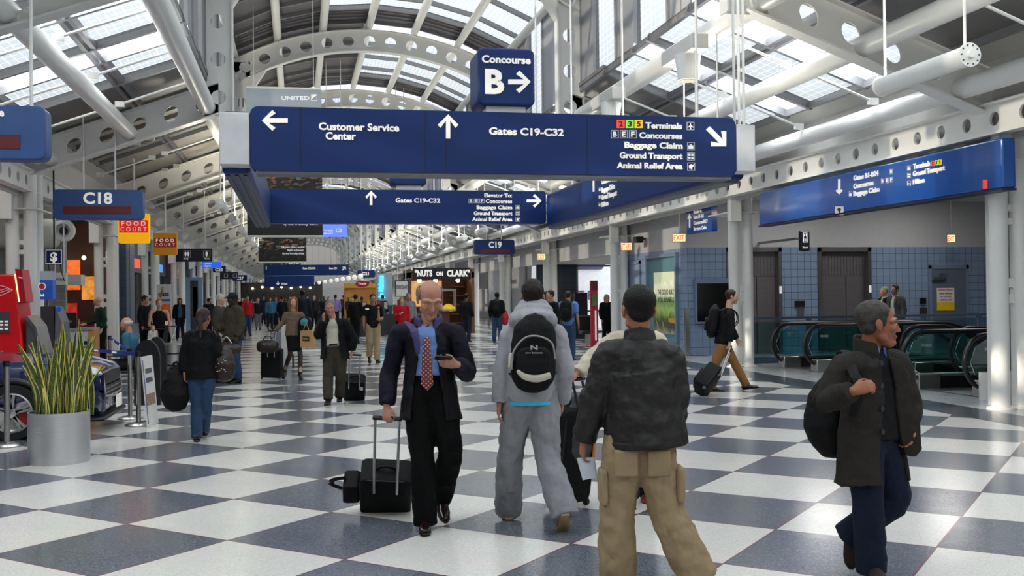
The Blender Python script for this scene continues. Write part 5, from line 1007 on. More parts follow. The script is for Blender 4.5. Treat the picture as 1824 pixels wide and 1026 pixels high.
def cshell(mb, st, th=.018, n=36):
    """open garment: stations (centre, side, forward, a, b, gap_right, gap_left)"""
    L = []
    for c, s, f, a, b, g0, g1 in st:
        ts = np.linspace(g0, 2*PI-g1, n); L.append([c+f*b*math.cos(t)+s*a*math.sin(t) for t in ts]+[c+f*(b-th)*math.cos(t)+s*(a-th)*math.sin(t) for t in ts[::-1]])
    m = 2*n; k = len(L); fs = [(i*m+j, i*m+(j+1) % m, (i+1)*m+(j+1) % m, (i+1)*m+j) for i in range(k-1) for j in range(m)]
    for o in (0, (k-1)*m): fs += [(o+j, o+j+1, o+m-2-j, o+m-1-j) for j in range(n-1)]
    return mb.add([v for r in L for v in r], fs)
_TX = {}
def ctex(s):
    if s not in _TX: t = bpy.data.textures.new('crease', 'CLOUDS'); t.noise_scale = s; t.noise_depth = 2; _TX[s] = t
    return _TX[s]
def bake(mb, name, m, parent, vx, sm=4, disp=0, ds=.1, label=None):
    vs = np.concatenate(mb.v); off = LOC[parent.name]; me = bpy.data.meshes.new('t'); me.from_pydata((vs-off).tolist(), [], mb.f); me.update()
    o = bpy.data.objects.new('t', me); TMP.collection.objects.link(o); r = o.modifiers.new('r', 'REMESH'); r.mode = 'VOXEL'; r.voxel_size = vx; r.use_smooth_shade = True
    if disp: d = o.modifiers.new('d', 'DISPLACE'); d.texture = ctex(ds); d.strength = disp; d.mid_level = .5; d.texture_coords = 'LOCAL'
    if sm: s = o.modifiers.new('s', 'SMOOTH'); s.factor = .5; s.iterations = sm
    dg = scratch(); ne = bpy.data.meshes.new_from_object(o.evaluated_get(dg)); ne.name = name; ne.shade_smooth()
    bpy.data.objects.remove(o); bpy.data.meshes.remove(me); ne.materials.clear(); ne.materials.append(m); q = bpy.data.objects.new(name, ne); COL.objects.link(q); q.parent = parent; LOC[q.name] = off
    if label: q['label'] = label
    return q
def head(mb, c, f, s=1.0, nose=1.0, fat=1.0):
    u = nrm(UP-f*(UP@f)); r = np.cross(f, u); ax = (r, f, u); P = lambda x, y, z: c+(r*x+f*y+u*z)*s
    mb.ball(P(0, -.012, .035), (.075*s, .095*s, .086*s), 20, 14, ax); mb.ball(P(0, .026, -.015), (.064*s*fat, .066*s, .085*s), 20, 14, ax)
    loft(mb, [P(0, .0, -.03), P(0, .03, -.075), P(0, .055, -.103)], [(.058*s*fat, .06*s), (.05*s*fat, .046*s), (.028*s, .026*s)], r, 16)
    for x in (-1, 1):
        mb.ball(P(x*.042*fat, .01, -.065), .026*s, 10, 8); mb.ball(P(x*.043, .064, -.022), .024*s, 10, 8)
        loft(mb, [P(x*.012, .089, .021), P(x*.034, .083, .024), P(x*.056, .058, .016)], [.011*s, .012*s, .012*s], u, 8, 3)
        loft(mb, [P(x*.076, -.012, .025), P(x*.082, -.014, .0), P(x*.077, -.004, -.032)], [(.008*s, .016*s), (.009*s, .021*s), (.007*s, .011*s)], r, 10, 3); mb.ball(P(x*.011, .097, -.038), .0095*s, 8, 6)
    loft(mb, [P(0, .086, .018), P(0, .094, -.012), P(0, .086+.018*nose, -.034)], [.010*s, .0115*s, .013*s], r, 10, 4)
    for z, w, q in ((-.063, .021, .0065), (-.073, .018, .0075)): loft(mb, [P(-w, .076, z), P(0, .0895, z+.0), P(w, .076, z)], [.004*s, q*s, .004*s], u, 8, 4)
    mb.ball(P(0, .074, -.1), .019*s, 10, 8); return P, ax
def eyes(t, c, f, s, iris, brow):
    u = nrm(UP-f*(UP@f)); r = np.cross(f, u); P = lambda x, y, z: c+(r*x+f*y+u*z)*s
    for x in (-1, 1):
        m = MB(); m.ball(P(x*.032, .0745, .002), (.0135*s, .0125*s, .0095*s), 14, 10, (r, f, u)); e = m.build('eye', mat('eye_white', 'cfc8c0', .3), t, smooth=180)
        m = MB(); m.ball(P(x*.032, .083, .002), (.0055*s, .0045*s, .0055*s), 10, 8, (r, f, u)); m.build('iris', mat(iris, '241a12', .3), e, smooth=180)
        m = MB(); loft(m, [P(x*.016, .0965, .022), P(x*.034, .0935, .027), P(x*.053, .073, .021)], [.0035*s, .0045*s, .003*s], u, 8, 3); m.build('eyebrow', brow, t, smooth=180)
        m = MB(); loft(m, [P(x*.019, .083, .006), P(x*.032, .0885, .0105), P(x*.046, .079, .005)], [.003*s, .004*s, .003*s], u, 8, 3); m.build('eyelid', t['_skin'] if False else SK[t.name], t, smooth=180)
    m = MB(); loft(m, [P(-.02, .081, -.0675), P(0, .0945, -.0685), P(.02, .081, -.0675)], [.0025*s, .0045*s, .0025*s], u, 8, 4); m.build('lips', mat('lip_skin', '8e4b42', .45), t, smooth=180)
SK = {}; st_hd = {'top': .012}
def hair(t, c, f, s, kind, m, vx):
    u = nrm(UP-f*(UP@f)); r = np.cross(f, u); ax = (r, f, u); P = lambda x, y, z: c+(r*x+f*y+u*z)*s; h = MB(); B = lambda x, y, z, a, b, d: h.ball(P(x, y, z), (a*s, b*s, d*s), 18, 12, ax)
    if kind == 'bald':
        for x in (-1, 1): loft(h, [P(x*.072, .012, .035), P(x*.076, -.03, .03), P(x*.06, -.075, .02), P(0, -.1, .005)], [(.010*s, .03*s), (.014*s, .04*s), (.016*s, .045*s), (.014*s, .045*s)], r, 12)
    else:
        B(0, -.027, .05, .085, .1, .085); B(0, -.048, .004, .071, .055, .064)
        for x in (-1, 1): B(x*.066, .002, .02, .017, .028, .035)
        if kind == 'top': B(0, .0, .10, .066, .085, .042)
        if kind in ('long', 'bob', 'pony'):
            e = {'long': -.26, 'bob': -.1, 'pony': -.02}[kind]
            for x in (-1, 1): loft(h, [P(x*.055, .03, .085), P(x*.083, .01, .02), P(x*.08, .0, -.06), P(x*.075, .01, e)], [(.02*s, .03*s), (.02*s, .04*s), (.022*s, .045*s), (.018*s, .03*s)], r, 10) if kind != 'pony' else None
            loft(h, [P(0, -.07, .05), P(0, -.085, -.03), P(0, -.08, e)], [(.075*s, .04*s), (.08*s, .035*s), (.06*s, .025*s)], r, 14)
            if kind == 'pony': loft(h, [P(0, -.1, .03), P(0, -.125, -.04), P(.005, -.12, -.14), P(.0, -.11, -.27)], [.026*s, .034*s, .032*s, .012*s], r, 10)
    bake(h, 'hair', m, t, max(vx, .006), 2, st_hd.get(kind, .003)*s, .03)
def hand(mb, w, d, th, pn, curl=.5, s=1.0, thumb=0.0):
    d = nrm(d); th = nrm(th-d*(th@d)); q = np.cross(d, th); pn = q*(1 if q@pn > 0 else -1)
    loft(mb, [w, w+d*.045*s, w+d*.092*s], [(.026*s, .021*s), (.038*s, .019*s), (.040*s, .014*s)], th, 12, 3, .6, .4)
    for o, L, sp in ((.030, .070, .10), (.0105, .079, .03), (-.0095, .073, -.05), (-.029, .057, -.14)):
        p = w+d*(.09-.15*o*o/.03)*s+th*o*s; a = curl*.55+abs(sp)*.2; pts = [p-d*.012*s, p]; g = nrm(d+th*sp*(1-min(curl, 1)*.7))
        for k, l in enumerate((.45, .31, .24)): pts.append(pts[-1]+(g*math.cos(a)+pn*math.sin(a))*L*l*s); a += curl*(.95, .75, .5)[k]
        loft(mb, pts, [.0095*s, .0092*s, .0085*s, .0078*s, .0065*s], th, 9, 2)
    p = w+d*.026*s+th*.026*s; g = nrm(d*.75+th*.62+pn*(.3+thumb)); p2 = p+g*.044*s; g2 = nrm(d*.9+th*(.2-curl*.25)+pn*(.35+thumb)); loft(mb, [p-g*.01, p, p2, p2+g2*.034*s], [.013*s, .0125*s, .0105*s, .008*s], pn, 9, 2)
def shoe(t, an, to, m, vx, s=1.0, sole=None, heel=0):
    d = nrm(to-an+UP*.07); 
    if abs(d[2]) < .35: d = nrm(d*V(1, 1, .6))
    u = nrm(UP-d*(UP@d)) if abs(d[2]) < .93 else nrm(np.cross(np.cross(d, UP), d)); sd = np.cross(d, u); h = MB(); P = lambda a, b: an+(d*a+u*b)*s
    loft(h, [P(-.045, -.045), P(.02, -.045), P(.08, -.055), P(.135, -.066), P(.19, -.072)], [(.037*s, .042*s), (.04*s, .046*s), (.043*s, .038*s), (.046*s, .027*s), (.032*s, .019*s)], sd, 14, 3)
    loft(h, [P(-.01, .055), P(.0, -.05)], [.05*s, .05*s], sd, 12, 2, .2, .5); o = bake(h, 'shoe', m, t, max(vx, .006), 3)
    h = MB(); pts = [(-.075, .028), (-.03, .036), (.06, .036), (.13, .045), (.18, .038), (.215, .012)]; P2 = [P(a, -.083)+sd*b*s for a, b in pts]+[P(a, -.083)-sd*b*s for a, b in pts[::-1]]; h.prism(P2, u*-.014*s); h.build('sole', sole or mat('sole_dark', '17130f', .6), o)
def seg(J, a, b): return np.linalg.norm(J[a]-J[b])
def person(label, J, st, name='person', group=None):
    """J: joints in the hall; st: clothes, skin, hair, voxel size"""
    vx = st.get('vx', .012); s = st.get('s', 1.0); wd = st.get('w', 1.0); fl0 = min(J['anL'][2], J['anR'][2])
    base = V(J['pel'][0], J['pel'][1], 0 if st.get('floor', True) else J['pel'][2]-.9)
    t = thing(name, label, st.get('cat', 'person'), base, group); SK[t.name] = st['skin']; sd = nrm((J['shR']-J['shL'])); nk, pel = J['nk'], J['pel']; ax = nk-pel; up = nrm(ax); fw = nrm(np.cross(up, sd)); hsd = nrm(J['hpR']-J['hpL']); hfw = nrm(np.cross(UP, hsd)); fd = J['fd']
    tor = lambda k: pel+ax*k
    chest = (J['shL']+J['shR'])/2
    # skin: one continuous body
    b = MB(); hs = st.get('hs', 1.0)*s; head(b, J['hd'], fd, hs, st.get('nose', 1.0), st.get('fat', 1.0))
    loft(b, [nk-up*.05+fw*.01, nk+(J['hd']-nk)*.45-fd*.012, J['hd']-UP*.03*s-fd*.02], [.062*s, .056*s, .052*s], sd, 14, 3)
    loft(b, [pel-UP*.04, tor(.15), tor(.4), tor(.72), chest-up*.02, nk-up*.02], [(.14*s, .1*s), (.142*s*wd, .1*s*wd), (.13*s*wd, .095*s*wd), (.15*s, .105*s), (.13*s, .075*s), (.06*s, .055*s)], sd, 18)
    for k, o in (('L', -1), ('R', 1)):
        sh, el, wr = J['sh'+k], J['el'+k], J['wr'+k]; loft(b, [chest+(sh-chest)*.4, sh, (sh+el)/2, el, el+(wr-el)*.35, wr], [.05*s, .052*s, .046*s, .038*s, .041*s, (.027*s)], fw, 12)
        H = J.get('hand'+k)
        if H is None: d = nrm(wr-el); H = (d, fw-d*(fw@d), -sd*o, .45)
        hand(b, wr, *H[:4], s=s*st.get('hands', 1.0), thumb=H[4] if len(H) > 4 else 0)
        hp, kn, an, to = J['hp'+k], J['kn'+k], J['an'+k], J['to'+k]; loft(b, [hp+UP*.03, (hp+kn)/2, kn, kn+(an-kn)*.3, an], [.082*s, .072*s, .05*s, .05*s, .034*s], hsd, 12)
    bake(b, 'body', st['skin'], t, vx, 2)
    if vx < .0125 and st.get('face', True): eyes(t, J['hd'], fd, hs, st.get('iris', 'iris_dark'), st.get('brow', st['hairm']))
    if st.get('hair', 'short') != 'none': hair(t, J['hd'], fd, hs, st.get('hair', 'short'), st['hairm'], vx)
    cx = max(vx*1.35, .009)
    # trousers or skirt
    lo = st.get('legs', 'trousers'); lm_ = st.get('legm'); hem = st.get('hem', .0); fl_ = st.get('flare', 1.0)
    if lo == 'trousers':
        p = MB(); e = st.get('lease', .022)
        loft(p, [pel-UP*.08*s, pel, tor(.16), tor(.26)], [(.13*s, .1*s), (.165*s*wd, .118*s), (.16*s*wd, .115*s*wd), (.148*s*wd, .108*s*wd)], hsd, 20, 3, .7, .15)
        for k in 'LR':
            hp, kn, an = J['hp'+k], J['kn'+k], J['an'+k]; d = nrm(an-kn); loft(p, [hp+UP*.05, hp-UP*.02, (hp+kn)/2, kn, kn+(an-kn)*.4, an+d*(.01+hem)], [.08*s+e, .088*s+e, (.078+e*.9)*s, (.057+e)*s, (.053+e*1.15*fl_)*s, (.044+e*1.35*fl_)*s], hsd, 16, 4, 1, .08)
        bake(p, 'trousers', lm_, t, cx, 3, st.get('crease', .022)*(1 if vx < .02 else .3), .085)
    elif lo == 'skirt':
        p = MB(); kk = (J['knL']+J['knR'])/2; loft(p, [tor(.25), pel, pel+(kk-pel)*.5, pel+(kk-pel)*.86], [(.135*s, .105*s), (.168*s, .125*s), (.165*s, .125*s), (.16*s, .13*s)], hsd, 20, 3, .2, .1); bake(p, 'skirt', lm_, t, cx, 3)
        p = MB()
        for k in 'LR': loft(p, [J['hp'+k], J['kn'+k], J['kn'+k]+(J['an'+k]-J['kn'+k])*.35, J['an'+k], J['an'+k]+nrm(J['to'+k]-J['an'+k])*.12], [.078*s, .056*s, .056*s, .04*s, .03*s], hsd, 12)
        bake(p, 'tights', st['tights'], t, cx, 2)
    for k in 'LR': shoe(t, J['an'+k], J['to'+k], st['shoem'], vx, s, st.get('sole'))
    # shirt and outer garment
    def torso(p, e, z0, nke=.0):
        loft(p, [z0, z0+(tor(.38)-z0)*.45, tor(.38), tor(.7), chest-up*.015, nk-up*.015], [(.165*s*wd+e, .118*s*wd+e), (.162*s*wd+e, .118*s*wd+e), (.15*s*wd+e, .113*s*wd+e), (.165*s+e, .118*s*max(1, wd*.95)+e), (.14*s+e, .085*s+e), (.066*s+e*.4+nke, .062*s+e*.4+nke)], sd, 24, 4, .06, .15)
    def sleeves(p, e, f=1.0, cuff=1.0, only='LR', down=True):
        for k in only:
            sh, el, wr = J['sh'+k], J['el'+k], J['wr'+k]; a = np.array([.05, .046, .046, .043, .044, .033]); P = [chest+(sh-chest)*.35, sh+UP*.0, (sh+el)/2, el, el+(wr-el)*.45, el+(wr-el)*(.97*f)]
            if f < .6: P = [P[0], P[1], sh+(el-sh)*.5, sh+(el-sh)*f*1.6]; R = [.056*s+e, .058*s+e, .054*s+e, .052*s+e]
            else: R = list(a*s+np.array([e*.9, e, e, e, e*.95, e*.9*cuff]))
            loft(p, P, R, fw, 16, 4, 1, .1)
    if 'shirt' in st:
        m, e, f, drop = st['shirt']; p = MB(); torso(p, e, pel-up*drop); sleeves(p, e*.9, f) if f > 0 else None; bake(p, st.get('shirtn', 'shirt'), m, t, cx, 3, .010 if vx < .02 else 0, .1)
        if st.get('collar', True) and vx < .02:
            p = MB(); cshell(p, [(nk-up*.03+fw*.012, sd, nrm(fw-up*.25), .078*s, .078*s, .32, .32), (nk+up*.025+fw*.012, sd, nrm(fw-up*.25), .072*s, .07*s, .22, .22)], .012, 24); p.build('collar', m, t, smooth=60)
    if 'tie' in st:
        p = MB(); c0 = nk+fw*.078*s-up*.02; L = tor(.12)+fw*(.128*s+.022); pts = [c0, c0+(L-c0)*.3+fw*.045, c0+(L-c0)*.65+fw*.03, L]; w = [.017, .026, .036, .044]; vs = [q+sd*a*wi+fw*(.012 if a == 0 else .002) for q, wi in zip(pts, w) for a in (-1, 0, 1)]+[pts[-1]-up*.045+fw*.004]
        p.add(vs, [(3*i+j, 3*i+j+1, 3*i+j+4, 3*i+j+3) for i in range(3) for j in (0, 1)]+[(9, 10, 12), (10, 11, 12)]); o = p.build('tie', st['tie'], t, smooth=60); sl = o.modifiers.new('thick', 'SOLIDIFY'); sl.thickness = .008; p = MB(); p.ball(c0+UP*.008, (.021, .018, .022), 10, 8); p.build('tie_knot', st['tie'], t, smooth=180)
    if 'top' in st:      # closed jacket, hoodie, jumper
        m, e, drop, nm = st['top']; p = MB(); torso(p, e, pel-up*drop, .008); sleeves(p, e*.9, st.get('slv', 1.0)); bake(p, nm, m, t, cx, 3, st.get('fold', .02)*(1 if vx < .02 else .4), .09)
        if st.get('band'): p = MB(); loft(p, [pel-up*(drop+.015), pel-up*(drop-.03)], [(.162*s*wd+e, .118*s*wd+e)]*2, sd, 24, 2, .05, .05); bake(p, 'waistband', m, t, cx, 2)
        if st.get('cuffs'):
            for k in 'LR': p = MB(); d = nrm(J['wr'+k]-J['el'+k]); loft(p, [J['wr'+k]-d*.05, J['wr'+k]-d*.0], [.04*s+e*.6]*2, fw, 14, 2, .1, .1); p.build('cuff', m, t, smooth=50)
        if st.get('stand'): p = MB(); cshell(p, [(nk-up*.045, sd, nrm(fw-up*.3), .105*s, .105*s, .3, .3), (nk+up*.045, sd, nrm(fw-up*.3), .085*s, .085*s, .35, .35)], .018, 24); bake(p, 'collar', m, t, .009, 2, .008, .06)
        if st.get('hood'):
            p = MB(); q = nk-fw*.05+up*.015; loft(p, [q+sd*.125+fw*.08-up*.06, q+sd*.12-fw*.03+up*.0, q-fw*.085+up*.01, q-sd*.12-fw*.03+up*.0, q-sd*.125+fw*.08-up*.06], [(.055, .045), (.06, .055), (.07, .065), (.06, .055), (.055, .045)], up, 14); loft(p, [q+sd*.10+fw*.10-up*.02, q+sd*.105-fw*.0+up*.06, q-fw*.055+up*.07, q-sd*.105-fw*.0+up*.06, q-sd*.10+fw*.10-up*.02], [.035, .042, .046, .042, .035], up, 12); loft(p, [q+sd*.07+fw*.10+up*.03, q+sd*.085+fw*.02+up*.105, q-fw*.02+up*.12, q-sd*.085+fw*.02+up*.105, q-sd*.07+fw*.10+up*.03], [.025, .032, .034, .032, .025], up, 12); loft(p, [q-fw*.085+up*.0, q-fw*.095-up*.09, q-fw*.085-up*.15], [(.1, .04), (.085, .045), (.04, .03)], sd, 14); bake(p, 'hood', m, t, .009, 2, .02, .05)
    if 'coat' in st:     # open coat: material, ease, drop, gap at chest, gap at hem, flare, name
        m, e, drop, g0, g1, flr, nm = st['coat']; p = MB(); gl = st.get('gapL', 1.0); A = lambda c, a, b, g: (c, sd, fw, a*s+e, b*s+e, g, g*gl); z0 = pel-up*drop
        cshell(p, [A(z0, .175*wd*flr, .14*wd*flr, g1), A(pel+(z0-pel)*.4, .17*wd*(1+flr)/2, .135*wd, g1), A(tor(.2), .163*wd, .128*wd, (g0+g1)/2), A(tor(.45), .158*wd, .122*wd, g0), A(tor(.7), .168, .122, g0), A(chest-up*.01, .145, .09, g0*1.1), A(nk-up*.02, .085, .075, g0*1.1)], .022); sm_ = st.get('slvm')
        if not sm_: sleeves(p, e*.95, 1.0, st.get('cuff', 1.0))
        bake(p, nm, m, t, cx, 3, st.get('fold', .02)*(1 if vx < .02 else .4), .1)
        for k in ('LR' if sm_ else ''): p = MB(); sleeves(p, e*.95, 1.0, st.get('cuff', 1.0), k); bake(p, 'sleeve', sm_, t, cx, 3, st.get('fold', .02), .1)
        h = st.get('stand', .06); p = MB(); cm = st.get('collarm', m); cshell(p, [(nk-up*.06+fw*.02, sd, nrm(fw-up*.35), .11*s, .115*s, g0*.9, g0*.9), (nk+up*h, sd, nrm(fw-up*.35), .10*s, .10*s, g0*1.3, g0*1.3)], .022, 26); bake(p, 'collar', cm, t, max(cx*.8, .009), 2, .01, .06)
        if st.get('lapel'):
            for q in (-1, 1): p = MB(); loft(p, [nk+sd*q*.07+fw*.06+up*.01, chest+sd*q*.085+fw*.125-up*.06, tor(.5)+sd*q*.075+fw*.15], [(.03, .012), (.045, .012), (.02, .01)], sd, 10); bake(p, 'lapel', cm, t, .009, 2)
    if 'belt' in st: p = MB(); loft(p, [tor(.2), tor(.2)+up*.035], [(.155*s*wd+.016, .115*s*wd+.018)]*2, hsd, 24, 1, .02, .02); p.build('belt', st['belt'], t, smooth=50)
    return t
def J_px(D, **k):
    J = {}
    for n, q in k.items(): J[n] = q if n in ('fd', 'handL', 'handR') else at(q[0], q[1], D+(q[2] if len(q) > 2 else 0))
    return J
def pose(px, py, H=1.75, ang=0, walk=0, D=None, lean=0, **ov):
    """ang: 0 faces the camera, 90 faces the picture's right, 180 away; ov: joints in (right, forward, up) of the person"""
    b = fl(px, py) if D is None else at(px, py, D)*V(1, 1, 0); s = H/1.78; vd = nrm((b-C0)*V(1, 1, 0)); a = math.radians(ang); rt = V(vd[1], -vd[0], 0); f = -vd*math.cos(a)+rt*math.sin(a); r = np.cross(f, UP)
    L = dict(pel=(0, 0, .95), nk=(0, .0+lean, 1.50), hd=(0, .035+lean*1.2, 1.655), shL=(-.19, lean*.95, 1.44), shR=(.19, lean*.95, 1.44), elL=(-.24, -.02, 1.16), elR=(.24, -.02, 1.16), wrL=(-.25, .07, .92), wrR=(.25, .07, .92), hpL=(-.09, 0, .92), hpR=(.09, 0, .92), knL=(-.10, .02, .50), knR=(.10, .02, .50), anL=(-.11, -.02, .09), anR=(.11, -.02, .09), toL=(-.13, .2, .02), toR=(.13, .2, .02))
    if walk: q = walk; L.update(knL=(-.09, .2*q, .53), anL=(-.09, .27*q+.02, .1), toL=(-.1, .47*q+.02 if q > 0 else .27*q+.22, .04), knR=(.09, -.02*q, .50), anR=(.09, -.34*q, .19), toR=(.1, -.34*q+.16, .03), wrL=(-.24, -.12*q, .95), elL=(-.24, -.1*q, 1.17), wrR=(.24, .2*q, .96), elR=(.24, .03, 1.17))
    fdv = ov.pop('fd', (0, 1, -.05)); hands = {k: ov.pop(k) for k in ('handL', 'handR') if k in ov}; L.update(ov); W = lambda q: b+(r*q[0]+f*q[1]+UP*q[2])*s
    J = {k: W(q) for k, q in L.items()}; J['fd'] = nrm(r*fdv[0]+f*fdv[1]+UP*fdv[2])
    for k, h in hands.items(): J[k] = tuple(nrm(r*v[0]+f*v[1]+UP*v[2]) if hasattr(v, '__len__') else v for v in h)
    J['_s'] = s; return J
sk = {k: mat('skin_'+k, c, .5, 0, .05, 12, .08, 60, spec=.35) for k, c in dict(pale='b98d78', fair='c49b86', tan='9c6a50', ruddy='ad7c68', brown='5f4231', dark='38261c').items()}
hm = {k: mat('hair_'+k, c, .6, 0, .25, 40, .3, 90, spec=.25) for k, c in dict(black='100d0c', dark='1d1613', brown='3a2519', grey='6b6661', silver='8b8781', white='b9b5ae', blond='b08a50', auburn='8a5428', red='a0552a').items()}
blackleather = mat('black_shoe', '0e0c0b', .28); brownleather = mat('brown_shoe', '3b1f16', .35); trainer = mat('grey_trainer', '4a4845', .6)
fab = {k: cloth('cloth_'+k, c) for k, c in dict(black='0a0a0c', charcoal='1c1c20', navy='161a2c', grey='77777c', hoodie='9b9ba0', jeans='2a3f5c', darkjeans='1a2942', khaki='9c8a6c', tan='8f6b42', cream='c2b9a6', white='cfccc6', blue='5878b4', taupe='6f5d4c', olive='3c362b', red='a81420', lilac='7c6ca4', brightblue='2a6cb8', green='16382a', teal='2f5a70', brown='4a3626', stone='6d675c').items()}
slack = mat('suit_black', '060607', .8, 0, .1, 9, .25, 12, spec=.15); leatherj = mat('dark_brown_leather', '0f0b09', .6, 0, .15, 9, .5, 16); wool = mat('charcoal_wool', '2e2b29', .95, 0, .18, 90, .12, 160, spec=.15)
parka = mat('black_purple_parka', '0b0910', .6, 0, .25, 3, .4, 12, spec=.2); purple = mat('purple_lining', '34295f', .6, 0, .1, 6, .3, 14)
def tie_mat():
    m = bpy.data.materials.new('maroon_dotted_tie'); m.use_nodes = True; n = m.node_tree.nodes; l = m.node_tree.links; p = n['Principled BSDF']; tcn = n.new('ShaderNodeTexCoord'); mp = n.new('ShaderNodeMapping'); mp.inputs['Rotation'].default_value = (0, .785, 0); mp.inputs['Scale'].default_value = (46, 46, 46); l.new(tcn.outputs['Object'], mp.inputs[0]); sp = n.new('ShaderNodeSeparateXYZ'); l.new(mp.outputs[0], sp.inputs[0])
    def M(op, a, b=0):
        k = n.new('ShaderNodeMath'); k.operation = op
        for i, x in enumerate((a, b)):
            if isinstance(x, (int, float)): k.inputs[i].default_value = x
            else: l.new(x, k.inputs[i])
        return k.outputs[0]
    f = M('MULTIPLY', M('LESS_THAN', M('ABSOLUTE', M('SUBTRACT', M('FRACT', sp.outputs['X'], 0), .5)), .24), M('LESS_THAN', M('ABSOLUTE', M('SUBTRACT', M('FRACT', sp.outputs['Z'], 0), .5)), .24))
    x = n.new('ShaderNodeMix'); x.data_type = 'RGBA'; l.new(f, x.inputs['Factor']); x.inputs['A'].default_value = lin('5e1720'); x.inputs['B'].default_value = lin('c99c86'); l.new(x.outputs['Result'], p.inputs['Base Color']); p.inputs['Roughness'].default_value = .55; return m
# man in parka with phone
J = J_px(7.5, hd=(766, 533, -.04), nk=(764, 580, .04), shR=(713, 594, .02), shL=(811, 594, .0), elR=(694, 664, .07), wrR=(689, 722, -.02), elL=(833, 664, -.02), wrL=(815, 650, -.24), pel=(766, 697, .02), hpR=(746, 708, .01), hpL=(787, 708, .02), knR=(752, 812, -.04), anR=(757, 921, .0), toR=(757, 943, -.19), knL=(802, 806, -.02), anL=(787, 880, .33), toL=(792, 914, .24))
J['fd'] = cv(.28, -.46, -1); J['handR'] = (V(0, 0, -1)-FWH*.25, cv(1, 0, -.6), cv(.6, 0, 1), 1.15); J['handL'] = (cv(-1, .18, -.25), cv(.1, 1, -.5), cv(0, .5, 1), .75)
P1 = person('bald man in black parka, blue shirt and maroon tie looking at his phone', J, dict(vx=.0058, s=1.0, hs=1.1, skin=sk['ruddy'], hairm=hm['grey'], hair='bald', shirt=(cloth('shirt_blue', '6f8fc8', .8, .25, 10), .012, 1.0, -.12), tie=tie_mat(), coat=(parka, .027, .2, .42, .62, 1.16, 'parka'), collarm=purple, stand=.075, legm=slack, legs='trousers', lease=.03, flare=1.1, hem=.04, shoem=mat('oxblood_shoe', '1c0d0b', .2), slvm=mat('parka_purple_black', '110e20', .65, 0, .25, 3, .4, 12, spec=.2), cuff=1.2, fold=.03))
def strip(P, w, h, name, m, t): p = MB(); loft(p, P, [(w, h)]*len(P), UP, 8, 4, .3, .3); p.build(name, m, t, smooth=60)
for q in (-1, 1):
    pr = at(745 if q < 0 else 795, 640, 7.28); 
p = MB(); loft(p, [at(722, 573, 7.4), at(738, 590, 7.3), at(745, 630, 7.28)], [(.02, .008), (.035, .008), (.02, .008)], RV, 10); bake(p, 'lapel', purple, P1, .008, 2, label='purple turned-out lapel')
# phone in his left hand
c = J['wrL']+J['handL'][0]*.10+UP*.035-FWH*.03; t = thing('mobile_phone', 'black phone held by the bald man in the parka', 'phone', c); p = MB(); p.cbox(c, (.12, .062, .011), (cv(-1, .1, -.3), nrm(np.cross(nrm(V(0, .45, 1)), cv(-1, .1, -.3))), nrm(V(0, .45, 1)))); p.build('phone_body', blackp, t, bevel=.004)
p = MB(); p.cbox(c+V(0, 0, .0075), (.1, .05, .002), (cv(-1, .1, -.3), nrm(np.cross(nrm(V(0, .45, 1)), cv(-1, .1, -.3))), nrm(V(0, .45, 1)))); p.build('screen', mat('screen_black', '08090b', .12), t)
# man in grey hoodie, from behind
J = J_px(7.65, hd=(949, 530, .02), nk=(949, 572, .02), shL=(910, 593, .02), shR=(991, 593, .02), elL=(895, 657, 0), wrL=(890, 716, -.04), elR=(1006, 658, 0), wrR=(1001, 714, .1), pel=(944, 708), hpL=(923, 722), hpR=(968, 722), knL=(909, 812, .06), anL=(905, 900, .22), toL=(903, 914, .42), knR=(976, 820, -.08), anR=(1003, 906, -.27), toR=(1000, 940, -.17))
J['fd'] = cv(.04, -.02, 1); P2 = person('man in grey hoodie and grey sweatpants walking away', J, dict(vx=.0058, skin=sk['ruddy'], hairm=hm['dark'], hair='top', face=False, top=(fab['hoodie'], .03, .04, 'hoodie'), hood=True, cuffs=True, legm=cloth('sweatpants', '85858a'), lease=.036, flare=1.25, hem=.055, shoem=trainer, sole=mat('tan_sole', 'a08660', .7), crease=.03))
p = MB(); pl = J['pel']; loft(p, [pl-UP*.045, pl-UP*.02], [(.2, .152)]*2, RV, 24, 1, .05, .05); p.build('undershirt', mat('cyan_hem', '35b4d8', .7), P2, smooth=50, label='cyan undershirt hem')
# man in leather jacket, from behind
J = J_px(5.9, hd=(1137, 553, 0), nk=(1139, 603, .02), shL=(1086, 633, 0), shR=(1190, 633, 0), elL=(1060, 712, .02), wrL=(1040, 784, .06), elR=(1203, 712, .0), wrR=(1196, 762, .22), pel=(1150, 781), hpL=(1111, 797), hpR=(1165, 797), knL=(1099, 918, .02), anL=(1101, 1028, .08), toL=(1092, 1045, .28), knR=(1188, 912, -.05), anR=(1236, 1012, -.1), toR=(1262, 1030, .08))
J['fd'] = cv(-.14, 0, 1); J['handL'] = (cv(-.1, -1, .2), cv(-.2, 0, 1), cv(1, 0, 0), .7); P3 = person('man in dark leather jacket and khaki cargo trousers, nearest, from behind', J, dict(vx=.0062, hs=1.12, w=1.18, skin=sk['tan'], hairm=hm['black'], hair='short', face=False, top=(leatherj, .044, .03, 'leather_jacket'), band=True, cuffs=True, stand=True, legm=cloth('khaki_cargo', '927f62', .85, .5, 10), lease=.04, flare=1.25, hem=.05, shoem=blackleather, crease=.035, fold=.035))
for q, k in ((-1, 'L'), (1, 'R')): p = MB(); c = (J['hp'+k]*.45+J['kn'+k]*.55)+RV*q*.10-FWH*.02; p.cbox(c, (.05, .16, .2), (RV, FWH, UP)); o = p.build('cargo_pocket', cloth('khaki_cargo', ''), P3, bevel=.02)
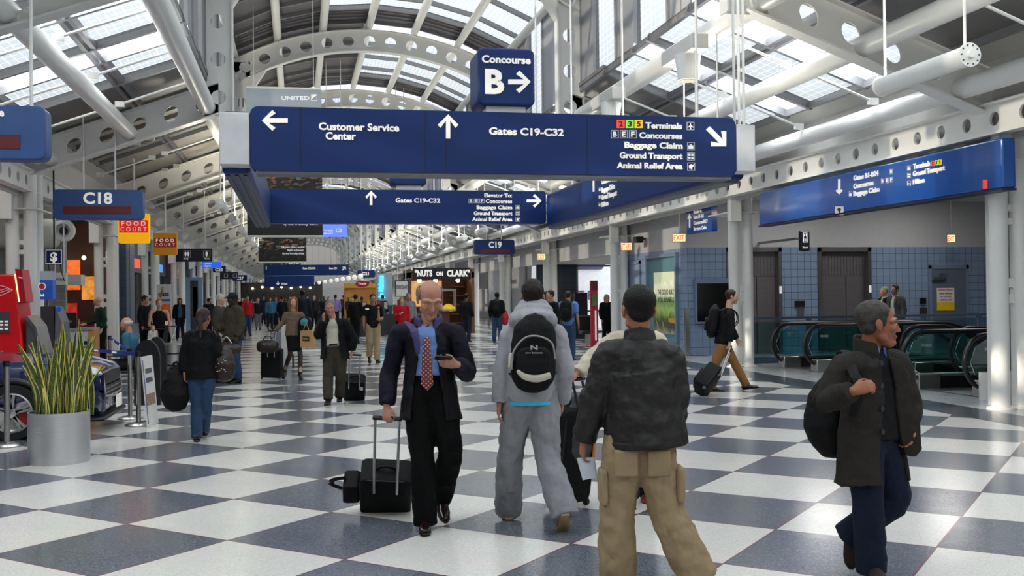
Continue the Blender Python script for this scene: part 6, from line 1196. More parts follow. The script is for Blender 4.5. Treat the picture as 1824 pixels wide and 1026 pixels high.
p = MB(); c = J['hp' 'R']-FWH*.125+RV*.01-UP*.07; p.cbox(c, (.13, .03, .15), (RV, FWH, UP)); p.build('back_pocket', cloth('khaki_cargo', ''), P3, bevel=.012); p = MB(); p.cbox(J['hpL']-FWH*.125-UP*.07, (.13, .03, .15), (RV, FWH, UP)); p.build('back_pocket', cloth('khaki_cargo', ''), P3, bevel=.012)
c = J['wrL']-UP*.13+RV*.0; p = MB(); q = [c+cv(-1, .6, .2)*.05, c+cv(1, .5, .2)*.06, c+cv(.8, -1, 0)*.11, c+cv(-.1, -1, -.1)*.10]; p.prism(q, FWH*.006); p.prism([v+FWH*.012+RV*.01 for v in q], FWH*.006); p.thing('paper_sheet', 'folded pale paper held by the man in the leather jacket', 'paper', mat('paper_blueish', 'c3cad8', .6))
# man in wool coat, right
J = J_px(6.1, hd=(1564, 578, 0), nk=(1549, 624, .05), shR=(1502, 652, -.12), shL=(1600, 646, .13), elR=(1470, 716, -.2), wrR=(1519, 697, -.37), elL=(1620, 722, .12), wrL=(1618, 762, .03), pel=(1552, 776), hpR=(1538, 788, -.05), hpL=(1570, 788, .06), knR=(1546, 898, -.1), anR=(1551, 1003, -.05), toR=(1568, 1026, -.2), knL=(1594, 890, .03), anL=(1516, 950, .1), toL=(1517, 1000, .08))
J['fd'] = cv(1, .02, -.1); J['handR'] = (cv(.9, .35, -.3), cv(-.1, .8, .5), cv(.3, .2, 1), 1.2); P4 = person('man in charcoal wool coat and jeans walking right, head turned in profile', J, dict(vx=.0058, w=1.03, hs=1.1, skin=mat('skin_weathered', '8f5a42', .5, 0, .06, 12, .08, 60, spec=.35), hairm=mat('hair_pepper', '3d3a37', .6, 0, .6, 25, .4, 120, spec=.2), brow=hm['dark'], hair='short', nose=1.1, shirt=(cloth('sweater_dark', '0f0f13'), .018, .97, .02), shirtn='sweater', collar=False, coat=(wool, .03, .27, .30, .5, 1.18, 'wool_coat'), gapL=1.7, stand=.07, legm=cloth('dark_denim', '111b2e', .9, .5, 12), lease=.03, hem=.04, flare=1.1, shoem=mat('brown_suede', '2a1c17', .8), sole=mat('red_sole', '5a2018', .6), fold=.03))
p = MB(); sdx = nrm(J['shR']-J['shL']); fwx = nrm(np.cross(nrm(J['nk']-J['pel']), sdx)); cshell(p, [(J['nk']-UP*.04+fwx*.02, sdx, nrm(fwx-UP*.3), .085, .092, .3, .3), (J['nk']+UP*.035+fwx*.02, sdx, nrm(fwx-UP*.3), .072, .078, .35, .35)], .012, 24); p.build('shirt_collar', fab['blue'], P4, smooth=50, label='pale blue shirt collar')
for k in range(4): p = MB(); c = J['pel']+(J['nk']-J['pel'])*(.85-.26*k)+fwx*.152+sdx*.088; p.lathe(c, [(.016, 0), (.016, .006)], 14, (sdx, UP, fwx)); p.build('button', blackp, P4)
J4 = J
p = MB(); q = [(1586, 636), (1610, 640), (1627, 690), (1641, 755), (1644, 800), (1632, 814), (1612, 812), (1603, 770), (1597, 700)]; c_ = [at(x, y, 6.02+.0006*(x-1590)) for x, y in q]; p.prism(c_, FWH*.05); bake(p, 'coat_front_panel', wool, P4, .009, 4, .03, .1)
# man in cream jacket mostly hidden behind the leather jacket
J = J_px(8.3, hd=(1128, 556, 0), nk=(1133, 592, 0), shL=(1172, 608, .05), shR=(1096, 606, 0), elR=(1054, 640, -.05), wrR=(1031, 664, -.12), elL=(1182, 660, 0), wrL=(1178, 700, -.1), pel=(1134, 712), hpR=(1118, 722), hpL=(1152, 722), knR=(1118, 812, -.05), anR=(1122, 884, .0), toR=(1124, 897, -.2), knL=(1150, 806, 0), anL=(1150, 874, .25), toL=(1151, 892, .1))
J['fd'] = cv(.1, -.1, -1); J['handR'] = (cv(-.8, -.5, -.2), cv(.3, .2, -1), cv(.3, -1, 0), 1.0); P5 = person('man in cream jacket mostly hidden behind the man in the leather jacket', J, dict(vx=.007, skin=sk['ruddy'], hairm=hm['brown'], hair='short', top=(fab['cream'], .03, .12, 'cream_jacket'), legm=fab['charcoal'], lease=.025, shoem=mat('red_shoe', '7a1c18', .5), fold=.03, cuffs=True)); J5 = J
# woman in black jacket, from behind
J = J_px(12.35, hd=(363, 566, 0), nk=(359, 586, 0), shL=(337, 599, 0), shR=(381, 599, 0), elL=(328, 633, .0), wrL=(329, 662, -.03), elR=(388, 630, .0), wrR=(386, 650, .16), pel=(358, 664), hpL=(348, 671), hpR=(370, 671), knL=(350, 724, .02), anL=(351, 771, -.05), toL=(350, 779, .13), knR=(367, 722, .04), anR=(364, 762, .2), toR=(364, 770, .38))
J['fd'] = cv(.1, -.02, 1); P6 = person('woman with dark ponytail in black jacket and jeans, from behind', J, dict(vx=.008, s=.94, skin=sk['tan'], hairm=mat('hair_darkauburn', '2a1510', .5, 0, .3, 40, .5, 90), hair='pony', face=False, top=(fab['black'], .024, .07, 'black_jacket'), legm=fab['jeans'], lease=.014, flare=1.4, hem=.05, shoem=blackleather, fold=.025)); J6 = J
# ---------------------------------------------------------------- bags
bagk = cloth('bag_black', '0b0b0d', .75, .4, 30); bagg = cloth('bag_grey', '4c4e52', .8); brownbag = mat('brown_leather_bag', '211610', .45, 0, .2, 9, .4, 20)
def rbox(mb, c, ax, w, h, d, r=.04, n=4):
    """soft box: ax = (right, normal, up)"""
    x, y, z = ax; P = []
    for k, (f, g) in enumerate(((-1, .82), (-.86, 1), (.86, 1), (1, .82))): P.append([np.asarray(c)+y*d/2*f+x*u*(g if abs(u) else 1)+z*v*g for u, v in rrect(w, h, min(r, w*.45, h*.45), n)])
    m = len(P[0]); mb.add([v for q in P for v in q], [(i*m+j, i*m+(j+1) % m, (i+1)*m+(j+1) % m, (i+1)*m+j) for i in range(3) for j in range(m)]+[tuple(range(m))[::-1], tuple(3*m+j for j in range(m))]); return mb
def roller(label, o, grip, r, w, h, d, m=None, gw=.18, tag=False, name='suitcase', stripe=None, polem=None):
    o = np.asarray(o, float); a = nrm(grip-o); r = nrm(r-a*(r@a)); n = np.cross(r, a); n = n if n@(C0-o) > 0 else -n; ax = (r, n, a); m = m or bagk; t = thing(name, label, 'suitcase', (o[0], o[1], 0)); c = o+a*(h/2+.05)
    p = MB(); rbox(p, c, ax, w, h, d, .05); p.build('case', m, t, smooth=40, bevel=.012)
    p = MB(); rbox(p, c-n*(d/2+.015)-a*h*.12, ax, w*.8, h*.55, .05, .04); p.build('front_pocket', m, t, smooth=40, bevel=.01)
    p = MB(); p.tube([c+r*u+a*v+n*(d/2-.02) for u, v in rrect(w*.97, h*.97, .06, 4)], .006, 6, True); p.build('zip_line', mat('zip_grey', '3a3a3d', .4, .5), t)
    for q in (-1, 1):
        p = MB(); L = np.linalg.norm(grip-o); p.tube([c+r*q*gw/2+n*(d*.5+.006)+a*h*.22, c+r*q*gw/2+n*(d*.5+.004)+a*h*.46, grip+r*q*gw/2-a*.02], .011, 8); p.build('handle_pole', polem or chrome, t)
        p = MB(); k = c-a*(h/2+.005)+n*d*.36+r*q*w*.44; p.lathe(k-r*.012, [(.03, 0), (.034, .006), (.034, .02), (.03, .026)], 16, (a, n, r)); p.build('wheel', mat('wheel_black', '141414', .5), t)
    p = MB(); p.bar(grip-r*(gw/2+.02), grip+r*(gw/2+.02), .03, .028, tuple(a)); p.build('handle_grip', blackp, t, bevel=.008)
    p = MB(); loft(p, [c+a*(h/2)+r*-.08, c+a*(h/2+.035)-r*.04, c+a*(h/2+.035)+r*.04, c+a*(h/2)+r*.08], [.012]*4, n, 8); p.build('top_handle', m, t, smooth=60)
    if tag: p = MB(); p.cbox(c+n*(d/2+.05)+r*w*.36+a*h*.36, (.05, .004, .08), ax); p.build('luggage_tag', mat('paper_white', 'dcdad4', .6), t)
    if stripe: p = MB(); p.cbox(c+n*(d/2+.045)+r*stripe, (.02, .008, h*.34), ax); p.build('orange_stripe', mat('stripe_orange', 'e07a1a', .5), t, label='orange stripe')
    return t
def backpack(J, label, w, h, d, m, e=.05, extra=None, dz=-.14, straps=True):
    ch = (J['shL']+J['shR'])/2; sd = nrm(J['shR']-J['shL']); up = nrm(J['nk']-J['pel']); fw = nrm(np.cross(up, sd)); s = J.get('_s', 1.0); c = ch-fw*(.105+e+d/2)+up*dz; t = thing('backpack', label, 'backpack', c-up*h/2); ax = (sd, -fw, up)
    p = MB(); loft(p, [c-up*h*.46, c-up*h*.3, c+up*h*.1, c+up*h*.36, c+up*h*.47], [(w*.42, d*.44), (w*.5, d*.5), (w*.5, d*.5), (w*.44, d*.42), (w*.26, d*.25)], sd, 20); bake(p, 'pack_body', m, t, .012, 4, .012, .08)
    p = MB(); rbox(p, c-fw*d*.5-up*h*.16, ax, w*.74, h*.46, .07, .07); p.build('front_pocket', m, t, smooth=50, bevel=.015)
    if straps:
        for q in (-1, 1):
            x = sd*q*w*.3; p = MB(); loft(p, [c+up*h*.34+x+fw*d*.4, ch+sd*q*.105+up*.075-fw*.03, ch+sd*q*.115+up*.03+fw*.125, ch+sd*q*.13-up*.13+fw*(.14+e), ch+sd*q*.165-up*.26+fw*.06, c-up*h*.38+sd*q*w*.42+fw*d*.3], [(.03, .009)]*5+[(.014, .006)], sd, 8); p.build('shoulder_strap', m, t, smooth=60)
    p = MB(); loft(p, [c+up*h*.46+sd*.035, c+up*(h*.46+.045), c+up*h*.46-sd*.035], [.008]*3, fw, 8); p.build('grab_loop', m, t, smooth=60); return t, c, ax
def joints_of(px): return px
J = J2 = J_px(7.65, shL=(910, 593, .02), shR=(991, 593, .02), nk=(949, 572, .02), pel=(944, 708)); 
t, c, ax = backpack(J2, 'black backpack with pale trim on the man in the grey hoodie', .33, .49, .17, bagk, .055, dz=-.13); sd, bk, up = ax
p = MB(); loft(p, [c+bk*.095+sd*x*.33+up*y*.49 for x, y in ((-.46, -.25), (-.44, .0), (-.2, .2), (.1, .22), (.38, .12), (.46, -.1))], [.007]*6, up, 8); p.build('grey_piping', mat('piping_grey', '8d8d8a', .6), t, smooth=60)
p = MB(); loft(p, [c+bk*.125+sd*x-up*z for x, z in ((-.11, .135), (-.06, .175), (.03, .19), (.12, .165))], [(.006, .012), (.006, .022), (.006, .026), (.006, .022)], bk, 8); p.build('pale_trim', mat('trim_bone', 'b8b2a4', .7), t, smooth=60)
p = MB(); loft(p, [c+bk*.03-sd*.16-up*.03, c+bk*.05-sd*.165-up*.11], [(.02, .03), (.015, .04)], sd, 8); p.build('side_patch', mat('trim_bone', 'b8b2a4', .7), t, smooth=60)
p = MB(); o = c+bk*.128+up*.015; lettering(p, 'N', o-sd*.025, o+sd*.025, UP*.03, .003, .04); p.build('logo_mark', mat('logo_grey', 'a8a8a6', .5), t); p = MB(); o = c+bk*.128-up*.012; lettering(p, 'new balance', o-sd*.06, o+sd*.06, UP*.012, .003, .02); p.build('lettering', mat('logo_grey', 'a8a8a6', .5), t)
# shoulder bag of the man in the wool coat
c = at(1478, 722, 6.28); t = thing('shoulder_bag', 'round black bag slung behind the man in the wool coat', 'bag', c-UP*.28); p = MB(); loft(p, [c-UP*.23+RV*.03, c-UP*.12+RV*.0, c+UP*.04+RV*.02, c+UP*.17+RV*.05], [(.12, .09), (.16, .12), (.15, .11), (.08, .06)], RV, 20); bake(p, 'bag_body', bagk, t, .01, 4, .02, .09)
fx = fwx; p = MB(); loft(p, [c+UP*.16+RV*.05, at(1497, 632, 6.22), at(1509, 628, 6.08), at(1519, 660, 5.86), at(1531, 690, 5.77), at(1520, 740, 5.88)], [(.03, .008)]*6, RV, 10); p.build('strap', bagk, t, smooth=60)
# roller case of the bald man, with a small camera bag on it
gr = at(690, 745, 7.5); t = roller('black roller suitcase pulled by the bald man in the parka', fl(688, 905), gr, RV, .40, .47, .24, gw=.175)
o = fl(688, 905); a = nrm(gr-o); c = o+a*.3-RV*.27; t = thing('camera_bag', 'small black camera bag strapped beside the bald man\'s suitcase', 'bag', c-UP*.12); p = MB(); rbox(p, c, (RV, np.cross(RV, a)*-1, a), .13, .22, .18, .03); p.build('pouch', bagk, t, smooth=40, bevel=.01); p = MB(); loft(p, [c-RV*.05+a*.12, c-RV*.14+a*.10, c-RV*.16+a*.04, c-RV*.08-a*.02], [(.022, .006)]*4, a, 8); p.build('strap', bagk, t, smooth=60); p = MB(); loft(p, [c+RV*.48+a*.05, c+RV*.53-a*.05, c+RV*.5-a*.16, c+RV*.6-a*.24], [(.008, .006)]*4, a, 8); p.build('loose_strap', bagk, t, smooth=60)
# travel bag of the man in cream
gr = at(1029, 675, 8.18); t = roller('tall grey and black rolling bag behind the man in grey hoodie', fl(1006, 900), gr, RV*.8+FWH*.6, .33, .78, .24, gw=.1, stripe=.1, polem=blackp); o = fl(1006, 900); a = nrm(gr-o); p = MB(); c = o+a*.66; ax = (nrm(RV*.8+FWH*.6), nrm(np.cross(RV*.8+FWH*.6, UP)), a); p = MB(); loft(p, [c-a*.17, c-a*.05, c+a*.1, c+a*.2], [(.18, .15), (.19, .16), (.15, .12), (.06, .05)], RV, 16); bake(p, 'grey_top_bag', bagg, t, .012, 4, .02, .08, label='grey bulging top bag')
# duffel and handbag of the woman in black
c = at(312, 685, 12.35); t = thing('duffel_bag', 'black duffel bag carried low by the woman with the ponytail', 'bag', c-UP*.24); p = MB(); loft(p, [c-UP*.21, c-UP*.12, c+UP*.06, c+UP*.18], [(.15, .12), (.185, .15), (.15, .12), (.07, .05)], RV, 20); bake(p, 'bag_body', bagk, t, .012, 4, .03, .1); p = MB(); loft(p, [c+UP*.15-RV*.08, c+UP*.27+RV*.02, at(328, 664, 12.35)+UP*-.06, c+UP*.12+RV*.1], [.014]*4, FWH, 8); p.build('handle', bagk, t, smooth=60)
c = at(399, 645, 12.4); t = thing('handbag', 'dark studded handbag on the shoulder of the woman with the ponytail', 'bag', c-UP*.17); p = MB(); loft(p, [c-UP*.15, c-UP*.02, c+UP*.12], [(.09, .13), (.10, .14), (.06, .1)], FWH, 16); bake(p, 'bag_body', brownbag, t, .012, 4, .015, .06); p = MB(); loft(p, [c+UP*.1+FWH*.08, at(384, 596, 12.3), at(383, 594, 12.4), c+UP*.1-FWH*.08], [.012]*4, RV, 8); p.build('strap', brownbag, t, smooth=60)
p = MB()
for k in range(14): p.ball(c-FWH*(.135)+RV*random.uniform(-.07, .07)+UP*random.uniform(-.12, .06), .007, 6, 4)
p.build('studs', chrome, t)
# ---------------------------------------------------------------- people at mid distance
def P(label, px, py, H, ang, walk, st, D=None, lean=0, **ov): J = pose(px, py, H, ang, walk, D, lean, **ov); st.setdefault('vx', .015); st.setdefault('s', H/1.78); st.setdefault('shoem', blackleather); return person(label, J, st), J
# man on the phone
J = J_px(16.2, hd=(588, 549, 0), nk=(593, 569, .03), shR=(573, 577, 0), shL=(615, 577, 0), elR=(566, 597, -.05), wrR=(577, 571, -.12), elL=(629, 603, .02), wrL=(627, 625, .02), pel=(596, 628), hpR=(588, 634), hpL=(606, 634), knR=(584, 672, -.06), anR=(585, 710, -.15), toR=(580, 719, -.38), knL=(607, 670, 0), anL=(605, 704, .25), toL=(604, 713, .1))
J['fd'] = cv(.12, -.05, -1); J['handR'] = (cv(-.1, 1, 0), cv(.6, 0, -.8), cv(.8, 0, .5), 1.0); person('grey haired man in black jacket talking on his phone', J, dict(vx=.009, skin=sk['ruddy'], hairm=hm['grey'], hair='short', w=1.06, shirt=(cloth('shirt_cream', 'b9b4a4', .85, .3, 10), .014, 1.0, -.1), coat=(fab['black'], .034, .1, .5, .62, 1.08, 'jacket'), stand=.05, legm=cloth('trousers_olive', '37332a'), lease=.026, shoem=blackleather, belt=blackleather))
c = at(580, 562, 16.05); p = MB(); p.cbox(c, (.02, .06, .13), (cv(1, 0, .3), cv(-.3, 0, 1), UP)); p.thing('mobile_phone', 'phone held at the ear of the grey haired man', 'phone', blackp)
roller('black roller suitcase pulled by the man talking on his phone', fl(632, 712), at(632, 632, 16.3), RV, .34, .50, .22, gw=.17, tag=True)
# woman in skirt
J = J_px(21.6, hd=(523, 539, 0), nk=(523, 554, .02), shR=(509, 560, 0), shL=(537, 560, 0), elR=(503, 575, .0), wrR=(491, 588, -.05), elL=(541, 574, 0), wrL=(543, 589, -.1), pel=(522, 594), hpR=(516, 598), hpL=(528, 598), knR=(517, 630, -.05), anR=(507, 660, .2), toR=(505, 671, .1), knL=(535, 630, -.05), anL=(535, 667, -.1), toL=(538, 675, -.3))
J['fd'] = cv(.15, -.05, -1); person('woman with long auburn hair in taupe cardigan and black skirt', J, dict(vx=.01, s=.93, skin=sk['fair'], hairm=hm['auburn'], hair='long', top=(fab['taupe'], .012, .05, 'cardigan'), legs='skirt', legm=fab['black'], tights=mat('sheer_tights', '3a2a25', .5), shoem=blackleather))
roller('black roller suitcase with the woman in the black skirt', fl(484, 676), at(486, 589, 21.4), RV, .42, .60, .25, gw=.14)
c = at(477, 617, 21.1); t = thing('travel_bag', 'brown leather bag resting on the black roller suitcase', 'bag', c-UP*.12); p = MB(); loft(p, [c-RV*.18, c-RV*.1, c+RV*.1, c+RV*.18], [(.11, .11), (.13, .13), (.13, .13), (.11, .1)], UP, 16, 4, .4, .4); bake(p, 'bag_body', brownbag, t, .014, 3, .02, .08); p = MB(); loft(p, [c-RV*.1+UP*.1, c-RV*.05+UP*.2, c+RV*.05+UP*.2, c+RV*.1+UP*.1], [.012]*4, FWH, 8); p.build('handles', brownbag, t, smooth=60)
def paperbag(x0, y0, x1, y1, D, label, m, logo):
    a, b = at(x0, y0, D), at(x1, y1, D); c = (a+b)/2; w, h = abs((b-a)@RV), abs(a[2]-b[2]); r = nrm(RV*.95-FWH*.3); n = nrm(np.cross(r, UP)); n = n if n@(C0-c) > 0 else -n; t = thing('shopping_bag', label, 'bag', c-UP*h/2); p = MB(); p.cbox(c, (w, .14, h), (r, n, UP)); p.build('paper_body', m, t, bevel=.01)
    p = MB(); loft(p, [c+n*.07-r*w*.25+UP*h*.45, c+n*.07+UP*(h*.5+.14), c+n*.07+r*w*.25+UP*h*.45], [.007]*3, n, 6); p.build('handle', m, t)
    p = MB(); o = c+n*.072; p.prism([o-r*w*.3-UP*h*.1, o+r*w*.25-UP*h*.12, o+r*w*.25+UP*h*.16, o-r*w*.3+UP*h*.18], n*.004); p.build('logo_patch', logo, t); q = MB(); lettering(q, 'Market', o+n*.005-r*w*.24-UP*h*.0, o+n*.005+r*w*.19-UP*h*.01, UP*h*.08, .003, .03); q.build('lettering', mat('kraft_paper', 'b08a5c', .8), t)
paperbag(536, 589, 561, 619, 21.3, 'brown kraft shopping bag with a dark logo held by the woman in the skirt', mat('kraft_paper', 'b08a5c', .8), mat('logo_dark', '2a211c', .7))
c = at(543, 582, 21.42); t = thing('tote_bag', 'black tote with a teal scarf held by the woman in the skirt', 'bag', c-UP*.2); p = MB(); loft(p, [c-UP*.2, c+UP*.0, c+UP*.15], [(.14, .07), (.15, .08), (.12, .06)], RV, 14); bake(p, 'bag_body', bagk, t, .014, 3, .01, .08); p = MB(); p.ball(c+UP*.1-FWH*.08, (.08, .05, .08), 10, 8); bake(p, 'scarf', mat('scarf_teal', '3a8a8c', .8, 0, .5, 20), t, .012, 2, .03, .04)
# man in polo
_, J = P('man in black polo shirt and khaki trousers holding a small wooden figure', 665, 647, 1.76, 8, .25, dict(vx=.011, skin=sk['tan'], hairm=hm['black'], top=(fab['black'], .012, .03, 'polo_shirt'), slv=.5, legm=fab['khaki'], lease=.026, belt=blackleather), wrL=(-.12, .26, 1.13), elL=(-.24, .0, 1.15))
t = thing('wooden_figure', 'small wooden figure held by the man in the black polo', 'figure', J['wrL']); c = J['wrL']+UP*.1-FWH*.05; p = MB(); loft(p, [c-UP*.1, c, c+UP*.14], [.035, .03, .02], RV, 10); p.ball(c+UP*.2, .03); p.build('figure_body', mat('pale_wood', 'a5764a', .6), t, smooth=60)
p = MB(); c = (J['shR']+J['shL'])/2-FWH*.16-UP*.04-RV*.12; p.cbox(c, (.09, .01, .03), (RV, FWH, UP)); p.thing('name_badge', 'white name badge on the black polo shirt', 'badge', letw)
# man walking right with roller
J = J_px(17.8, hd=(1304, 529, 0), nk=(1298, 548, 0), shR=(1299, 558, -.17), shL=(1296, 557, .17), elR=(1303, 583, -.22), wrR=(1300, 609, -.24), elL=(1302, 584, .2), wrL=(1312, 604, .17), pel=(1288, 607), hpR=(1288, 612, -.08), hpL=(1288, 612, .08), knL=(1308, 646, .08), anL=(1328, 684, .08), toL=(1346, 687, .04), knR=(1274, 650, -.08), anR=(1269, 688, -.05), toR=(1284, 695, -.08))
J['fd'] = cv(1, -.05, -.1); J['handR'] = (cv(-.2, -1, 0), cv(.6, 0, -1), cv(-1, 0, 0), 1.2); person('man in black jacket and tan trousers striding right with a roller suitcase', J, dict(vx=.009, skin=sk['fair'], hairm=hm['brown'], hair='short', top=(fab['black'], .026, .06, 'jacket'), legm=cloth('tan_trousers', '8a6238'), lease=.02, shoem=blackleather, hem=.02, fold=.02))
J['nk'] = at(1297, 548, 17.8); backpack(J, 'black backpack worn by the man striding right', .32, .50, .2, bagk, .03, dz=-.16)
roller('black roller suitcase tilted behind the man striding right', at(1243, 699, 16.9), at(1302, 622, 17.35), nrm(RV*.5+FWH*.85), .36, .50, .24, gw=.15)
# two men by the lifts
P('man in grey blazer and white shirt standing behind the moving stairs', 1597, 640, 1.84, -40, 0, dict(vx=.011, skin=sk['ruddy'], hairm=hm['brown'], shirt=(fab['white'], .012, 1.0, 0), coat=(cloth('blazer_grey', '4c4d52'), .026, .12, .35, .45, 1.05, 'blazer'), stand=.01, lapel=True, legm=fab['charcoal']), D=26.6)
P('grey haired man in black suit behind the man in the grey blazer', 1578, 640, 1.80, -60, 0, dict(vx=.012, skin=sk['ruddy'], hairm=hm['silver'], shirt=(fab['white'], .012, 1.0, 0), coat=(fab['black'], .026, .12, .3, .4, 1.05, 'suit_jacket'), stand=.01, legm=fab['black']), D=27.3)
J = pose(1808, 640, 1.74, 40, 0, 20.75); dz = UP*-(J['hd'][2]-at(1808, 641, 20.75)[2])
for k in list(J):
    if k not in ('fd', '_s') and not k.startswith('hand'): J[k] = J[k]+dz
person('man riding down the middle moving stairs, only head and shoulders showing', J, dict(vx=.012, skin=sk['ruddy'], hairm=hm['dark'], top=(fab['charcoal'], .02, .1, 'jacket'), legm=fab['charcoal'], shoem=blackleather, floor=False))
# couple with luggage on the car side
_, J = P('man in dark cap and olive jacket standing with bags', 418, 682, 1.80, -60, 0, dict(vx=.011, skin=sk['dark'], hairm=hm['black'], w=1.15, top=(fab['olive'], .05, .1, 'jacket'), legm=fab['jeans'], fold=.03, stand=True, hood=False, lease=.026), wrR=(.12, .3, 1.08), elR=(.28, .05, 1.12))
c = J['hd']; f = J['fd']; p = MB(); p.ball(c+UP*.06-f*.01, (.098, .105, .085), 16, 10); loft(p, [c+f*.08+UP*.06, c+f*.17+UP*.035], [(.075, .012), (.06, .008)], np.cross(f, UP), 12, 2); h = bake(p, 'cap', fab['charcoal'], bpy.data.objects[[o.name for o in bpy.data.objects if o.get('label', '').startswith('man in dark cap')][0]], .01, 2)
P('white haired man behind the man in the dark cap', 392, 668, 1.80, 70, 0, dict(vx=.013, skin=sk['fair'], hairm=hm['white'], top=(cloth('coat_drab', '3c3833'), .03, .1, 'coat'), legm=fab['charcoal']))
roller('dark suitcase standing beside the man in the dark cap', fl(402, 681), fl(400, 676)+UP*.8, RV, .42, .55, .28, m=cloth('bag_brownblack', '1a1512'))
c = at(403, 622, 20.1); t = thing('travel_bag', 'shiny dark holdall held on top of the suitcase by the man in the dark cap', 'bag', c-UP*.13); p = MB(); loft(p, [c-RV*.2, c, c+RV*.2], [(.1, .1), (.14, .14), (.1, .1)], UP, 14); bake(p, 'bag_body', brownbag, t, .014, 3, .02, .08); p = MB(); loft(p, [c-RV*.1+UP*.12, c+UP*.24, c+RV*.1+UP*.12], [.012]*3, FWH, 8); p.build('handle', chrome, t)
# counter, seated people, stroller
P('bald man in dark green vest standing at the pale counter', 182, 646, 1.78, -75, 0, dict(vx=.012, skin=sk['fair'], hairm=hm['white'], hair='bald', shirt=(fab['white'], .01, 1.0, 0), top=(fab['green'], .018, .05, 'vest'), legm=fab['black'], slv=1.0), lean=.06, wrR=(.2, .36, 1.05), elR=(.24, .1, 1.12))
def seat(px, py, D, ang, H, label, st, zs=.48):
    J = pose(px, py, H, ang, 0, D, 0, **{**dict(pel=(0, 0, zs+.1), nk=(0, .05, 1.12), hd=(0, .11, 1.27), shL=(-.19, .05, 1.06), shR=(.19, .05, 1.06), elL=(-.25, .02, .78), elR=(.25, .02, .78), wrL=(-.16, .28, .72), wrR=(.16, .28, .72), hpL=(-.1, .02, zs+.08), hpR=(.1, .02, zs+.08), knL=(-.13, .44, zs+.06), knR=(.13, .44, zs+.06), anL=(-.13, .46, .09), anR=(.13, .46, .09), toL=(-.13, .68, .02), toR=(.13, .68, .02)), **st.pop('ov', {})}); st.setdefault('vx', .013); st.setdefault('s', H/1.78); st.setdefault('shoem', blackleather); person(label, J, st)
    b = J['pel']*V(1, 1, 0); t = thing('chair', 'black chair under the '+label.split(' sitting')[0], 'chair', b); f = nrm((J['knL']-J['hpL'])*V(1, 1, 0)); r = np.cross(f, UP); ax = (r, f, UP); z = J['pel'][2]-.16
    p = MB(); p.cbox(b+UP*z+f*.08, (.46, .46, .05), ax); p.build('seat', blackp, t, bevel=.015); p = MB(); p.cbox(b-f*.2+UP*(z+.3), (.44, .04, .4), ax); p.build('backrest', blackp, t, bevel=.015)
    for x in (-.2, .2):
        for y in (-.14, .28): p = MB(); p.cyl(b+r*x+f*y, b+r*x+f*y+UP*z, .014, n=8); p.build('leg', chrome, t)
seat(236, 640, 18.5, -110, 1.76, 'bald man in blue sweater sitting with a phone at his ear', dict(skin=sk['ruddy'], hairm=hm['white'], hair='bald', top=(fab['teal'], .02, .05, 'sweater'), legm=fab['charcoal'], ov=dict(wrR=(.12, .16, 1.2), elR=(.27, .12, .95))))
seat(113, 640, 24.5, -10, 1.7, 'person behind the black monitor sitting at the counter', dict(skin=sk['brown'], hairm=hm['black'], top=(fab['charcoal'], .02, .05, 'jumper'), legm=fab['charcoal']))
_, J = P('red haired woman in black tank top pushing a stroller', 284, 655, 1.70, 10, 0, dict(vx=.011, s=.93, skin=sk['fair'], hairm=hm['red'], hair='pony', shirt=(fab['black'], .01, .0, .05), shirtn='tank_top', collar=False, legm=fab['charcoal']), wrL=(-.2, .34, 1.0), wrR=(.2, .34, 1.0), elL=(-.26, .08, 1.12), elR=(.26, .08, 1.12))
b = J['pel']*V(1, 1, 0)-FWH*.75+RV*.17; t = thing('stroller', 'black hooded stroller with a baby in front of the red haired woman', 'stroller', b); p = MB(); ax = (RV, FWH, UP)
a = np.linspace(-.1, PI*.62, 9); pts = [[b+UP*.62+RV*x+FWH*.36*math.cos(q)*.9+UP*.38*math.sin(q) for q in a] for x in (-.26, .26)]; p.add(pts[0]+pts[1], [(i, i+1, 9+i+1, 9+i) for i in range(8)]); o = p.build('hood', fab['black'], t, smooth=60); m_ = o.modifiers.new('thick', 'SOLIDIFY'); m_.thickness = .02
for q in (-1, 1): p = MB(); p.prism([b+UP*.62+RV*q*.26]+[b+UP*.62+RV*q*.26+FWH*.32*math.cos(k)+UP*.38*math.sin(k) for k in np.linspace(PI*.35, PI, 7)][::-1], RV*.012); p.build('hood_side', fab['black'], t)
p = MB(); rbox(p, b+UP*.48, ax, .5, .3, .6, .06); p.build('seat_shell', fab['charcoal'], t, bevel=.02)
for x in (-.28, .28):
    p = MB(); loft(p, [b+RV*x+FWH*.65+UP*1.02, b+RV*x+FWH*.2+UP*.6, b+RV*x-FWH*.35+UP*.12], [.014]*3, RV, 8); p.build('frame_tube', chrome, t, smooth=60)
    for y in (-.38, .36): p = MB(); p.lathe(b+RV*(x-.02)+FWH*y+UP*.11, [(.09, 0), (.11, .01), (.11, .035), (.09, .045)], 18, (UP, FWH, RV)); p.build('wheel', tyre, t)
p = MB(); p.tube([b+RV*-.28+FWH*.65+UP*1.02, b+RV*.28+FWH*.65+UP*1.02], .016, 8); p.build('push_bar', blackp, t)
J = pose(291, 640, 1.75, 15, 0, 20.9); c = b-FWH*.18+UP*.72; k = .42
J = {n: (c+(q-J['pel'])*k if n not in ('fd', '_s') else q) for n, q in J.items()}; J['hd'] = c+UP*.27; J['nk'] = c+UP*.19; J['knL'] = c-FWH*.18-RV*.06; J['knR'] = c-FWH*.18+RV*.06; J['anL'] = J['knL']-UP*.14; J['anR'] = J['knR']-UP*.14; J['toL'] = J['anL']-FWH*.09; J['toR'] = J['anR']-FWH*.09
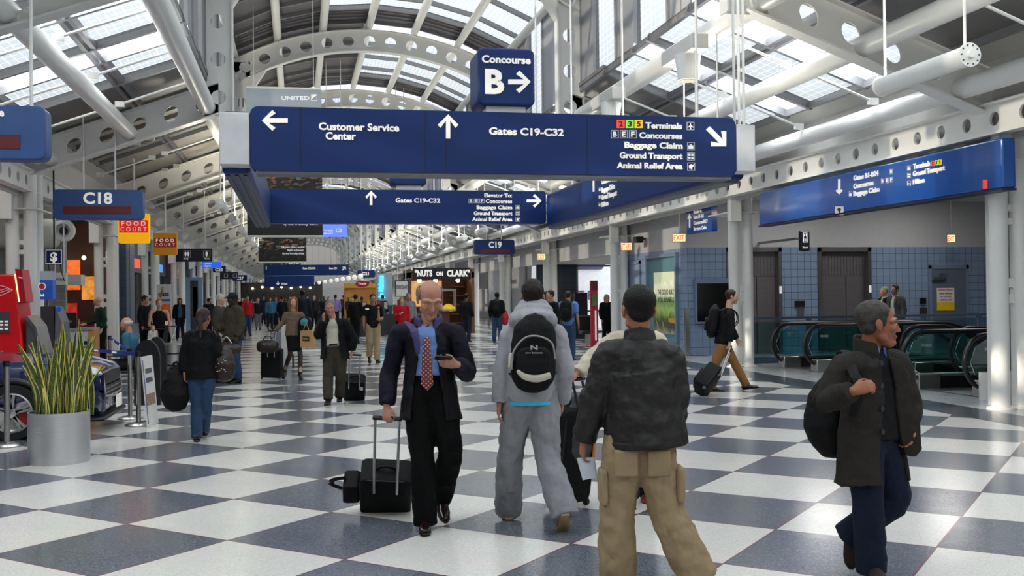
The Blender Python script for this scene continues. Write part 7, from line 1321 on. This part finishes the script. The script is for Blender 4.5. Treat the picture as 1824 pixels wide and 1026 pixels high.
person('baby in pale striped clothes sitting in the stroller', J, dict(vx=.012, s=.44, hs=1.5, face=False, skin=sk['fair'], hairm=hm['blond'], top=(fab['white'], .015, .02, 'striped_top'), legm=fab['white'], shoem=fab['white'], floor=False, cat='baby'))
# black arched stands and a ringed bin near the posts
def arch_board(px, py, w, h, label, off):
    b = fl(px, py)+off; p = MB(); P_ = [b+RV*x+UP*z for x, z in [(-w/2, 0), (w/2, 0), (w/2, h*.7)]+[(w/2*math.cos(a)-0, h*.7+h*.3*math.sin(a)) for a in np.linspace(.2, PI, 10)]]; p.prism(P_, FWH*.06); return p.thing('arched_stand', label, 'stand', mat('stand_black', '101012', .5))
arch_board(262, 722, .42, 1.05, 'black arched stand behind the leaning white board, front one', V(0, 0, 0)); arch_board(274, 712, .34, 1.05, 'black arched stand directly behind the front arched stand', V(.0, .35, 0))
b = fl(306, 690); t = thing('litter_bin', 'steel ringed litter bin below the stroller', 'bin', b); p = MB(); p.lathe(b, [(.22, 0), (.24, .02), (.24, .82), (.2, .85)], 24); p.build('drum', chrome, t, smooth=40)
for z in (.2, .42, .64): p = MB(); p.lathe(b+UP*z, [(.243, 0), (.243, .03)], 24); p.build('dark_ring', blackp, t)
P('dark haired man in black top standing behind the red haired woman', 258, 640, 1.80, 60, 0, dict(vx=.013, skin=sk['ruddy'], hairm=hm['dark'], top=(fab['black'], .02, .05, 'jumper'), legm=fab['black']))
P('hooded person in dark coat and teal top by the pale blue display stand', 321, 606, 1.72, 0, 0, dict(skin=sk['tan'], hairm=hm['black'], hair='bob', shirt=(fab['teal'], .012, 1, 0), shirtn='teal_top', collar=False, coat=(fab['black'], .03, .2, .4, .5, 1.05, 'coat'), legm=fab['navy']))
# ---------------------------------------------------------------- people farther on
def Q(label, px, py, H, ang, walk, col, leg, hairc='dark', skin='tan', D=None, vx=.02, hairk='short', **k):
    st = dict(vx=vx, skin=sk[skin], hairm=hm[hairc], hair=hairk, top=(fab[col], .024, .06, 'jacket'), legm=fab[leg], face=False); st.update(k.pop('st', {})); return P(label, px, py, H, ang, walk, st, D, **k)
Q('man in red jumper and jeans among the far walkers on the car side', 441, 598, 1.80, 10, .3, 'red', 'jeans', skin='ruddy')
Q('person in dark clothes walking just right of the man in the red jumper', 460, 588, 1.70, 0, .3, 'charcoal', 'grey', skin='fair')
Q('tall man in navy suit with his back turned behind the woman in the skirt', 540, 618, 1.95, 170, 0, 'navy', 'navy', skin='dark', hairc='black')
Q('man in lilac shirt with his back turned in the far crowd', 598, 585, 1.82, 175, 0, 'lilac', 'charcoal', st=dict(belt=blackleather))
Q('man in dark coat with a rucksack right of the lilac shirt', 634, 612, 1.78, 160, .2, 'black', 'black', hairc='black')
Q('person in bright blue shirt in the far crowd, right one of a pair', 492, 585, 1.75, -20, .2, 'brightblue', 'navy')
Q('person in teal blue shirt in the far crowd, left one of a pair', 481, 588, 1.72, 20, .2, 'teal', 'charcoal')
Q('man in dark suit and pale shirt in the far crowd', 470, 580, 1.80, 0, .2, 'navy', 'navy', st=dict(shirt=(fab['white'], .012, 1, 0), coat=(fab['navy'], .026, .1, .4, .5, 1.05, 'suit_jacket'), stand=.01))
del_ = [('person in white top with dark straps in the far crowd', 458, 575, 'white', 'charcoal'), ('person in grey coat far off beside the white top', 448, 572, 'grey', 'charcoal'), ('person in black coat left of the lilac shirt', 577, 582, 'black', 'black'), ('person in brown coat behind the lilac shirt', 585, 572, 'brown', 'charcoal'), ('woman in dark clothes right of the navy suit', 560, 585, 'charcoal', 'black'), ('person in black far off between navy suit and lilac shirt', 568, 575, 'black', 'navy'), ('person in olive jacket far off under the photo banner', 508, 575, 'olive', 'navy'), ('person in stone coloured coat far off under the blue signs', 518, 570, 'stone', 'charcoal'), ('person in dark jacket far off by the lit counters', 548, 568, 'charcoal', 'jeans'), ('person in maroon top far off near the globe lamps', 612, 572, 'brown', 'navy'), ('person in navy top far off near the globe lamps', 621, 574, 'navy', 'charcoal'), ('person in pale top far down the hall on the car side', 425, 572, 'stone', 'navy'), ('person in black top far down the hall on the car side', 432, 576, 'black', 'black')]
for i, (l, x, y, c, g) in enumerate(del_): del_[i] = Q(l, x, y, 1.66+.04*(i % 5), (0, 170, 30, -40)[i % 4], .25*(i % 2), c, g, ('dark', 'brown', 'black', 'grey')[i % 4], ('fair', 'tan', 'brown', 'ruddy')[i % 4], vx=.028)
Q('woman in red jacket holding a cup beside the chocolate sign', 716, 612, 1.66, 10, 0, 'red', 'black', 'auburn', 'fair', D=33, hairk='bob', vx=.014, wrR=(.1, .25, 1.22), elR=(.25, .05, 1.1))
Q('grey blazered man standing behind the woman in the red jacket', 728, 605, 1.80, 20, 0, 'grey', 'charcoal', 'grey', 'ruddy', D=35.5, vx=.016)
Q('man in black jacket standing at the nut shop', 831, 603, 1.76, 150, 0, 'black', 'navy', 'black', 'brown', D=38)
_, J = Q('man in black top and jeans with a backpack beside the white columns', 886, 611, 1.80, 172, 0, 'black', 'jeans', 'black', 'dark', vx=.014); backpack(J, 'black backpack on the man beside the white columns', .30, .46, .16, bagk, .03)
p = MB(); c = J['pel']+RV*.28-UP*.05; loft(p, [c-UP*.2, c, c+UP*.18], [(.1, .12), (.14, .14), (.08, .08)], RV, 12); t = thing('duffel_bag', 'red bag carried by the man with backpack beside the columns', 'bag', c-UP*.2); bake(p, 'bag_body', mat('bag_red', '9a1420', .7), t, .02, 2, .02, .1)
Q('man in black shirt looking down at the gate lounge', 986, 632, 1.80, -60, 0, 'black', 'black', 'dark', 'ruddy', D=25.5, vx=.012, lean=.04)
_, J = Q('man in blue shirt and jeans with a black backpack at the gate lounge', 1013, 632, 1.78, 165, 0, 'blue', 'jeans', 'brown', 'ruddy', D=26.5, vx=.013, st=dict(slv=.5, top=(fab['blue'], .018, .04, 'shirt'))); backpack(J, 'black backpack on the man in the blue shirt', .32, .50, .18, bagk, .025)
Q('person in blue top hidden behind the man in the hoodie', 973, 628, 1.78, 150, 0, 'brightblue', 'navy', 'black', 'brown', D=28)
Q('blonde woman in dark jacket waiting behind the white columns', 1081, 620, 1.68, 30, 0, 'black', 'black', 'blond', 'fair', D=34, hairk='long')
# ---------------------------------------------------------------- kiosks and shops
a, b = at(728, 497, 46), at(846, 597, 46); Y = a[1]; a, b = onY(728, 497, Y), onY(846, 596, Y); wb = mat('shop_brown', '6a4426', .5, 0, .2, 3)
t = thing('shop', 'nut shop stall with warm lit shelves under its black name board', 'shop', ((a[0]+b[0])/2, Y+1, 0)); p = MB(); p.box((a[0], Y+2.2, 0), (b[0], Y+2.4, 2.9)); p.box((a[0], Y, 0), (a[0]+.12, Y+2.3, 2.9)); p.box((b[0]-.12, Y, 0), (b[0], Y+2.3, 2.9)); p.build('walls', wb, t)
p = MB(); p.box((a[0], Y, 2.5), (b[0], Y+2.4, 2.75)); p.build('roof', wb, t); W = b[0]-a[0]
p = MB(); p.box((a[0]+.1, Y+.1, 0), (a[0]+W*.62, Y+.6, 1.0)); p.build('counter', mat('counter_brown', '4a2516', .6), t)
for k in range(5): p = MB(); p.box((a[0]+W*.72, Y+1.5, .4+.42*k), (b[0]-.2, Y+2.1, .44+.42*k)); p.build('shelf', mat('shelf_warm', 'a06a35', .5), t)
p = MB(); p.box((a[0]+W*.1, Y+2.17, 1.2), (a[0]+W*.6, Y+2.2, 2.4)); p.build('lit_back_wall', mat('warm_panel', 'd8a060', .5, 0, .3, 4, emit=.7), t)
for x in (.2, .45, .8): p = MB(); p.ball((a[0]+W*x, Y+1, 2.4), .1, 12, 8); p.build('lamp', mat('warm_bulb', 'fff0d0', .4, emit=6), t)
x0, x1 = onY(787, 540, Y)[0], onY(813, 540, Y)[0]; p = MB(); t = thing('popcorn_case', 'glass case heaped with yellow popcorn at the nut shop', 'display case', ((x0+x1)/2, Y+.1, 1.0)); p.box((x0, Y+.02, 1.0), (x1, Y+.6, 1.03)); p.box((x0, Y+.02, 1.9), (x1, Y+.6, 2.0))
for x in (x0, x1-.04): p.box((x, Y+.02, 1.0), (x+.04, Y+.06, 1.9)); p.box((x, Y+.56, 1.0), (x+.04, Y+.6, 1.9))
p.build('case_frame', chrome, t); p = MB(); loft(p, [V(x0+.08, Y+.3, 1.1), V((x0+x1)/2, Y+.3, 1.14), V(x1-.08, Y+.3, 1.1)], [(.2, .1), (.24, .2), (.2, .1)], V(0, 1, 0), 14); bake(p, 'popcorn', mat('popcorn_yellow', 'e0b030', .7, 0, .3, 40, emit=.25), t, .02, 1, .06, .04)
p = MB(); p.box((x0+.02, Y+.04, 1.03), (x1-.02, Y+.05, 1.9)); p.build('glass', teal if False else clearg, t) if False else None
a, b = onY(735.5, 477.5, Y-.1), onY(838.5, 497, Y-.1); t = thing('shop_sign', 'black name board lettered nuts on clark above the nut shop', 'sign', ((a[0]+b[0])/2, Y-.05, b[2])); p = MB(); p.box((a[0], Y-.1, b[2]), (b[0], Y, a[2])); p.box((a[0]+.3, Y-.05, 2.7), (a[0]+.36, Y, b[2])); p.box((b[0]-.36, Y-.05, 2.7), (b[0]-.3, Y, b[2])); p.build('board', blackp, t)
f = Face('Y', Y-.102); f.txt('"NUTS', 739, 492, 770, 492, 10.5, .05); f.txt('ON', 777, 491, 789, 491, 7, .05); f.txt('CLARK"', 796, 492, 837, 492, 10.5, .05); f.build(t)
plain(704, 500, 728, 528, 40, 'white chocolate sign in a black frame left of the nut shop', mat('paper_white', 'dcdad4', .6), [('t', 'CHOCOLATE', 706, 515, 726, 515, 6.5, .01, 'K'), ('r', 703.5, 499.5, 728.5, 501, 'K'), ('r', 703.5, 527, 728.5, 528.5, 'K'), ('r', 703.5, 499.5, 705, 528.5, 'K'), ('r', 727, 499.5, 728.5, 528.5, 'K')], 'shop_sign')
t = thing('neon_sign', 'cyan vertical neon script beside the pale kiosk wall', 'sign', at(678, 531, 50.27)); p = MB(); lettering(p, 'Jo Malone', at(683, 531, 50.27), at(683, 491, 50.27), at(674, 531, 50.27)-at(683, 531, 50.27), .04, .02); p.build('neon_script', mat('neon_cyan', '38c8e8', .4, emit=2.0), t)
a, b = at(673, 487, 50.3), at(700, 600, 50.3); p = MB(); p.box((a[0], a[1], 0), (b[0], a[1]+1.5, a[2])); p.thing('kiosk_wall', 'pale kiosk wall behind the cyan neon script', 'kiosk', mat('kiosk_pale', 'b0b4bc', .5))
t = thing('oval_sign', 'red oval hanging sign in the far crowd below the gate C21 sign', 'sign', at(645, 512, 56)); c = at(645, 505.5, 56); p = MB(); p.prism([c+RV*.37*math.cos(k)+UP*.18*math.sin(k) for k in np.linspace(0, 2*PI, 28)[:-1]], FWH*.08); p.build('board', mat('oval_red', 'a01830', .4), t); p = MB(); lettering(p, 'Tröde', c-RV*.22-UP*.04-FWH*.002, c+RV*.22-UP*.04-FWH*.002, UP*.1, .01, .02) if False else lettering(p, 'Trade', c-RV*.22-UP*.04-FWH*.002, c+RV*.22-UP*.04-FWH*.002, UP*.1, .01, .02); p.build('lettering', letw, t); p = MB(); p.cyl(c+UP*.18, V(c[0], c[1], roofz(c[0])), .02, n=6); p.build('hanger_rod', white2, t)
for i in range(9):
    x = 558+i*10.5; d = 76-i*3.4; c = at(x, 505-i*1.6, d); t = thing('globe_lamp', 'white globe lamp hanging over the far stalls, %s from the left' % ground_label(i), 'lamp', c-UP*.2, 'white globe lamps over the far stalls'); p = MB(); p.ball(c, .13, 14, 10); p.build('globe', mat('globe_white', 'd8d4cc', .4, emit=.5), t, smooth=180); p = MB(); p.cyl(c+UP*.13, V(c[0], c[1], roofz(c[0])), .008, n=6); p.build('cord', blackp, t)
# far stalls under a dark canopy
a, b = at(450, 505, 88), at(575, 505, 88); p = MB(); p.box((a[0]-1, a[1], 0), (b[0], a[1]+3, 3.0)); t = p.thing('stall', 'dark stall with small lamps far down the hall on the car side', 'stall', mat('stall_dark', '2b2523', .6))
for i in range(7): q = MB(); q.ball((a[0]+.8*i, a[1]-.15, 2.5+.1*(i % 2)), .09, 10, 8); q.build('lamp', mat('warm_bulb', 'fff0d0', .4, emit=6), t)
a, b = at(615, 508, 70), at(672, 560, 70); p = MB(); p.box((a[0], a[1], 0), (b[0], a[1]+2, 2.6)); t = p.thing('stall', 'ochre fronted stall below the white globe lamps', 'stall', mat('stall_ochre', '9a6a2c', .6, 0, .3, 2, emit=.15)); q = MB(); q.box((a[0]-.1, a[1]-.3, 2.3), (b[0]+.1, a[1]+.1, 2.6)); q.build('awning', mat('awning_gold', 'c08a30', .6), t)
a, b = at(575, 512, 80), at(625, 560, 80); p = MB(); p.box((a[0], a[1], 0), (b[0], a[1]+2, 2.4)); p.thing('stall', 'pale white fronted stall far down the middle of the hall', 'stall', mat('stall_pale', 'a8a8a8', .6))
# clothes racks at the kiosk
for i, (x, y, l) in enumerate(((655, 570, 'dark rack of goods at the kiosk left of the red jacket'), (693, 575, 'second rack of goods at the kiosk, next to the red jacket'))):
    b = at(x, y, 44+i*2.2)*V(1, 1, 0); t = thing('goods_rack', l, 'rack', b); p = MB(); p.box(b+V(-.7, 0, 0), b+V(.7, .5, .9)); p.build('cabinet', mat('rack_dark', '26262a', .5), t)
    for j in range(7): p = MB(); c = b+V(-.6+.2*j, .1, .9+.12*(j % 3)); p.box(c, c+V(.15, .2, .3+.1*(j % 2))); p.build('goods', mat('goods_%d' % (j % 5), ['8a2a4a', '3a3a40', 'b8b0a8', '2a4a6a', '5a4030'][j % 5], .6), t)
# red banner stand by the columns
stand_board(1052, 500, 1066, 625, 33, 'banner_stand', 'tall red banner stand leaning by the white columns', 'banner', mat('banner_crimson', 'a8163a', .5), [('green_patch', .2, .62, .8, .80, mat('patch_green', '4a7a3a', .6, 0, .4, 6)), ('dark_top', .0, .86, 1, 1.0, mat('top_maroon', '5a1420', .5)), ('pale_text', .55, .1, .75, .55, letw)])
# seats and lounge equipment behind the gate people
for i in range(3):
    b = at(1022+i*14, 612, 34.5)*V(1, 1, 0)+V(.5, i*.9, 0); t = thing('lounge_seat', 'dark lounge seat by the window, %s from the columns' % ground_label(i), 'seat', b, 'dark lounge seats by the window'); p = MB(); p.cbox(b+UP*.42, (.55, .5, .1)); p.build('seat', blackp, t, bevel=.03); p = MB(); p.cbox(b+UP*.7+V(0, .24, 0), (.55, .08, .5)); p.build('backrest', blackp, t, bevel=.03); p = MB(); p.cbox(b+UP*.19, (.1, .4, .38)); p.build('leg', chrome, t)
b = at(1036, 600, 39)*V(1, 1, 0); p = MB(); p.box(b+V(-.25, 0, 0), b+V(.25, .2, 1.75)); t = p.thing('info_pylon', 'dark upright panel in front of the bright lounge window', 'pylon', mat('pylon_dark', '1c1c20', .4))

for i, (l, x, y, c, g) in enumerate([('person in dark coat far down the hall behind the man in red', 436, 568, 'charcoal', 'black'), ('person in brown jacket passing under the farthest blue sign', 500, 566, 'brown', 'jeans'), ('person in grey top under the farthest blue sign', 528, 566, 'grey', 'black'), ('person in black jacket right of the pair in blue', 503, 590, 'black', 'navy'), ('person in dark green jacket by the ochre stall', 628, 580, 'green', 'charcoal'), ('person in black coat by the ochre stall, nearer', 645, 592, 'black', 'charcoal'), ('person in navy jacket by the goods racks', 668, 585, 'navy', 'black'), ('person in charcoal jacket by the goods racks, nearer', 682, 592, 'charcoal', 'jeans'), ('person in black far off left of the white top', 418, 566, 'black', 'charcoal'), ('person in dark jacket beyond the pale display stand', 372, 598, 'charcoal', 'navy')]):
    Q(l, x, y, 1.68+.03*(i % 4), (10, 175, -25, 160)[i % 4], .25*(i % 2), c, g, ('black', 'dark', 'brown')[i % 3], ('tan', 'fair', 'brown')[i % 3], vx=.028)
b = fl(556, 655); t = thing('low_table', 'white low table behind the woman in the black skirt', 'table', b); p = MB(); p.box(b+V(-.5, 0, .34), b+V(.6, .7, .40)); p.build('table_top', whitew, t)
for x in (-.45, .55):
    for y in (.05, .65): p = MB(); p.cyl(b+V(x, y, 0), b+V(x, y, .34), .02, n=8); p.build('leg', blackp, t)
b = fl(507, 652); p = MB(); p.box(b+V(-.08, 0, 0), b+V(.12, .5, 1.0)); p.thing('white_panel', 'upright white panel just behind the woman in the black skirt', 'panel', whitew)
bpy.data.scenes.remove(TMP)
